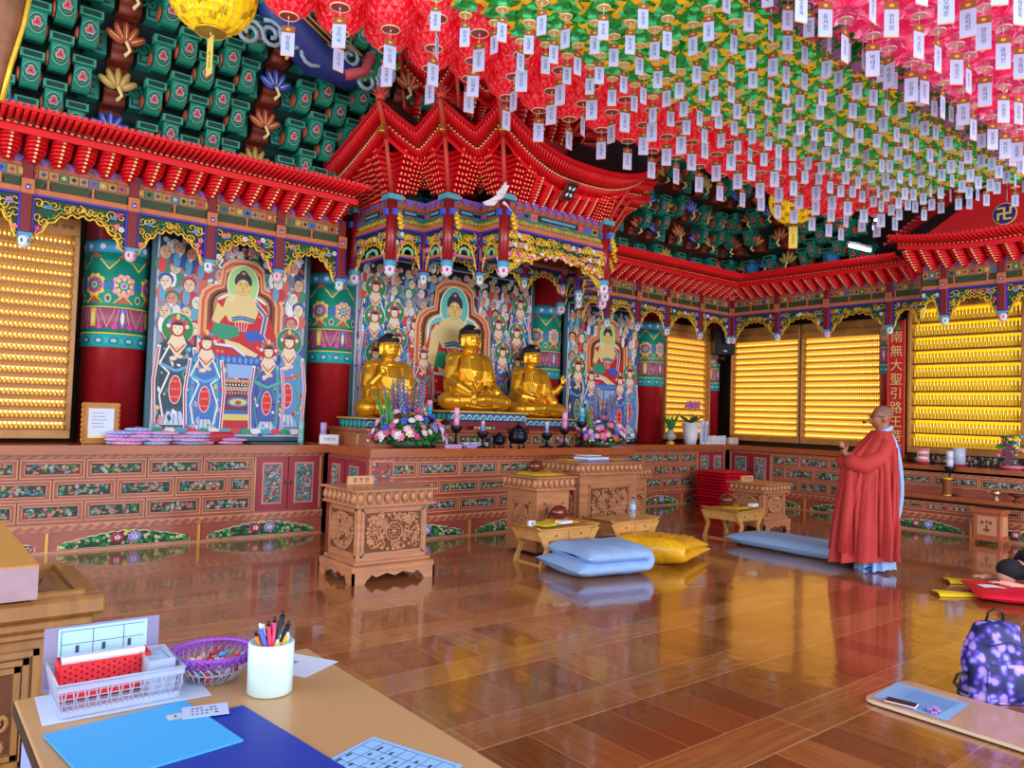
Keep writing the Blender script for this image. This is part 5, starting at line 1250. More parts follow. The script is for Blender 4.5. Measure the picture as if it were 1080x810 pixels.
for i, (x, y, w, d, h, c, lab, k) in enumerate((
    (5.14, 7.42, .22, .05, .045, 'D0A0E0', 'flat lilac sign block lying before the left flowers', 'sign_block'), (5.47, 7.45, .25, .05, .045, 'B098E0', 'violet sign block beside the thin blue candle', 'sign_block'),
    (5.6, 7.66, .36, .14, .06, 'B8D8D0', 'pale green patterned tray of papers before the middle statue', 'paper_tray'),
    (5.3, 8.02, .3, .2, .05, 'C8A8C8', 'small tray of offerings before the left golden statue', 'offering_tray'), (5.95, 8.0, .34, .2, .04, '8A1838', 'dark red book with pink cover below the middle statue', 'red_book'))):
    zz = 1.05 if y < 7.8 else 1.26
    t = thing(k, lab, 'altar object', (x, y, zz)); MB().m(paint(c)).box(-w/2, -d/2, 0, w/2, d/2, h, .006).build('block', t)
    mb = MB(frame((0, -d/2, 0), (1, 0, 0), (0, -1, 0)))
    if i > 1: relief(mb, -w/2+.01, w/2-.01, .008, h-.004, .004, random.Random(i), WHITE, 26)
    else: mb.m(paint('604080')); [mb.box(-w/2+.03+.03*j, 0, .015, -w/2+.045+.03*j, .002, .03) for j in range(6)]
    mb.build('face', t)
# lotus-shaped candy pads in heaps on the left counter
LAB = 'pastel lotus-shaped paper pad in the heap below the leftmost painting'
pads = []
def pad_meshes(c):
    b = MB().m(paint(c)); 
    for i in range(16):
        a = i*pi/8; b.ball((.095*cos(a), .06*sin(a), .016), (.045, .018, .014), 7, 5, Matrix.Rotation(a, 3, 'Z'))
    b.lathe([(.1, .0), (.125, .016), (.1, .032), (.001, .034)], n=20, sy=.62); return b.mesh('petals')
PM = [pad_meshes('D8A0E0'), pad_meshes('A8C0F0'), pad_meshes('E8B0D8')]
CP = MB().m(paint('C070D0')).lathe([(.05, .034), (.03, .042), (.001, .044)], n=12, sy=.62).mesh('centre')
R = random.Random(12)
for (x, n) in ((1.83, 4), (2.03, 5), (2.23, 4), (2.42, 3), (2.60, 4), (2.98, 2), (2.50, 2), (1.90, 2), (2.16, 2)):
    for k in range(n):
        t = thing('lotus_pad', LAB, 'paper pad', (x+R.uniform(-.03, .03), 8.60+R.uniform(-.04, .04) + (-.09 if n == 2 and x < 2.9 else 0), 1.041+k*.034), R.uniform(-.3, .3), 'pastel lotus pads piled on the left counter')
        put('petals', PM[(k+int(x*9)) % 3], t); put('centre', CP, t)
t = thing('framed_notice', 'small ornate wooden frame with a white notice beside the left column', 'notice', (1.66, 8.7, 1.041), radians(6))
mb = MB().m(mat('frame_ochre', 'B87830', .45, var=.2)); mb.box(-.17, 0, 0, .17, .03, .42, .008)
for s in (-1, 1): [mb.ball((s*.165, .012, .04+k*.05), (.022, .02, .03), 7, 5) for k in range(8)]
mb.build('frame', t); mb = MB().m(paint('D8E4F8')); mb.box(-.12, -.004, .06, .12, 0, .36); mb.m(paint('F0E8A0')).box(-.12, -.006, .06, .12, -.001, .09); mb.m(paint('607090')); [mb.box(-.09, -.006, .31-.035*k, .02+.015*(k % 3), -.0045, .315-.035*k) for k in range(5)]; mb.build('notice_sheet', t)
o = MB().m(paint('C81838')).box(-.16, -.05, 0, .16, .05, .13, .02).build('red_box'); o.location = (2.86, 8.78, 1.041); tag(o, 'small red box under the throne of the leftmost painting', 'box')
o = MB().m(paint('C8D4C8')).box(-.08, -.05, 0, .08, .05, .10, .012).build('pale_box'); o.location = (2.69, 8.78, 1.041); tag(o, 'pale grey-green wrapped box between the pads and the red box', 'box')
o = MB().m(paint('384858')).box(-.28, -.09, 0, .28, .09, .02, .004).build('dark_tray'); o.location = (3.45, 8.65, 1.041); tag(o, 'flat dark tray lying under the right half of leftmost painting', 'tray')
candle('patterned pale green candle at the right foot of the leftmost painting', 3.80, 8.68, 1.041, .27, .032, ('90C8C8', 'A8D8D8'), '60A0A8')
t = candle('short lilac candle behind the small white sign', 4.06, 8.62, 1.051, .25, .038, ('C0A0D8', 'B8A0E0'))
t = thing('name_sign', 'small white sign with blue writing before the lilac candle', 'sign', (4.06, 8.46, 1.051))
MB().m(WHITE).box(-.12, -.015, 0, .12, .015, .11, .004).build('board', t); mb = MB().m(paint('3848A0')); add_text(mb, '촛불공양', .04, 0, -.017, .055, False); mb.build('writing', t)
t = thing('small_lantern_box', 'small brass-coloured pot beside the left flower arrangement', 'pot', (4.32, 8.15, 1.051)); MB().m(paint('C0A060')).lathe([(.05, 0), (.055, .02), (.055, .14), (.045, .15)], n=16).build('pot', t); MB().m(BLACK).lathe([(.058, .14), (.058, .155), (.001, .16)], n=16).build('lid', t)
t = thing('small_bottle', 'small clear bottle with white cap beside the brass pot', 'bottle', (4.45, 8.12, 1.051)); MB().m(paint('C8D8E8')).lathe([(.03, 0), (.032, .1), (.012, .13), (.012, .16)], n=12).build('body', t); MB().m(WHITE).cyl((0, 0, .16), (0, 0, .19), .015, n=10).build('cap', t)
# far corner counter
t = thing('vase_with_leaves', 'round grey vase on gold foot with spiky green leaves', 'vase', (10.55, 8.62, 1.036))
MB().m(GILT).lathe([(.075, 0), (.07, .03), (.03, .06)], n=16).build('foot', t); MB().m(paint('A8A8A8')).lathe([(.03, .06), (.085, .1), (.10, .15), (.06, .2), (.05, .23), (.065, .25)], n=18).build('vase', t)
mb = MB().m(LEAF); R = random.Random(3); [mb.tube([(0, 0, .22), (.1*cos(a), .06*sin(a), .4), ((.16+.1*R.random())*cos(a), .1*sin(a), .42+.16*R.random())], [.02, .022, .002], 4) for a in [k*.7 for k in range(12)]]; mb.build('leaves', t)
t = thing('orchid_pot', 'white flowerpot with pink orchids and broad leaves', 'potted plant', (11.15, 8.66, 1.036))
MB().m(paint('E0E4F0')).lathe([(.10, 0), (.12, .1), (.155, .38), (.14, .38), (.13, .3)], n=20).build('pot', t)
mb = MB().m(paint('1E6A38')); [mb.ball((.13*cos(a), .1*sin(a), .44), (.13, .05, .02), 10, 6, Matrix.Rotation(a, 3, 'Z') @ Matrix.Rotation(-.5, 3, 'Y')) for a in (0.2, 1.6, 2.9, 4.2, 5.4)]; mb.build('leaves', t)
for k in range(3):
    mb = MB().m(LEAF).tube([(0, 0, .38), (-.05+.08*k, 0, .6), (.0+.14*k-.1, 0, .72)], .006, 5); mb.m(paint('C070B0'))
    for j in range(9): p = Vector((-.15+.13*k+.035*(j % 4), -.02*(j % 3), .66+.035*(j//3)+.02*(j % 2))); [mb.ball(p+Vector((.022*cos(a), 0, .022*sin(a))), (.02, .008, .016), 6, 4) for a in (0, 1.25, 2.5, 3.75, 5)]
    mb.build('orchid_stem', t)
for i, lab in enumerate(('tall narrow white incense holder left of the small boxes', 'tall narrow white incense holder nearest the small boxes')):
    o = MB().m(paint('D8DEF4')).box(-.032, -.03, 0, .032, .03, .42, .006).m(paint('9098C8')).box(-.02, -.034, .05, .02, -.03, .36).build('incense_holder'); o.location = (11.28+i*.11, 8.5, 1.036); tag(o, lab, 'incense holder')
for i in range(4):
    o = MB().m(paint('D8DCEC')).box(-.065, -.05, 0, .065, .05, .15+.01*(i % 2), .008).m(paint('8088B0')).box(-.05, -.052, .06, .05, -.05, .064).build('white_box'); o.location = (11.52+i*.145, 8.56, 1.036); tag(o, ('leftmost', 'second', 'third', 'rightmost')[i]+' of the four small white boxes by the far corner', 'box', 'four small white boxes on the corner counter')
o = MB().m(paint('C8C8B8')).box(-.13, -.05, 0, .13, .05, .13, .02).build('stone_trough'); o.location = (12.2, 8.5, 1.036); tag(o, 'small pale oblong flower trough below the corner column', 'trough')
t = thing('loudspeaker', 'black loudspeaker hung high in the far corner', 'loudspeaker', (12.2, 8.75, 2.72), radians(-38))
MB().m(mat('speaker_black', '14182A', .5)).box(-.19, -.14, 0, .19, .14, .5, .02).build('cabinet', t); MB().m(mat('speaker_grille', '0C0E1C', .7)).box(-.165, -.15, .03, .165, -.139, .47, .01).build('grille', t); MB().m(paint('D0D0E0')).box(-.03, -.154, .05, .03, -.149, .075).build('badge', t)
MB().m(BLACK).tube([(0, .1, .1), (.0, .25, -.08), (.0, .3, -.12)], .03, 8).ball((0, .05, -.06), (.06, .05, .05), 10, 6).build('bracket', t)
# right bay: candles, stand, cups, box, flower
candle('thick red and white striped pillar candle before the bright niche', 11.92, 4.99, .955, .20, .075, ('E04858', 'E8E0E8', 'E04858', 'E8D8E0', 'E04858'), 'E8E0E8')
o = MB().m(paint('A01828')).lathe([(.08, 0), (.1, .01), (.07, .028), (.001, .03)], n=18).build('red_saucer'); o.location = (11.92, 4.99, .926); tag(o, 'red saucer under the striped pillar candle', 'saucer')
candle('thick white patterned pillar candle beside the thin white one', 11.92, 4.50, .955, .23, .085, ('C8D0F0',), '6878B8')
o = MB().m(paint('A01828')).lathe([(.09, 0), (.11, .01), (.08, .028), (.001, .03)], n=18).build('red_saucer'); o.location = (11.92, 4.50, .926); tag(o, 'red saucer under the white patterned pillar candle', 'saucer')
t = candle_stand('short brown turned candle stand on the lower shelf', 11.45, 4.44, .531, .40, .07)
t = thing('bead_roll', 'brown ribbed roll with golden rims around the turned stand', 'ribbed holder', (11.37, 4.44, .531)); mb = MB().m(paint('8A4828')); [mb.lathe([(.055, .02+.03*k), (.062, .035+.03*k), (.055, .05+.03*k)], n=16) for k in range(7)]; mb.build('roll', t); MB().m(GILT).lathe([(.065, .23), (.072, .24), (.065, .25)], n=16).lathe([(.045, 0), (.06, .01), (.055, .02)], n=16).build('rims', t)
candle('thin white candle rising from the brown turned stand', 11.45, 4.44, .929, .22, .045, ('D0D0E8', 'D8D8F0'))
t = thing('brass_cup', 'shiny footed brass cup on the lower shelf', 'cup', (11.44, 3.86, .531)); MB().m(mat('shiny_brass', 'D8C090', .2, .9)).lathe([(.045, 0), (.05, .01), (.018, .03), (.018, .05), (.05, .07), (.06, .12), (.055, .12), (.045, .08)], n=18).build('cup', t); MB().m(mat('shiny_brass', 'D8C090', .2, .9)).tube([(0, .055, .1), (0, .1, .1), (0, .1, .15), (0, .06, .17)], .008, 6).build('handle', t)
t = thing('wooden_cup_stand', 'low dark wooden bowl stand right of the brass cup', 'bowl stand', (11.44, 3.62, .531)); MB().m(paint('5A2818')).lathe([(.05, 0), (.05, .015), (.02, .03), (.025, .06), (.10, .09), (.105, .105), (.08, .1)], n=18).build('stand', t)
t = thing('wooden_stool_box', 'small orange wooden box stand on the floor before the lower step', 'box stand', (11.05, 3.79, 0))
t.scale = (.62, .74, 1.15); TM[t.name] = T(11.05, 3.79, 0)
m = mat('box_orange', 'B05C38', .35, var=.15); mb = MB().m(m); mb.box(-.2, -.22, .06, .2, .22, .34, .01); mb.box(-.23, -.25, .34, .23, .25, .385, .008); mb.box(-.22, -.24, .035, .22, .24, .07, .006); mb.build('body', t)
for a, b in ((-1, -1), (-1, 1), (1, -1), (1, 1)): MB().m(m).prismz([(a*.21-.03, b*.22-.03), (a*.21+.03, b*.22-.03), (a*.21+.03, b*.22+.03), (a*.21-.03, b*.22+.03)], 0, .04).build('foot', t)
MB().m(mat('box_panel', 'D09070', .4)).box(-.206, -.15, .1, -.2, .15, .31).box(-.14, -.226, .1, .14, -.22, .31).build('panel', t); MB().m(paint('7A4030')).ball((-.207, -.06, .24), (.004, .03, .02), 7, 5).ball((-.207, .0, .25), (.004, .02, .02), 7, 5).ball((-.207, .07, .24), (.004, .03, .02), 7, 5).box(-.209, -.012, .13, -.206, .012, .22).ball((-.207, -.03, .16), (.004, .025, .012), 7, 5).ball((-.207, .03, .16), (.004, .025, .012), 7, 5).build('ornament', t)
t = thing('flower_stand', 'small bouquet of mixed flowers on a pink stand at the right picture edge', 'flowers', (11.95, 3.84, .926)); MB().m(paint('D87088')).lathe([(.1, 0), (.14, .02), (.15, .05), (.1, .055)], n=16).build('stand', t); mb = MB(); R = random.Random(5); [mb.m(R.choice([LEAF, LEAF, PINK, ORANGE, SKYB, YEL])).ball((R.uniform(-.1, .1), R.uniform(-.15, .15), .16+R.uniform(0, .3)), (.035, .035, .025), 6, 4) for k in range(70)]; mb.build('blooms', t); MB().m(paint('684058')).box(-.13, -.045, .06, -.1, .045, .36).build('memorial_card', t)
# ---------------------------------------------------------------- carved lecterns, low tables, cushions
def vine(mb, u0, u1, z0, z1, d, R, wheel=False, r=.011):
    w, h = u1-u0, z1-z0; c = ((u0+u1)/2, (z0+z1)/2)
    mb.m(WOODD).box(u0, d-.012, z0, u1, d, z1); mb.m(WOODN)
    n = max(6, int(w*h*420))
    for i in range(n):
        u, z = R.uniform(u0+.03, u1-.03), R.uniform(z0+.03, z1-.03)
        if wheel and (u-c[0])**2+(z-c[1])**2 < (min(w, h)*.27)**2: continue
        mb.tube(spiral(u, z, R.uniform(.025, .05), R.choice((1, 1.3)), R.uniform(0, 6), d+.006, 12, R.choice((-1, 1))), r*.75, 5)
        if i % 2: mb.ball((u+.02, d+.006, z-.02), (.028, .010, .012), 6, 4, Matrix.Rotation(R.uniform(0, 3), 3, 'Y'))
    for q in range(28):
        a = q/28*2*pi; mb.ball((c[0]+w*.46*cos(a), d+.006, c[1]+h*.45*sin(a)), (.02, .009, .02), 6, 4)
    if wheel:
        k = min(w, h)*.24; mb.m(WOODD).prism(circ(c[0], c[1], k, k, 20), d-.002, d+.003); mb.m(WOODN)
        mb.tube([(c[0]+k*cos(a*pi/12), d+.010, c[1]+k*sin(a*pi/12)) for a in range(24)], .010, 6, True)
        for a in range(8): mb.tube([(c[0], d+.012, c[1]), (c[0]+k*cos(a*pi/4), d+.012, c[1]+k*sin(a*pi/4))], .006, 5)
        for a in range(8): mb.tube([(c[0]+k*.55*cos((a+.5)*pi/4), d+.012, c[1]+k*.55*sin((a+.5)*pi/4)), (c[0]+k*.8*cos((a+.5)*pi/4), d+.012, c[1]+k*.8*sin((a+.5)*pi/4))], .010, 5)
        mb.ball((c[0], d+.012, c[1]), (.025, .014, .025), 8, 6)
def lectern(label, x0, x1, y0, y1, h, seed, wheel=False, panel=(.2, .2), legs=True, side=True, inset=.07, body_top=.13):
    t = thing('lectern', label, 'lectern', ((x0+x1)/2, (y0+y1)/2, 0)); W_, D = (x1-x0)/2, (y1-y0)/2; R = random.Random(seed)
    b = .16 if legs else .02; w, d = W_-inset, D-inset
    MB().m(WOODN).box(-w, -d, b, w, d, h-body_top, .006).build('body', t)
    mb = MB().m(WOODN); mb.box(-W_, -D, h-.018, W_, D, h, .005); mb.box(-W_+.02, -D+.02, h-body_top-.02, W_-.02, D-.02, h-body_top+.005, .005); mb.box(-W_+.035, -D+.035, h-body_top, W_-.035, D-.035, h-.015)
    mb.build('top', t)
    mb = MB().m(WOODN)
    for F, L, dd in ((frame((0, -D+.035, 0), (1, 0, 0), (0, -1, 0)), W_, 0), (frame((-W_+.035, 0, 0), (0, 1, 0), (-1, 0, 0)), D, 0)):
        mb.M = F; n = int(2*L/.085)
        for i in range(n):
            u = -L+.03+(i+.5)*(2*L-.06)/n; zc = h-.018-(body_top-.02)/2
            mb.ball((u, .006, zc), (.036, .022, (body_top-.03)/2), 10, 8); mb.ball((u, .02, zc-.01), (.018, .014, (body_top-.03)/4), 8, 6)
    mb.build('petal_band', t)
    for F, L, key in ((frame((0, -d, 0), (1, 0, 0), (0, -1, 0)), w, 0), (frame((-w, 0, 0), (0, 1, 0), (-1, 0, 0)), d, 1)):
        mb = MB(F).m(WOODN); pu, pz = panel; za, zb = b+(h-body_top-b)*pz*.6+.02, h-body_top-(h-body_top-b)*pz*.6; ua = L*(1-pu)
        for k, o_ in enumerate((.035, .02)):
            e = o_
            mb.box(-ua-e, 0, za-e, ua+e, .012-.004*k, za-e+.014); mb.box(-ua-e, 0, zb+e-.014, ua+e, .012-.004*k, zb+e); mb.box(-ua-e, 0, za-e, -ua-e+.014, .012-.004*k, zb+e); mb.box(ua+e-.014, 0, za-e, ua+e, .012-.004*k, zb+e)
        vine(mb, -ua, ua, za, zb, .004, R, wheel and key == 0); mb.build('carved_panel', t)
    if legs:
        mb = MB().m(WOODN); mb.box(-W_+.01, -D+.01, .09, W_-.01, D-.01, .15, .012); mb.box(-W_+.04, -D+.04, .15, W_-.04, D-.04, .185, .008); mb.build('base_moulding', t)
        for F, L in ((frame((0, -D+.01, 0), (1, 0, 0), (0, -1, 0)), W_-.01), (frame((0, D-.03, 0), (1, 0, 0), (0, -1, 0)), W_-.01), (frame((-W_+.01, 0, 0), (0, 1, 0), (-1, 0, 0)), D-.01), (frame((W_-.03, 0, 0), (0, 1, 0), (-1, 0, 0)), D-.01)):
            pts = [(-L, .1), (-L, 0), (-L+.11, 0), (-L+.13, .03), (-L*.55, .075), (-L*.45, .05), (-L*.2, .08), (0, .05), (L*.2, .08), (L*.45, .05), (L*.55, .075), (L-.13, .03), (L-.11, 0), (L, 0), (L, .1)]
            mb = MB(F).m(WOODN)
            for (a, c1), (e, c2) in zip(pts[1:-1], pts[2:-1]): 
                if e > a: mb.prism([(a, c1), (e, c2), (e, .1), (a, .1)], -.02, 0)
            mb.build('scalloped_apron', t)
    return t
lectern('carved wooden lectern with wheel medallion and white name plate nearest the left', 3.03, 3.86, 5.78, 6.46, .79, 1, True, (.2, .24))
lectern('small carved wooden stand with wooden fish drum on a yellow cloth', 5.24, 5.84, 6.02, 6.66, .82, 2, False, (.55, .45), legs=False)
lectern('tall broad carved lectern in the middle with open books on it', 6.28, 7.42, 6.45, 7.2, .925, 3, False, (.35, .4), legs=False)
lectern('small wooden stand half hidden behind the right side of the tall middle lectern', 7.5, 7.95, 6.75, 7.25, .83, 4, False, (.5, .4), legs=False)
lectern('carved lectern with small name plate beside the red cushion pile', 9.05, 9.72, 5.78, 6.4, .64, 5, False, (.35, .28), body_top=.11)
def plate(lab, x, y, z, w, txt, rz=0):
    t = thing('name_plate', lab, 'name plate', (x, y, z), rz); m = paint('D8A070')
    MB().m(m).prism([(-w/2, 0), (w/2, 0), (w/2-.008, .075), (-w/2+.008, .075)], -.03, .0).build('board', t)
    mb = MB().m(paint('201810')); add_text(mb, txt, .05, 0, -.033, .036, False); mb.build('writing', t)
plate('small wooden name plate with black letters on the wheel-carved lectern', 3.35, 6.32, .791, .26, '불 전 함')
plate('small wooden name plate with black letters on the lectern by the red cushions', 9.3, 6.25, .641, .26, '불 전 함')
def low_table(label, x0, x1, y0, y1, h, seed, scrolled=True):
    t = thing('low_table', label, 'low table', ((x0+x1)/2, (y0+y1)/2, 0)); w, d = (x1-x0)/2, (y1-y0)/2
    MB().m(WOODY).prism([(-w, h+.02), (-w+.05, h-.012), (w-.05, h-.012), (w, h+.02), (w-.02, h+.024), (w-.06, h), (-w+.06, h), (-w+.02, h+.024)], -d, d).build('table_top', t)
    MB().m(WOODY).box(-w+.1, -d+.02, h-.13, w-.1, d-.02, h-.012, .004).build('case', t)
    for s in (-1, 1):
        mb = MB().m(WOODY); a = 0 if s > 0 else -w+.12; mb.box(a+.0 if s < 0 else .01, -d+.01, h-.12, -.01 if s < 0 else w-.12, -d+.022, h-.025, .003); dr = mb.build('drawer', t)
        MB().m(BLACK).ball((s*(w-.1)/2, -d+.005, h-.07), .009, 8, 6).build('knob', dr)
        for yy in (-d, d-.025):
            prof = [(w-.03, h-.012), (w-.11, h-.05), (w-.085, h-.08), (w-.13, h-.12), (w-.10, h-.16), (w-.16, h*.45), (w-.13, h*.3), (w-.08, h*.16), (w-.12, .03), (w-.05, .0), (w-.03, .0), (w-.025, .04), (w-.02, h*.2), (w-.08, h*.36), (w-.05, h*.5), (w-.02, h*.7)] if 0 else None
            C_ = [(w-.06, h-.02, .10), (w-.10, h-.09, .085), (w-.13, h-.15, .07), (w-.155, h-.2, .05), (w-.12, h*.25, .045), (w-.10, .05, .05), (w-.095, 0, .075)]
            pts = [(s*(c-k/2), z) for c, z, k in C_]+[(s*(c+k/2), z) for c, z, k in C_[::-1]]
            mb = MB().m(WOODY)
            for (c1, z1, k1), (c2, z2, k2) in zip(C_, C_[1:]): mb.prism([(s*(c1-k1/2), z1), (s*(c1+k1/2), z1), (s*(c2+k2/2), z2), (s*(c2-k2/2), z2)], yy, yy+.025)
            mb.build('leg', t)
        for k in range(4): pass
        MB().m(WOODY).box(s*(w-.105)-.02, -d+.02, .0, s*(w-.105)+.02, d-.02, .014).build('foot_rail', t)
    return t
low_table('low scroll-legged wooden table with drawers behind the folded blue cushion', 4.87, 5.74, 5.58, 6.0, .36, 1)
low_table('low wooden table carrying a water bottle behind the yellow cushion', 5.98, 6.78, 5.66, 6.12, .35, 2)
low_table('low wooden table with a wooden fish drum in front of the right lectern', 7.98, 8.62, 5.5, 6.02, .37, 3)
def fish(lab, x, y, z, s, rz):
    t = thing('wooden_fish_drum', lab, 'wooden drum', (x, y, z), rz, scale=s); m = mat('lacquered_wood', '6A2418', .25, coat=.5)
    b = MB().m(m).ball((0, 0, .085), (.13, .10, .085), 20, 12).tube([(.1, 0, .06), (.18, 0, .05), (.2, 0, .09)], [.05, .035, .03], 10); put('shell', voxel(b, .008, 3), t)
    MB().m(BLACK).box(-.13, -.07, .07, -.02, .07, .08).build('slot', t)
def cloth(lab, x, y, z, w, d, h, c, rz=0, n=1.0):
    o = MB().m(paint(c)).surf(lambda a, b: (w*(a-.5), d*(b-.5), h*(1-abs(2*a-1)**6)*(1-abs(2*b-1)**6)+.004*sin(a*14)*sin(b*11)+.003), 24, 20).build('cloth_pad', loc=(x, y, z), rot=(0, 0, rz)); tag(o, lab, 'pad'); return o
def stick(lab, x, y, z, rz, L=.22):
    t = thing('drum_stick', lab, 'stick', (x, y, z), rz); m = mat('lacquered_wood', '6A2418', .25, coat=.5)
    MB().m(m).cyl((0, 0, .014), (L, 0, .014), .008, n=8).build('handle', t); MB().m(m).ball((L, 0, .018), (.03, .018, .018), 10, 6).build('head', t)
cloth('round yellow cloth pad under the upper wooden drum', 5.54, 6.32, .821, .46, .4, .025, 'E0B830'); fish('wooden fish drum on the small carved stand', 5.5, 6.35, .845, .8, .3); stick('red drum stick with hanging tassel on the small carved stand', 5.62, 6.2, .845, -.2)
t = thing('tassel', 'red tassel hanging from the stick over the stand edge', 'tassel', (5.88, 6.15, .6)); MB().m(paint('A01838')).cyl((0, 0, .12), (0, 0, .24), .003, n=5).build('cord', t); MB().m(paint('A01838')).lathe([(.012, .12), (.018, .1), (.016, .08), (.022, 0), (.001, 0)], n=10).build('fringe', t)
cloth('yellow cloth with book lying at the left end of the front low table', 5.15, 5.78, .372, .3, .26, .02, 'D8C838', .2); cloth('orange yellow pad under the wooden drum on the front low table', 5.42, 5.84, .372, .36, .24, .03, 'E8A020', -.1); fish('wooden fish drum on the orange pad of the front low table', 5.42, 5.87, .4, .85, .1); stick('drum stick lying on the orange pad of the front low table', 5.46, 5.74, .4, -.25)
t = thing('small_clock', 'tiny white round clock at the left corner of the front low table', 'clock', (4.99, 5.80, .362)); MB().m(WHITE).box(-.04, -.02, 0, .04, .02, .06, .008).build('case', t); MB().m(paint('90A0C0')).ball((0, -.021, .032), (.022, .002, .022), 12, 6).build('dial', t)
o = MB().m(WHITE).box(-.08, -.05, 0, .08, .05, .028, .004).build('white_box', loc=(5.30, 5.66, .392), rot=(0, 0, .1)); tag(o, 'small flat white box at the front edge of the low table', 'box')
def bottle(lab, x, y, z):
    t = thing('water_bottle', lab, 'bottle', (x, y, z)); g = mat('clear_plastic', 'D0E4F8', .08, trans=.75, alpha=.85)
    MB().m(g).lathe([(.028, 0), (.032, .01), (.031, .05), (.033, .06), (.031, .1), (.033, .16), (.022, .19), (.012, .205), (.012, .215)], n=16).build('body', t); MB().m(paint('A8C8F0')).lathe([(.0325, .09), (.0345, .092), (.0345, .15), (.0325, .152)], n=16).build('label_band', t); MB().m(paint('2038A0')).cyl((0, 0, .215), (0, 0, .235), .014, n=12).build('cap', t)
bottle('clear water bottle with blue cap on the middle low table', 6.5, 5.82, .352)
o = MB().m(WHITE).box(-.14, -.1, 0, .14, .1, .01, .003).build('notebook', loc=(6.75, 6.8, .985)); tag(o, 'white open book lying on the tall middle lectern', 'book')
t = thing('open_book', 'blue and white book stack on the front edge of the tall middle lectern', 'book', (6.72, 6.72, .926), .1); MB().m(paint('7088D8')).box(-.2, -.13, 0, .2, .13, .025, .004).build('cover', t); MB().m(paint('D8E8F4')).box(-.19, -.14, .025, .18, .12, .05, .004).build('pages', t)
cloth('flat yellow cloth at the left of the books on the tall lectern', 6.47, 6.85, .926, .26, .3, .012, 'E0B830'); cloth('flat yellow cloth at the right of the books on the tall lectern', 7.22, 6.85, .926, .24, .3, .012, 'E0C040')
cloth('yellow pad under the drum of the right low table', 8.3, 5.7, .382, .4, .26, .02, 'E8B828', .1); fish('wooden fish drum on the right low table', 8.22, 5.78, .40, .95, .2); stick('drum stick resting on the yellow pad of the right low table', 8.3, 5.66, .402, -.3)
o = MB().m(WHITE).box(-.06, -.04, 0, .06, .04, .04, .004).build('white_box', loc=(8.47, 5.58, .404)); tag(o, 'small white box on the right low table beside the drum', 'box')
cushion_t = [0]
def pillow_part(mb, cx, cy, cz, w, d, h, rz=0, ry=0, rx=0, pinch=.14, wr=.004, sd=0):
    R3 = Matrix.Rotation(rz, 3, 'Z') @ Matrix.Rotation(ry, 3, 'Y') @ Matrix.Rotation(rx, 3, 'X')
    for s in (1, -1):
        def fn(a, b, s=s):
            x, y = 2*a-1, 2*b-1; e = (max(0, 1-x**4)*max(0, 1-y**4))**.45
            q = 1-pinch*(1-max(abs(x), abs(y))**2*0)*(x*x*y*y*0)-pinch*.5*(1-(abs(x*y)))*max(abs(x), abs(y))**6
            z = s*h/2*e+wr*e*sin(9*x+sd)*sin(7*y+2*sd)
            p = R3 @ Vector((x*w/2*q, y*d/2*q, z)); return (cx+p.x, cy+p.y, cz+p.z)
        mb.surf(fn, 26, 22) if s > 0 else mb.surf(lambda a, b: fn(1-a, b), 26, 22)
CB = mat('cushion_grey_blue', '90B4E8', .75, var=.06, scale=12, bump=.1)
def folded(label, loc, rz, m, L, W2, th, gap=.2, wr=.004, pattern=None, writing=None, tilt=0):
    """a long pad folded over once: the fold is at +X, the open ends at -X"""
    t = thing('folded_cushion', label, 'cushion', loc, rz); R1 = (gap+.0)/2
    def path(s):      # centre line and its direction angle
        a = L; tot = 2*a+pi*R1; q = s*tot
        if q < a: return (-L/2+q-.03, th*.5, 0, 0)
        if q < a+pi*R1: f = (q-a)/R1; return (L/2+R1*sin(f)*.9-.03, th*.5+R1-R1*cos(f), f, 1)
        q -= a+pi*R1; return (L/2-q-.03+.10*(q/a), th*.5+2*R1+tilt*(q/a)**1.5, pi, 2)
    def fn(a, c):
        x, z, an, _ = path(c); e = min(c, 1-c)*9; e = min(1, e); e = sqrt(max(0, 1-(1-e)**2))
        u = a*2*pi; sy = abs(cos(u))**.55*(1 if cos(u) > 0 else -1); sz = abs(sin(u))**.8*(1 if sin(u) > 0 else -1)
        wy = W2*(1+.06*(1-e))*(1-.05*sin(pi*c)); crease = wr*(sin(c*46+3*sy)+sin(c*31-5*sy))*abs(sin(u))
        hh = th*.5*e*(1-.22*abs(sy)**4)+crease+.002
        return (x-sin(an)*sz*hh*(1 if 1 else 0), sy*wy, z+cos(an)*sz*hh)
    MB().m(m).surf(fn, 44, 64, True).build('cover', t)
    def topz(x): 
        q = (L/2-.03-x)/(.9); return th*.5+2*R1+tilt*max(0, q/L)**1.5+th*.5
    if writing:
        mb = MB().m(paint('C070A0')); v, f = text_geo(writing, .075, False); ca = radians(-12)
        mb.add([(x*cos(ca)-z*sin(ca)-.08, x*sin(ca)+z*cos(ca)+.12, topz(x-.08)+.004) for x, y, z in v], f); mb.build('stitched_writing', t)
    if pattern:
        mb = MB().m(pattern)
        for i in range(8):
            for j in range(7): x, y = -.32+i*.095, -.27+j*.09; mb.ball((x, y, topz(x)-.03*abs(y/W2)**4+.001), (.022, .022, .004), 8, 4, Matrix.Rotation(-tilt*.9, 3, 'Y') if 0 else None)
        mb.build('woven_pattern', t)
    return t
folded('thick pale blue floor cushion folded in half on the floor', (5.28, 5.2, 0), radians(-12), CB, .80, .38, .165, .11, .004, writing='대한불교', tilt=.0)
YC = mat('cushion_yellow_silk', 'E8AC14', .32, var=.16, scale=22, bump=.35, coat=.25)
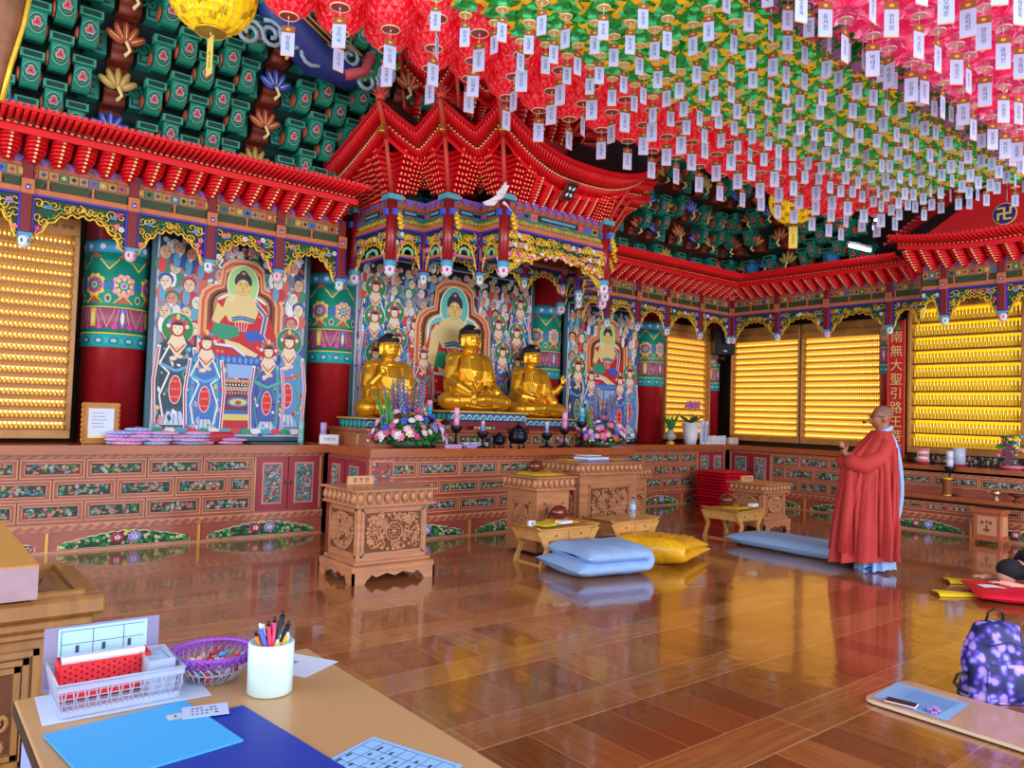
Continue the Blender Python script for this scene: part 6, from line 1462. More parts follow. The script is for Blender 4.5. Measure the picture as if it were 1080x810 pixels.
folded('golden yellow patterned silk cushion folded on the floor', (6.42, 5.36, 0), radians(-158), YC, .80, .42, .15, .11, .007, pattern=mat('cushion_pattern', 'C88C10', .4), tilt=-.05)
t = thing('floor_cushion', 'long flat pale blue cushion on the floor before the standing person', 'cushion', (8.14, 4.72, 0), 0)
mb = MB().m(CB); pillow_part(mb, 0, 0, .08, .66, 1.7, .16, rz=-.02, pinch=.06, sd=3); mb.build('cover', t)
RC = mat('cushion_red', 'D80C34', .5, var=.12, scale=3)
RM = MB().m(RC); pillow_part(RM, 0, 0, .03, .78, .62, .06, pinch=.05, wr=.003); 
for k in range(5): RM.tube([(-.3+.15*k, -.31, .03), (-.24+.15*k, -.318, .028)], .008, 5)
RM = RM.mesh('cover')
R = random.Random(1)
for k in range(12):
    t = thing('red_cushion', 'flat red cushion, %s from the bottom of the pile before the corner cabinet' % nth(k+1), 'cushion', (11.13+R.uniform(-.02, .02), 7.95+R.uniform(-.02, .02), k*.052), R.uniform(-.03, .03), 'red cushions piled by the corner cabinet'); put('cover', RM, t)

# ---------------------------------------------------------------- the standing person in a red robe
head_dir = Vector((-.80, .60, 0)).normalized()
MX, MY = 7.86, 3.72
pt = thing('person', 'person with shaved head in a long red robe standing with joined hands, glasses and headset', 'person', (MX, MY, 0), atan2(head_dir.y, head_dir.x)+pi/2)
# local frame: front is -Y, the person's right hand is -X
SK = mat('monk_skin', '945C44', .5, var=.08); ROBE = mat('robe_red', 'B43230', .8, var=.06, scale=5); GREY = mat('robe_light_blue', '98B8EC', .8)
b = MB().m(SK)
b.ball((0, .025, 1.575), (.078, .098, .095), 22, 14); b.ball((0, -.03, 1.53), (.06, .062, .08), 16, 10); b.ball((0, -.05, 1.487), (.036, .03, .025), 10, 8)
b.tube([(0, -.085, 1.555), (0, -.108, 1.527), (0, -.095, 1.517)], [.010, .015, .012], 8); b.ball((0, -.088, 1.50), (.022, .010, .006), 8, 6); b.ball((0, -.086, 1.491), (.018, .010, .006), 8, 6)
for q in (-1, 1): b.ball((q*.079, .02, 1.535), (.010, .022, .034), 10, 8); b.ball((q*.03, -.072, 1.567), (.02, .014, .007), 8, 6)
b.tube([(0, .04, 1.52), (0, .035, 1.46), (0, .03, 1.40)], [.06, .056, .07], 14)
# joined hands in front of the chest, forearms reaching to them
for q in (-1, 1):
    b.tube([(q*.12, -.12, 1.10), (q*.05, -.29, 1.14), (q*.016, -.36, 1.17)], [.04, .034, .026], 10)
    b.tube([(q*.014, -.36, 1.165), (q*.012, -.385, 1.215)], [.024, .026], 8)
    for k in range(4): b.tube([(q*.010, -.362-.014*k, 1.235), (q*.009, -.372-.014*k, 1.265), (q*.006, -.378-.013*k, 1.285+(.012, .016, .012, .0)[k])], [.0085, .008, .006], 6)
    b.tube([(q*.012, -.352, 1.2), (q*.014, -.335, 1.235), (q*.012, -.33, 1.26)], [.011, .010, .007], 6)
b.tube([(0, .02, 1.40), (0, .0, 1.2), (0, .0, .9), (0, .0, .5), (0, 0, .2)], [.075, .11, .11, .11, .10], 14)
for q in (-1, 1): b.tube([(q*.07, .0, 1.35), (q*.13, .0, 1.28), (q*.13, -.05, 1.15), (q*.11, -.14, 1.10)], [.06, .05, .045, .04], 10); b.tube([(q*.08, 0, .5), (q*.08, 0, .25), (q*.08, .0, .08), (q*.08, -.08, .035)], [.08, .06, .05, .035], 10)
body = put('body', voxel(b, .008, 2), pt)
MB().m(mat('shaved_hair', '785C50', .8)).surf(lambda a, c: ((.0815)*sin(c*1.55)*cos(a*2*pi), .028+.101*sin(c*1.55)*sin(a*2*pi)+.012*c, 1.577+.098*cos(c*1.55)), 24, 10, True).build('hair', body)
def lerp_tab(z, tab):
    for (a, *va), (b2, *vb) in zip(tab, tab[1:]):
        if a <= z <= b2: f = (z-a)/(b2-a); return [x+(y-x)*f for x, y in zip(va, vb)]
    return tab[-1][1:]
#  z: front reach, back reach, half width, fold size
TAB = [(.13, .47, .11, .24, .034), (.4, .44, .12, .25, .030), (.8, .37, .13, .24, .022), (1.05, .33, .14, .23, .014), (1.18, .29, .14, .22, .009), (1.28, .20, .14, .20, .005), (1.36, .12, .12, .165, .002), (1.42, .07, .09, .10, .0)]
def robe_fn(a, c, off=0, tab=TAB, z0=.13, z1=1.42, ph=0):
    z = z0+(z1-z0)*c; fr, bk, w, fo = lerp_tab(z, tab); t_ = a*2*pi; x, y = cos(t_), sin(t_)
    f = fo*(1.5*(1-2*abs(sin(t_*6.5+ph+z*.9)))+.9*sin(t_*17+2.5*z)); L = fr if y < 0 else bk
    s = 1.0-.32*max(0, -y)**3*(1 if z < 1.2 else .3)
    zz = z-(.05*max(0, -y)*(1-c))
    return ((w*s+f+off)*x, (L+f+off)*y, zz)
rb = put('red_robe', MB().m(ROBE).surf(lambda a, c: robe_fn(a, c), 120, 40, True).mesh('red_robe'), pt)
mb = MB().m(ROBE)   # broad hanging sleeve folds on the viewer's side and the gathered front edge
for k in range(7):
    x = .20-.022*k; mb.tube([(x-.02, -.08-.033*k, 1.22-.02*k), (x+.015, -.085-.042*k, .95), (x+.02, -.09-.05*k, .6), (x+.015, -.09-.052*k, .17)], [.010, .020, .024, .016], 8)
for q in (-1, 1):
    mb.tube([(q*.145, .01, 1.31), (q*.165, -.06, 1.16), (q*.125, -.2, 1.06), (q*.07, -.33, 1.09), (q*.05, -.375, 1.13)], [.07, .085, .10, .085, .05], 14)
    for k in range(4): mb.tube([(q*(.19-.02*k), -.07-.05*k, 1.12), (q*(.20-.025*k), -.09-.065*k, .85), (q*(.17-.02*k), -.10-.07*k, .55)], [.02, .03, .008], 8)
    mb.tube([(q*.19, .05-.0*q, 1.25), (q*.225, .04, .95), (q*.235, .03, .6), (q*.225, .02, .18)], [.008, .018, .024, .014], 8)
    mb.tube([(q*.16, .10, 1.25), (q*.18, .095, .95), (q*.19, .09, .6), (q*.18, .085, .18)], [.008, .016, .02, .012], 8)
    mb.tube([(q*.05, -.31, 1.15), (q*.07, -.33, .95), (q*.09, -.37, .6), (q*.10, -.42, .19)], [.035, .045, .05, .05], 10)
mb.build('sleeve_folds', rb)
TG = [(.035, .19, .12, .19, .02), (.4, .16, .10, .17, .02), (.9, .12, .08, .15, .01)]
MB().m(GREY).surf(lambda a, c: robe_fn(a, c, 0, TG, .04, .9, 1), 90, 12, True).build('grey_under_robe', pt)
mb = MB().m(GREY)
mb.surf(lambda a, c: ((.11+.01*sin(c*7))*cos(a*2*pi)*sin(pi*min(1, .12+c*.88))**.5-.02, .125+.075*sin(pi*c)**.7+.035*sin(a*2*pi)+.006*sin(a*25), .40+.98*c), 40, 20, True)
mb.build('blue_sash', pt)
mb = MB().m(GREY).tube([(-.05, -.03, 1.40), (-.08, .03, 1.425), (-.05, .095, 1.45), (0, .115, 1.46), (.05, .095, 1.45), (.08, .03, 1.425), (.05, -.03, 1.40)], .022, 8); mb.build('collar', pt)
mb = MB().m(BLACK)
for q in (-1, 1):
    mb.tube([(q*.03+.026*cos(k*pi/6), -.093+.006*abs(q*.03+.026*cos(k*pi/6))*8, 1.563+.018*sin(k*pi/6)) for k in range(12)], .0025, 4, True); mb.tube([(q*.057, -.085, 1.567), (q*.078, -.03, 1.565), (q*.084, .02, 1.558)], .003, 4)
mb.tube([(-.004, -.1, 1.565), (.004, -.1, 1.565)], .003, 4); mb.build('glasses', body)
MB().m(BLACK).tube([(-.086, .02, 1.53), (-.088, -.04, 1.50), (-.06, -.12, 1.50)], .003, 5).ball((-.05, -.135, 1.50), (.013, .018, .013), 8, 6).build('headset_microphone', body)
mb = MB().m(paint('2858C8'))
for q in (-1, 1): mb.ball((q*.085, -.06, .028), (.045, .125, .027), 12, 8)
mb.build('blue_slippers', pt)

# ---------------------------------------------------------------- person bowing at the right picture edge
bp = thing('person', 'dark-haired person bowing low with hands on the red cushion at the right edge', 'person', (8.10, 2.44, 0), atan2(.66, -.75)+pi/2)
b = MB().m(mat('black_clothes', '1A1820', .8))
b.tube([(0, .62, .26), (0, .42, .40), (0, .12, .36), (0, -.06, .26)], [.17, .17, .155, .10], 16)
for q in (-1, 1):
    b.tube([(q*.11, .62, .22), (q*.14, .3, .12), (q*.13, .2, .09)], [.12, .085, .07], 12); b.tube([(q*.13, .22, .07), (q*.12, .55, .065), (q*.11, .85, .05)], [.065, .055, .04], 10)
    b.tube([(q*.16, .04, .32), (q*.24, -.02, .16), (q*.2, -.14, .06)], [.065, .05, .04], 10)
put('body', voxel(b, .011, 3), bp)
b = MB().m(mat('skin_rosy', 'D09A88', .55)); b.ball((0, -.22, .16), (.075, .085, .095), 16, 10); b.tube([(0, -.08, .25), (0, -.16, .2)], [.055, .05], 10)
for q in (-1, 1):
    b.tube([(q*.2, -.12, .065), (q*.15, -.3, .10), (q*.13, -.36, .105)], [.034, .028, .024], 10)
    for k in range(4): b.tube([(q*(.105+.017*k), -.37, .108), (q*(.105+.018*k), -.42, .112), (q*(.105+.018*k), -.455+.006*abs(k-1), .10)], [.0095, .009, .007], 6)
    b.tube([(q*.115, -.35, .105), (q*.085, -.38, .105), (q*.075, -.41, .10)], [.011, .010, .008], 6)
put('head_and_hands', voxel(b, .0075, 2), bp)
put('hair', voxel(MB().m(mat('dark_hair', '14101A', .85)).ball((0, -.19, .20), (.098, .12, .10), 18, 12).ball((0, -.12, .19), (.09, .08, .08), 14, 10), .01, 2), bp)
t = thing('bowing_cushion', 'flat red cushion at the right picture edge under the bowing person', 'cushion', (7.66, 2.52, 0), .0); mb = MB().m(RC); pillow_part(mb, .03, -.03, .045, .74, .62, .09, rz=.55, pinch=.05); mb.build('cover', t)
o = MB().m(WHITE).surf(lambda a, c: ((a-.5)*.3, (c-.5)*.12, .004*sin(a*6)), 8, 4).build('paper_sheet', loc=(7.62, 2.55, .09), rot=(0, 0, -.7)); tag(o, 'crumpled white paper on the red cushion of the bowing person', 'paper')
for i, (x, y, lab) in enumerate(((7.34, 2.80, 'yellow cloth corner flaring out left of the red cushion'), (8.02, 2.98, 'small yellow cloth corner behind the red cushion'))):
    o = MB().m(paint('E8C020')).surf(lambda a, c: (-.17+.34*a, (.11-.05*a)*(2*c-1), .004+.03*(1-a*.4)*(1-abs(2*c-1)**3)+.004*sin(9*c)), 12, 10).build('yellow_cloth', loc=(x, y, 0.0), rot=(0, 0, -.75)); tag(o, lab, 'cloth')
# ---------------------------------------------------------------- foreground: desk, donation box, board with phone, backpack
ZD = .75
DT = mat('desk_top', 'C09468', .35, var=.05, scale=2, coat=.2); STL = mat('desk_steel', '3A4048', .35, .7)
t = thing('office_desk', 'light brown desk at the lower left with dark steel frame', 'desk', (.62, 1.3, 0))
MB().m(DT).box(-.36, -1.0, .728, .385, .88, ZD, .004).build('desk_top', t)
MB().m(STL).box(-.362, -1.0, .715, -.352, .882, .745).box(-.36, .872, .715, .385, .884, .745).box(.377, -1.0, .715, .387, .88, .745).build('edge_trim', t)
for x in (-.33, .35):
    for y in (-.95, .85): MB().m(STL).box(x-.015, y-.015, 0, x+.015, y+.015, .728).build('leg', t)
MB().m(paint('98A8F0')).box(-.345, -.9, .1, -.335, .86, .71).build('side_panel', t)
def sheet(name, lab, cat, x, y, w, d, rz, c, z=0, h=.0015, lines=0, lc='304878', text=None, grid=None):
    t = thing(name, lab, cat, (x, y, ZD+.001+z), rz); MB().m(paint(c)).box(-w/2, -d/2, 0, w/2, d/2, h).build('sheet', t)
    mb = MB().m(paint(lc)); R = random.Random(int(x*100))
    if grid:
        n, m = grid
        for i in range(n+1): mb.box(-w/2+.012+(w-.024)*i/n-.0005, -d/2+.01, h, -w/2+.012+(w-.024)*i/n+.0005, d/2-.01, h+.0004)
        for i in range(m+1): mb.box(-w/2+.012, -d/2+.01+(d-.02)*i/m-.0005, h, w/2-.012, -d/2+.01+(d-.02)*i/m+.0005, h+.0004)
    for i in range(lines):
        y0 = d/2-.018-(d-.036)*i/max(1, lines-1)
        for j in range(6):
            if R.random() < .8: mb.box(-w/2+.02+(w-.04)*j/6, y0-.003, h, -w/2+.02+(w-.04)*(j+.35+.4*R.random())/6, y0+.003, h+.0004)
    if text:
        for k, s in enumerate(text):
            v, f = text_geo(s, .022, False); yy = d/2-.03-.03*k; mb.add([(a, zz+yy, h+.0006) for a, b_, zz in v], f)
    mb.build('print', t); return t
sheet('light_blue_folder', 'large bright blue folder lying at the lower left of the desk', 'folder', .45, 1.77, .30, .30, .12, '3FA8F0', .003, .004)
sheet('navy_folder', 'dark navy blue folder beneath the bright blue one', 'folder', .545, 1.60, .34, .44, .12, '1838A8', 0, .0028)
sheet('white_card', 'white card half over the right end of the bright blue folder', 'card', .60, 1.84, .10, .07, -.25, 'B8C8F0', .0075, .0015, 3)
sheet('printed_label', 'small printed label stuck on the bright blue folder', 'label', .535, 1.845, .035, .03, -.1, 'C0C8D8', .0072, .0008, 3, '202020')
sheet('timetable_sheet', 'blue printed table sheet at the bottom edge of the desk', 'paper', .80, 1.36, .21, .24, .35, '90C0F8', 0, .001, 7, '283868', None, (5, 7))
sheet('notice_paper', 'small white notice paper behind the pen cup', 'paper', .91, 2.06, .15, .19, .5, 'D0D8F8', 0, .001, 0, '182848', ['기도접수', '불공안내', '12:00'])
sheet('paper_under_basket', 'white paper sheet under the clear plastic basket', 'paper', .475, 2.06, .36, .2, -.05, 'C8D8F8', 0, .001)
# clear plastic basket
t = thing('plastic_basket', 'frosted clear plastic basket with red tray and papers on the desk', 'basket', (.455, 2.07, ZD+.004), -.02)
PL = mat('frosted_plastic', 'D0DCF8', .35, trans=.35, alpha=.72); w, d, h = .135, .10, .075
mb = MB().m(PL)
for s in (-1, 1):
    for F, L in ((frame((0, s*d, 0), (1, 0, 0), (0, s, 0)), w), (frame((s*w, 0, 0), (0, 1, 0), (s, 0, 0)), d)):
        mb.M = F; mb.box(-L*.94, -.012, 0, L*.94, -.009, .016); mb.prism([(-L, h), (L, h), (L*.99, h-.016), (-L*.99, h-.016)], -.003, .0)
        n = int(2*L/.012)
        for i in range(n+1):
            u = -L*.95+i*(1.9*L)/n; mb.tube([(u*.97, -.009, .012), (u+.004*(-1)**i, -.005, h*.5), (u, -.002, h-.012)], .0016, 4)
        for z in (.028, .042, .055): mb.tube([(-L*.96, -.009+z*.1, z), (L*.96, -.009+z*.1, z)], .0013, 4)
mb.M = Matrix(); mb.box(-w+.01, -d+.01, 0, w-.01, d-.01, .003); mb.tube([(-w, -d, h), (w, -d, h), (w, d, h), (-w, d, h)], .004, 6, True); mb.build('basket_body', t)
t = thing('red_tray', 'red perforated plastic tray inside the clear basket', 'tray', (.435, 2.085, ZD+.009), -.02)
mb = MB().m(paint('E81828')); mb.box(-.10, -.012, .0, .10, -.008, .086).box(-.10, .05, 0, .10, .054, .088).box(-.10, -.012, 0, -.097, .052, .088).box(.097, -.012, 0, .10, .052, .088).box(-.1, -.012, 0, .1, .054, .003); mb.build('tray_body', t)
mb = MB().m(paint('501018'));
for i in range(16):
    for j in range(4): mb.ball((-.088+i*.0117, -.0125, .03+j*.014+(i % 2)*.007), (.003, .001, .003), 5, 4)
mb.build('holes', t)
for i, (dy, c, lab) in enumerate(((.015, 'E8ECF8', 'white envelope standing foremost in the red tray'), (.03, 'C0C8E8', 'bluish envelope standing behind the white one in the red tray'))):
    o = MB().m(paint(c)).box(-.092, -.0012, 0, .092, .0012, .092).build('envelope', loc=(.435, 2.085+dy, ZD+.013), rot=(0, 0, -.02)); tag(o, lab, 'envelope')
t = thing('card_box', 'small clear box of blue cards in the right end of the basket', 'card box', (.545, 2.06, ZD+.009)); MB().m(paint('A0C8F0')).box(-.025, -.05, 0, .025, .05, .078, .004).build('cards', t); MB().m(PL).box(-.03, -.055, 0, -.026, .055, .085).box(.026, -.055, 0, .03, .055, .085).box(-.03, -.058, 0, .03, -.054, .085).build('case', t)
# standing sheet in clear holder
t = thing('sheet_holder', 'clear holder with a pale blue printed table standing behind the basket', 'notice', (.455, 2.205, ZD+.002), -.03)
MB().m(mat('holder_plastic', 'A8A8D8', .2, alpha=.6)).box(-.135, 0, 0, .13, .003, .15).box(-.135, -.03, 0, .13, .003, .003).build('holder', t); o_ = MB().m(paint('B8E4F8')).box(-.105, -.003, .005, .10, 0, .145).build('sheet', t)
mb = MB().m(paint('304878'))
for zz in (.03, .07, .105, .138): mb.box(-.098, -.004, zz-.0006, .092, -.003, zz+.0006)
for i in range(9): mb.box(-.098+i*.0237-.0006, -.004, .03, -.098+i*.0237+.0006, -.003, .07 if i % 3 else .138)
for i in range(8): mb.box(-.09+i*.0237, -.004, .045, -.082+i*.0237, -.003, .064)
for i in range(3): mb.box(-.066+i*.06, -.004, .082, -.058+i*.06, -.003, .10)
mb.build('table_print', t)
# candy bowl
t = thing('crochet_bowl', 'purple crocheted rim bowl full of wrapped sweets', 'bowl', (.69, 2.07, ZD+.001)); PR = paint('A050D8')
mb = MB().m(mat('bowl_glass', 'E0E0F0', .15, trans=.5, alpha=.75))
for k in range(28):
    a = k*2*pi/28; mb.tube([(.06*cos(a), .06*sin(a), .004), (.08*cos(a+.15), .08*sin(a+.15), .03), (.095*cos(a-.05), .095*sin(a-.05), .058)], .003, 4)
mb.tube([(.08*cos(a*pi/12), .08*sin(a*pi/12), .03) for a in range(24)], .0025, 4, True).lathe([(.001, .002), (.06, .002), (.062, .006)], n=24); mb.build('bowl', t)
mb = MB().m(PR)
for r in range(3):
    for k in range(36):
        a = k*2*pi/36+r*.09; q = .092+.006*r; mb.tube([(q*cos(a), q*sin(a), .05+.008*r), ((q+.006)*cos(a+.09), (q+.006)*sin(a+.09), .060+.008*r), (q*cos(a+.17), q*sin(a+.17), .05+.008*r)], .0028, 4)
mb.tube([(.098*cos(a*pi/16), .098*sin(a*pi/16), .073) for a in range(32)], .0045, 6, True); mb.build('crochet_rim', t)
R = random.Random(8); cc = ['D02030', 'C01828', 'E04050', '60A0E0', 'F0D8D8', 'E8A0B0', 'B8C8F0']
for k in range(34):
    a, r = R.uniform(0, 6.28), .062*sqrt(R.random()); c = cc[k % 7]
    o = MB().m(paint(c)).ball((0, 0, 0), (.013, .009, .009), 8, 6).prism([(.012, 0), (.022, .008), (.022, -.008)], -.002, .002).prism([(-.012, 0), (-.022, -.008), (-.022, .008)], -.002, .002).build('wrapped_sweet', loc=(.69+r*cos(a), 2.07+r*sin(a), ZD+.013+.012*(k//9)), rot=(0, R.uniform(-.5, .5), R.uniform(0, 3.1)))
    tag(o, 'wrapped sweet in the heap inside the purple-rimmed bowl', 'sweet', 'wrapped sweets in the bowl')
# pen cup
t = thing('pen_cup', 'white round pen cup on the desk', 'cup', (.775, 1.895, ZD+.001)); CUP = mat('cup_white', 'D0ECF0', .3)
MB().m(CUP).lathe([(.001, .002), (.05, 0), (.055, .004), (.056, .125), (.053, .128), (.050, .125), (.049, .01), (.001, .01)], n=32).build('cup_body', t)
pens = [('4068D8', -.03, -.01, .165, 'black pen with blue clip leaning left'), ('E83060', -.015, -.015, .17, 'pink felt pen'), ('F0A0A0', -.02, .01, .155, 'salmon marker'), ('E84878', .0, -.01, .175, 'rose capped pen'), ('60C040', .012, .004, .15, 'green capped pen'), ('20283A', .02, -.004, .185, 'tall dark pen standing highest'), ('F0C020', .03, -.01, .135, 'yellow pencil leaning right'), ('282030', .04, .01, .155, 'black ballpoint pen leaning far right'), ('F0C828', .004, -.02, .125, 'short yellow marker'), ('F08030', -.03, .012, .14, 'orange pen'), ('101830', -.02, -.002, .16, 'dark blue pen')]
for i, (c, dx, dy, L, lab) in enumerate(pens):
    b0 = Vector((-dx*.5, -dy*.5, .012)); p1 = Vector((dx*1.25, dy*1.3, L)); p1.z *= 1.08; f = (p1-b0)
    t = thing('pen', lab+' in the white pen cup', 'pen', (.775, 1.895, ZD+.001)); MB().m(paint(c)).cyl(b0, b0+f*.93, .0055, n=8).build('barrel', t); MB().m(BLACK if i % 2 else WHITE).cyl(b0+f*.93, p1, .0045, .0035, n=8).tube([b0+f*.8+Vector((.006, -.003, 0)), b0+f*.95+Vector((.006, -.003, 0))], .0014, 4).build('pen_end', t)
# donation box and plank box
WB = mat('donation_wood', 'A8743C', .35, var=.2, scale=4, stretch=(6, 1, 1), coat=.4)
t = thing('donation_box', 'brown wooden donation box with hopper top and carved panels at the left', 'donation box', (.1, 3.55, 0))
mb = MB().m(WB); x0, x1, y0, y1 = -.42, .56, -.36, .36
for a, b_, c_, d_ in ((x0, y0, x1, y0+.07), (x0, y1-.07, x1, y1), (x0, y0+.07, x0+.07, y1-.07), (x1-.07, y0+.07, x1, y1-.07)): mb.box(a, b_, .68, c_, d_, .75, .012)
for a, b_, c_, d_ in ((x0+.06, y0+.06, x1-.06, y0+.09), (x0+.06, y1-.09, x1-.06, y1-.06), (x1-.09, y0+.09, x1-.06, y1-.09)): mb.box(a, b_, .66, c_, d_, .765, .006)
mb.build('rim', t)
mb = MB().m(WB); mb.add([(x0+.08, y0+.08, .745), (x1-.08, y0+.08, .745), (x1-.08, y1-.08, .745), (x0+.08, y1-.08, .745), (-.1, -.04, .6), (.3, -.04, .6), (.3, .04, .6), (-.1, .04, .6)], [(0, 1, 5, 4), (1, 2, 6, 5), (2, 3, 7, 6), (3, 0, 4, 7)])
mb.m(mat('pyramid_brown', '80503C', .4)); mb.add([(.29, -.27, .66), (.48, -.27, .66), (.48, .0, .66), (.29, .0, .66), (.385, -.14, .80)], [(0, 1, 4), (1, 2, 4), (2, 3, 4), (3, 0, 4)]); mb.build('hopper', t)
mb = MB().m(WB); mb.box(x0+.03, y0+.03, .63, x1-.03, y1-.03, .68, .015); mb.box(x0+.05, y0+.05, .6, x1-.05, y1-.05, .635, .01); mb.build('cornice', t)
MB().m(WB).box(x0+.09, y0+.09, .06, x1-.09, y1-.09, .61).build('body', t)
for sx in (x0+.1, x1-.12):
    for sy in (y0+.1, y1-.12): MB().m(WB).cyl((sx+.01, sy+.01, .06), (sx+.01, sy+.01, .6), .035, n=10).build('corner_post', t)
MB().m(WB).box(x0+.04, y0+.04, .0, x1-.04, y1-.04, .07, .012).build('plinth', t)
F = frame((0, y0+.09, 0), (1, 0, 0), (0, -1, 0)); mb = MB(F).m(WB)
for k, e in enumerate((.0, .03, .055)): 
    a, b_, c_, d_ = -.22+e, .12+e, .36-e, .56-e
    mb.box(a, 0, b_, a+.02, .02-.004*k, d_); mb.box(c_-.02, 0, b_, c_, .02-.004*k, d_); mb.box(a, 0, b_, c_, .02-.004*k, b_+.02); mb.box(a, 0, d_-.02, c_, .02-.004*k, d_)
mb.m(WOODD).box(-.14, -.0, .2, .28, .003, .48); mb.m(WB); R = random.Random(6)
for i in range(26): mb.tube(spiral(-.1+.034*(i % 11), .23+.09*(i//11)+R.uniform(-.01, .01), .035, 1.2, R.uniform(0, 6), .012, 12, (-1)**i), .010, 5); mb.ball((-.1+.034*(i % 11), .012, .24+.09*(i//11)), (.03, .012, .014), 6, 4, Matrix.Rotation(R.uniform(0, 3), 3, 'Y'))
mb.build('carved_panel', t)
t = thing('plank_box', 'long flat box with ochre top and pale front resting on the donation box', 'box', (.03, 3.78, .766)); MB().m(mat('ochre_top', 'C89048', .5)).box(-.42, -.62, .115, .40, .6, .122).build('lid', t); MB().m(mat('pale_rose_wood', 'B898A8', .45, var=.15, scale=8)).box(-.42, -.62, 0, .40, .6, .115).build('body', t)
# board with sheet and phone
t = thing('floor_board', 'long pale wooden board with rounded corner lying at the lower right', 'board', (4.3, 1.3, 0))
pts = [(.24, -.9), (.26, .62)]+[(.26-.05+.05*cos(a), .65+.05*sin(a)) for a in (0, .5, 1.0, 1.57)]+[(-.17+.05*cos(a), .65+.05*sin(a)) for a in (1.57, 2.1, 2.6, 3.14)]+[(-.24, -.9)]
MB().m(mat('board_wood', 'C89880', .3, coat=.3, var=.05)).prismz(pts, .006, .028).build('board_top', t); MB().m(paint('E8D8C0')).prismz([(x*1.008, y*1.004) for x, y in pts], .009, .024).build('edge', t)
t = thing('pale_blue_sheet', 'pale blue printed sheet on the long board', 'paper', (4.29, 1.79, .0285), -.0); MB().m(paint('88B0E8')).surf(lambda a, c: (-.19+.36*a+.02*c, -.2+.38*c+.03*a, .0015+.002*sin(a*5)), 8, 8).build('sheet', t); mb = MB().m(paint('6888C0')); [mb.box(-.15+.012*i, -.14, .0035, -.148+.012*i, .14-.03*(i % 3), .0045) for i in range(24)]; mb.build('print', t)
t = thing('mobile_phone', 'dark-screened phone in pink-white case on the pale blue sheet', 'phone', (4.14, 1.83, .034), .2); MB().m(paint('F0D8E8')).box(-.037, -.075, 0, .037, .075, .008, .003).build('case', t); MB().m(mat('phone_screen', '0C1020', .35)).box(-.034, -.071, .008, .034, .071, .0095).build('screen', t)
t = thing('pink_charm', 'small pink and violet beaded charm beside the phone', 'charm', (4.17, 1.68, .034)); mb = MB(); R = random.Random(2); [mb.m(R.choice((PINK, PURP, LAV))).ball((R.uniform(-.05, .05), R.uniform(-.03, .03), .006), .007, 6, 4) for k in range(26)]; mb.build('beads', t)
def bag_material():
    m = bpy.data.materials.new('floral_fabric'); m.use_nodes = True; nt = m.node_tree; b = nt.nodes['Principled BSDF']; b.inputs['Roughness'].default_value = .6
    tc = nt.nodes.new('ShaderNodeTexCoord'); n = nt.nodes.new('ShaderNodeTexNoise'); n.inputs['Scale'].default_value = 9; n.inputs['Detail'].default_value = 2
    v = nt.nodes.new('ShaderNodeTexVoronoi'); v.inputs['Scale'].default_value = 22; mx = nt.nodes.new('ShaderNodeMath'); mx.operation = 'ADD'; ms = nt.nodes.new('ShaderNodeMath'); ms.operation = 'MULTIPLY'; ms.inputs[1].default_value = .45
    nt.links.new(tc.outputs['Object'], n.inputs['Vector']); nt.links.new(tc.outputs['Object'], v.inputs['Vector']); nt.links.new(v.outputs['Distance'], ms.inputs[0]); nt.links.new(n.outputs['Fac'], mx.inputs[0]); nt.links.new(ms.outputs[0], mx.inputs[1])
    r = nt.nodes.new('ShaderNodeValToRGB'); e = r.color_ramp.elements; e[0].position = .48; e[0].color = lin('C8A8F0'); e[1].position = .86; e[1].color = lin('0C1450')
    for p, c in ((.56, 'C880E0'), (.62, '90A8F8'), (.68, '7048D0'), (.76, '1C2480')): q = e.new(p); q.color = lin(c)
    nt.links.new(mx.outputs[0], r.inputs[0]); nt.links.new(r.outputs[0], b.inputs['Base Color']); return m
BAG = bag_material()
t = thing('backpack', 'purple and navy flower-print backpack standing at the right', 'backpack', (4.78, 1.60, 0), radians(-38))
def bag_fn(a, c):
    an = a*2*pi; cz = c; w = .185*(1-.45*cz**2.2)+.0; d = .115*(1-.55*cz**1.4); e = .62
    x = w*(abs(cos(an))**e)*(1 if cos(an) > 0 else -1); y = d*(abs(sin(an))**e)*(1 if sin(an) > 0 else -1)
    k = 1 if cz < .93 else sqrt(max(0, 1-((cz-.93)/.07)**2))*.85+.15
    return (x*k+.008*sin(cz*9+an*2), y*k+.006*sin(cz*12+an*3)+.03*cz, .41*cz+.004)
MB().m(BAG).surf(bag_fn, 48, 30, True).build('bag_body', t)
MB().m(BAG).surf(lambda a, c: ((-.13+.26*a)*(1-.15*c), -.118-.025*sin(pi*a)*sin(pi*min(1, c*1.1))**.6+.02*c, .02+.19*c), 16, 12).build('front_pocket', t)
MB().m(BLACK).tube([(-.05, .03, .40), (-.04, .02, .46), (0, .02, .48), (.04, .02, .46), (.05, .03, .40)], .007, 6).build('top_handle', t)
MB().m(BLACK).tube([(-.17, -.02, .14), (-.24, -.03, .13), (-.26, -.03, .09), (-.21, -.03, .04), (-.15, -.02, .02)], .009, 6).build('side_strap', t); MB().m(BLACK).tube([(.12, .08, .36), (.19, .14, .2), (.17, .12, .02)], .016, 6).build('shoulder_strap', t)
MB().m(paint('201848')).tube([(-.11, -.085, .30), (0, -.10, .33), (.11, -.085, .29)], .004, 5).build('zip', t)
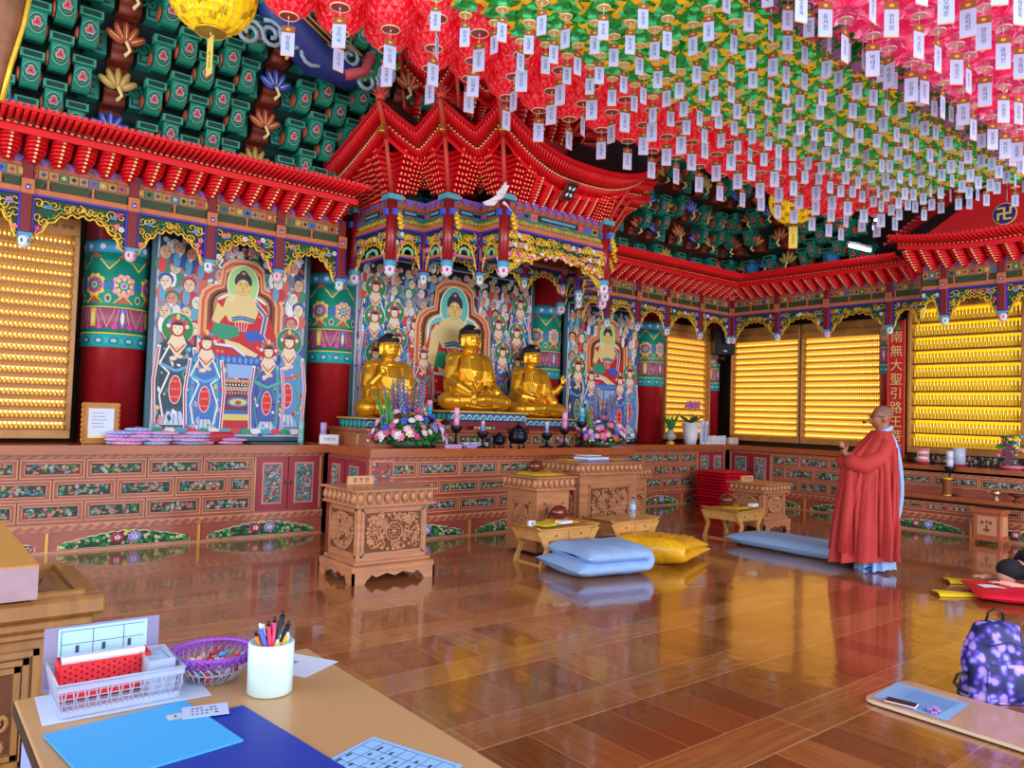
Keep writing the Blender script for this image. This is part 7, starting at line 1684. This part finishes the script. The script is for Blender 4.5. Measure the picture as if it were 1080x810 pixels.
# ---------------------------------------------------------------- paper lotus lanterns hanging in rows
def petal(mb, base, out, up, L, w, cup=.25, curl=0, tipm=None):
    """one folded petal: base point, outward direction, normal"""
    out = Vector(out).normalized(); s = out.cross(Vector(up)).normalized(); n = s.cross(out).normalized(); b = Vector(base)
    m1 = b+out*(L*.5)-n*(cup*L*.35); tip = b+out*L+n*(curl*L)
    v = [b-s*w*.25, b+s*w*.25, m1+s*w*.5, m1-s*w*.5, tip, b+out*(L*.5)-n*(cup*L*.6)]
    mb.add([p[:] for p in v], [(0, 1, 5), (0, 5, 3), (1, 2, 5), (3, 5, 4), (5, 2, 4)], False)
    if tipm:  # paler sliver laid over the tip as a painted highlight
        c = mb.cur; q = b+out*(L*.8)-n*(cup*L*.2)+n*.0015*(1 if cup > 0 else 1); e = n*.003; mb.m(tipm)
        mb.add([(tip+e)[:], (q-s*w*.12+e)[:], (b+out*(L*.55)-n*(cup*L*.55)+e)[:], (q+s*w*.12+e)[:]], [(0, 1, 2, 3)]); mb.cur = c
def lamp_mat(n, h, e, rough=.35): return mat(n, h, rough, emit=e, var=.0, coat=.3)
LRED, LPINK = lamp_mat('lantern_red', 'F0142C', .16), lamp_mat('lantern_pink', 'F03C80', .14)
LRD = lamp_mat('lantern_deep_red', 'C00C20', .05); LG3 = lamp_mat('lantern_deep_gold', 'D0A810', .1)
LGRN, LDGR, LYEL, LMAG = lamp_mat('lantern_green', '10A040', .14), lamp_mat('lantern_dark_green', '188034', .08), lamp_mat('lantern_yellow', 'FFB020', .35), lamp_mat('lantern_magenta', 'F03070', .25)
LTIP = lamp_mat('lantern_tip_highlight', 'F85868', .22); LPTIP = lamp_mat('lantern_pink_highlight', 'FFA8C8', .25)  # highlights painted on the petal tips so single petals stand out
LGOLD = lamp_mat('lantern_gold', 'F4D018', .35)
LR2 = lamp_mat('lantern_red_light', 'F04858', .2); LP2 = lamp_mat('lantern_pink_light', 'FA80B0', .2); LG2 = lamp_mat('lantern_green_light', '48D888', .25); LPUR = lamp_mat('lantern_purple', 'B060B0', .1)
def lotus(kind):
    mb = MB(); R = random.Random(3)
    if kind in ('red', 'gold'):
        A, B, r = (LRED, LR2, .205) if kind == 'red' else (LGOLD, LG3, .33)
        rows = 7 if kind == 'red' else 9
        for j in range(rows):
            th = .30+j*(.23 if kind == 'red' else .18); n = int(10+8*sin(th)) if kind == 'red' else int(14+12*sin(th))
            for i in range(n):
                a = 2*pi*(i+.5*(j % 2))/n; d = Vector((sin(th)*cos(a), sin(th)*sin(a), -cos(th))); tg = Vector((cos(th)*cos(a), cos(th)*sin(a), sin(th)))
                mb.m(A if (i*3+j) % 5 else B); petal(mb, Vector((0, 0, r*.82))+d*r*.93-tg*r*.16, tg+d*.16, d, r*.46, r*(.40 if kind == 'red' else .26), -.22, -.10, LTIP if kind == 'red' else YEL)
        mb.m(LRD).lathe([(r*.2, r*-.1), (r*.6, r*.08), (r*.86, r*.6), (r*.8, r*1.1), (r*.3, r*1.5)], n=18)
    elif kind == 'pink':
        r = .19
        for j in range(5):
            th = .25+j*.33; n = int(5+7*sin(th))
            for i in range(n):
                a = 2*pi*(i+.5*(j % 2))/n; d = Vector((sin(th)*cos(a), sin(th)*sin(a), -cos(th))); tg = Vector((cos(th)*cos(a), cos(th)*sin(a), sin(th)))
                mb.m((LPINK, LP2, LPINK)[(i+j) % 3]); petal(mb, Vector((0, 0, r*.8))+d*r*.8-tg*r*.2, tg+d*.75+Vector((0, 0, -.25)), d, r*.85, r*.72, .5, -.2, LPTIP if (i+j) % 2 else None)
        mb.m(LPINK).lathe([(r*.2, r*.15), (r*.7, r*.4), (r*.75, r*1.0), (r*.2, r*1.3)], n=14)
    else:
        g, y, r = (LGRN, LYEL, .13) if kind == 'green' else (LDGR, LMAG, .14)
        for j, (z, n, L, w, dirz, m) in enumerate(((.13, 5, .11, .085, -.8, y), (.16, 7, .13, .10, -.5, g), (.07, 6, .08, .085, -1.0, g), (.2, 7, .12, .10, -.1, g))):
            for i in range(n):
                a = 2*pi*(i+.5*(j % 2))/n; o = Vector((cos(a), sin(a), dirz))
                if kind == 'mag' and j == 0 and i % 2: continue
                mm = m if (m is y or i % 3) else (LG2 if kind == 'green' else g)
                mb.m(mm); petal(mb, Vector((cos(a)*.045, sin(a)*.045, z)), o, Vector((cos(a), sin(a), .5)), L*(1.2 if m is y else 1), w, .5, .15)
        mb.m(g).lathe([(.03, .04), (.06, .08), (.065, .16), (.03, .24)], n=10)
        if kind == 'mag': mb.m(LPUR).lathe([(.045, .02), (.06, .03), (.045, .04)], n=10)
    return mb.mesh('petals')
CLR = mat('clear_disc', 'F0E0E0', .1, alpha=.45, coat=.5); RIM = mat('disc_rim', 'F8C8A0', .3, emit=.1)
def disc(r, fill, rim, z=-.005):
    mb = MB().m(rim).tube([(r*cos(i*pi/9), r*sin(i*pi/9), z+.006) for i in range(18)], .0065, 5, True).m(fill).lathe([(r*.95, z+.004), (r*.95, z+.007)], n=18).m(CREAM).cyl((0, 0, z-.012), (0, 0, z+.006), .006, n=6); return mb.mesh('disc')
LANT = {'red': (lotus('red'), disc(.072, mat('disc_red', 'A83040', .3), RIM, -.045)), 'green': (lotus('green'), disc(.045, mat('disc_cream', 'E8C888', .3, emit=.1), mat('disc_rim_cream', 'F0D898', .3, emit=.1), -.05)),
        'mag': (lotus('mag'), disc(.042, mat('disc_violet', 'A05898', .3), mat('disc_rim_violet', 'D080C0', .3), -.03)), 'pink': (lotus('pink'), disc(.055, CLR, mat('disc_rim_pink', 'F0B8C8', .2), -.09)), 'gold': (lotus('gold'), disc(.12, mat('disc_gold', 'A89020', .3), GILT, -.07))}
TAGW = mat('tag_paper', 'BCC8F2', .6, emit=.05); TAGB = mat('tag_brown', 'A05830', .6); TAGY = mat('tag_yellow_paper', 'E8D060', .6, emit=.1); INK = paint('202848'); CORD = paint('D8D0D8')  # tag papers are no lamps, a faint glow is put into their colour
names = ['안형찬', '양오성', '오재훈', '최상근', '박태국', '김정만', '이순자', '윤서진', '정동욱', '강미숙', '한지원', '조용남']
def tag_mesh(w, h, txt, body=TAGW, z0=-.05):
    mb = MB().m(CORD).cyl((0, 0, z0), (0, 0, .0), .0022, n=4)
    mb.m(body).box(-w/2, -.0012, z0-h, w/2, .0012, z0-h*.22); mb.m(TAGB if body is TAGW else body).box(-w/2, -.0014, z0-h*.22, w/2, .0014, z0)
    mb.m(GILT); 
    if body is TAGW:
        for s in (-1, 1): mb.add([(x, s*.0018, z0-h*.11+z) for x, z in circ(0, 0, w*.18, h*.05, 8)], [tuple(range(8))])
    mb.m(INK if body is TAGW else paint('302010')); v, f = text_geo(txt, min(w*.42, h*.19), True); zc = z0-h*.58
    mb.add([(x, -.0022, z+zc) for x, y, z in v], f); mb.add([(-x, .0022, z+zc) for x, y, z in v], f)
    mb.m(paint('F0A888') if body is TAGW else paint('D84030')).box(-w/2, -.0015, z0-h, w/2, .0015, z0-h*.96)
    return mb.mesh('name_tag')
TAGS = {k: [tag_mesh(w, h, n, z0=z) for n in names] for k, (w, h, z) in {'red': (.10, .235, -.115), 'green': (.075, .185, -.10), 'mag': (.075, .185, -.08), 'pink': (.105, .27, -.15)}.items()}
TAGS['gold'] = [tag_mesh(.12, .32, '정승만', TAGY, -.10), tag_mesh(.12, .32, '박은희', TAGY, -.10)]
DESC = {'red': ('red lotus lantern with round disc and white tag in the rows nearest the altar', 'red lotus lanterns in rows', 'red_lotus_lantern'),
        'green': ('green lotus lantern with yellow petals and white name tag in the broad green field', 'green and yellow lotus lanterns', 'green_lotus_lantern'),
        'mag': ('dark green lotus lantern with magenta buds and violet disc beside the pink field', 'dark green lotus lanterns with magenta buds', 'magenta_bud_lantern'),
        'pink': ('pink lotus lantern with clear disc and long white name tag nearest the viewer', 'pink lotus lanterns', 'pink_lotus_lantern')}
RL = random.Random(21)
COUNT = {}
KIND = {'red': 'red lotus lantern', 'green': 'green lotus lantern', 'mag': 'magenta-budded lantern', 'pink': 'pink lotus lantern'}
def lantern(kind, x, y, z, s=1, lab=None, grp=None, row=0):
    d = DESC.get(kind)
    if not lab:
        px, py = pixel((x, y, z)); inside = 0 < px < 1080 and -4 < py < 810
        if not inside and not (-50 < px < 1190 and -80 < py < 810): return
        k = COUNT[(kind, row)] = COUNT.get((kind, row), 0)+(1 if inside else 0)
        lab = (KIND[kind]+', %s from left in the %s row of its colour from the altar' % (nth(k), nth(row+1))) if inside else KIND[kind]+' just beyond the picture edge'
        grp = d[1]
    t = thing(d[2] if d else 'yellow_lotus_lantern', lab, 'lantern', (x, y, z), RL.uniform(0, 6.28) if kind != 'gold' else 0, grp, s)
    put('petals', LANT[kind][0], t); put('disc', LANT[kind][1], t)
    TW = TAGS[kind]; a = -radians(40)+RL.gauss(0, .5)-t.rotation_euler[2]
    put('name_tag', RL.choice(TW), t, rot=(0, 0, a)); return t
XR = 11.0
for j, y in enumerate((5.60, 5.20, 4.86)):
    n = int((XR-2.0)/.42)
    for i in range(n):
        x = 2.23+i*.42+(.21 if j % 2 else 0)
        if y < 5 and x < 2.9: continue
        lantern('red', x+RL.uniform(-.02, .02), y+RL.uniform(-.02, .02), 4.5+RL.uniform(-.03, .03), row=j)
for j in range(6):
    y = 4.60-j*.25; x0 = 2.9+j*.28
    for i in range(int((10.6-x0)/.262)):
        x = x0+i*.262+(.13 if j % 2 else 0); lantern('green', x+RL.uniform(-.02, .02), y+RL.uniform(-.02, .02), 4.48+RL.uniform(-.035, .035), row=j)
for j in range(2):
    y = 3.12-j*.25
    for i in range(int((10.4-4.3)/.262)):
        x = 4.3+i*.262+(.13 if j % 2 else 0); lantern('mag', x+RL.uniform(-.02, .02), y+RL.uniform(-.02, .02), 4.48+RL.uniform(-.03, .03), row=j)
for j in range(5):
    y = 2.46-j*.30; x0 = 4.1+j*.14; x1 = (y+.35)/.31+.1
    for i in range(max(0, int((x1-x0)/.30))):
        x = x0+i*.30+(.15 if j % 2 else 0); lantern('pink', x+RL.uniform(-.02, .02), y+RL.uniform(-.02, .02), 4.2+RL.uniform(-.04, .04), .84, row=j)
lantern('gold', 1.80, 6.13, 4.46, 1, 'large golden yellow lotus lantern at the upper left picture edge', None)
lantern('gold', 9.9, 5.95, 4.38, 1, 'large golden yellow lotus lantern hanging above the right wall eave', None)
# wires that carry the lanterns and lamps
t = thing('lantern_grid', 'thin metal grid of wires carrying the rows of lotus lanterns', 'wire grid', (6.5, 4, 4.95)); mb = MB(TM[t.name].inverted()).m(mat('wire_grey', '404048', .5, .5))
for k in range(15): mb.tube([(.8, 6.2-.4*k, 4.95), (12.9, 6.2-.4*k, 4.95)], .006, 4)
for k in range(13): mb.tube([(1+.95*k, 6.4, 4.96), (1+.95*k, .6, 4.96)], .006, 4)
mb.build('wires', t)
for i, (loc, rz, lab) in enumerate((((11.1, 5.35, 4.42), .5, 'upper white tube lamp at the tip of the right roof'), ((11.15, 5.6, 4.12), -.1, 'lower white tube lamp above the right wall eave'))):
    t = thing('tube_lamp', lab, 'lamp', loc, rz); MB().m(paint('D0D8E0')).box(-.28, -.03, .02, .28, .03, .06, .005).build('housing', t); MB().m(mat('tube_glow', 'F4FAFF', .3, emit=9, eh='E8F6FF')).cyl((-.26, 0, 0), (.26, 0, 0), .022, n=10).build('tube', t)
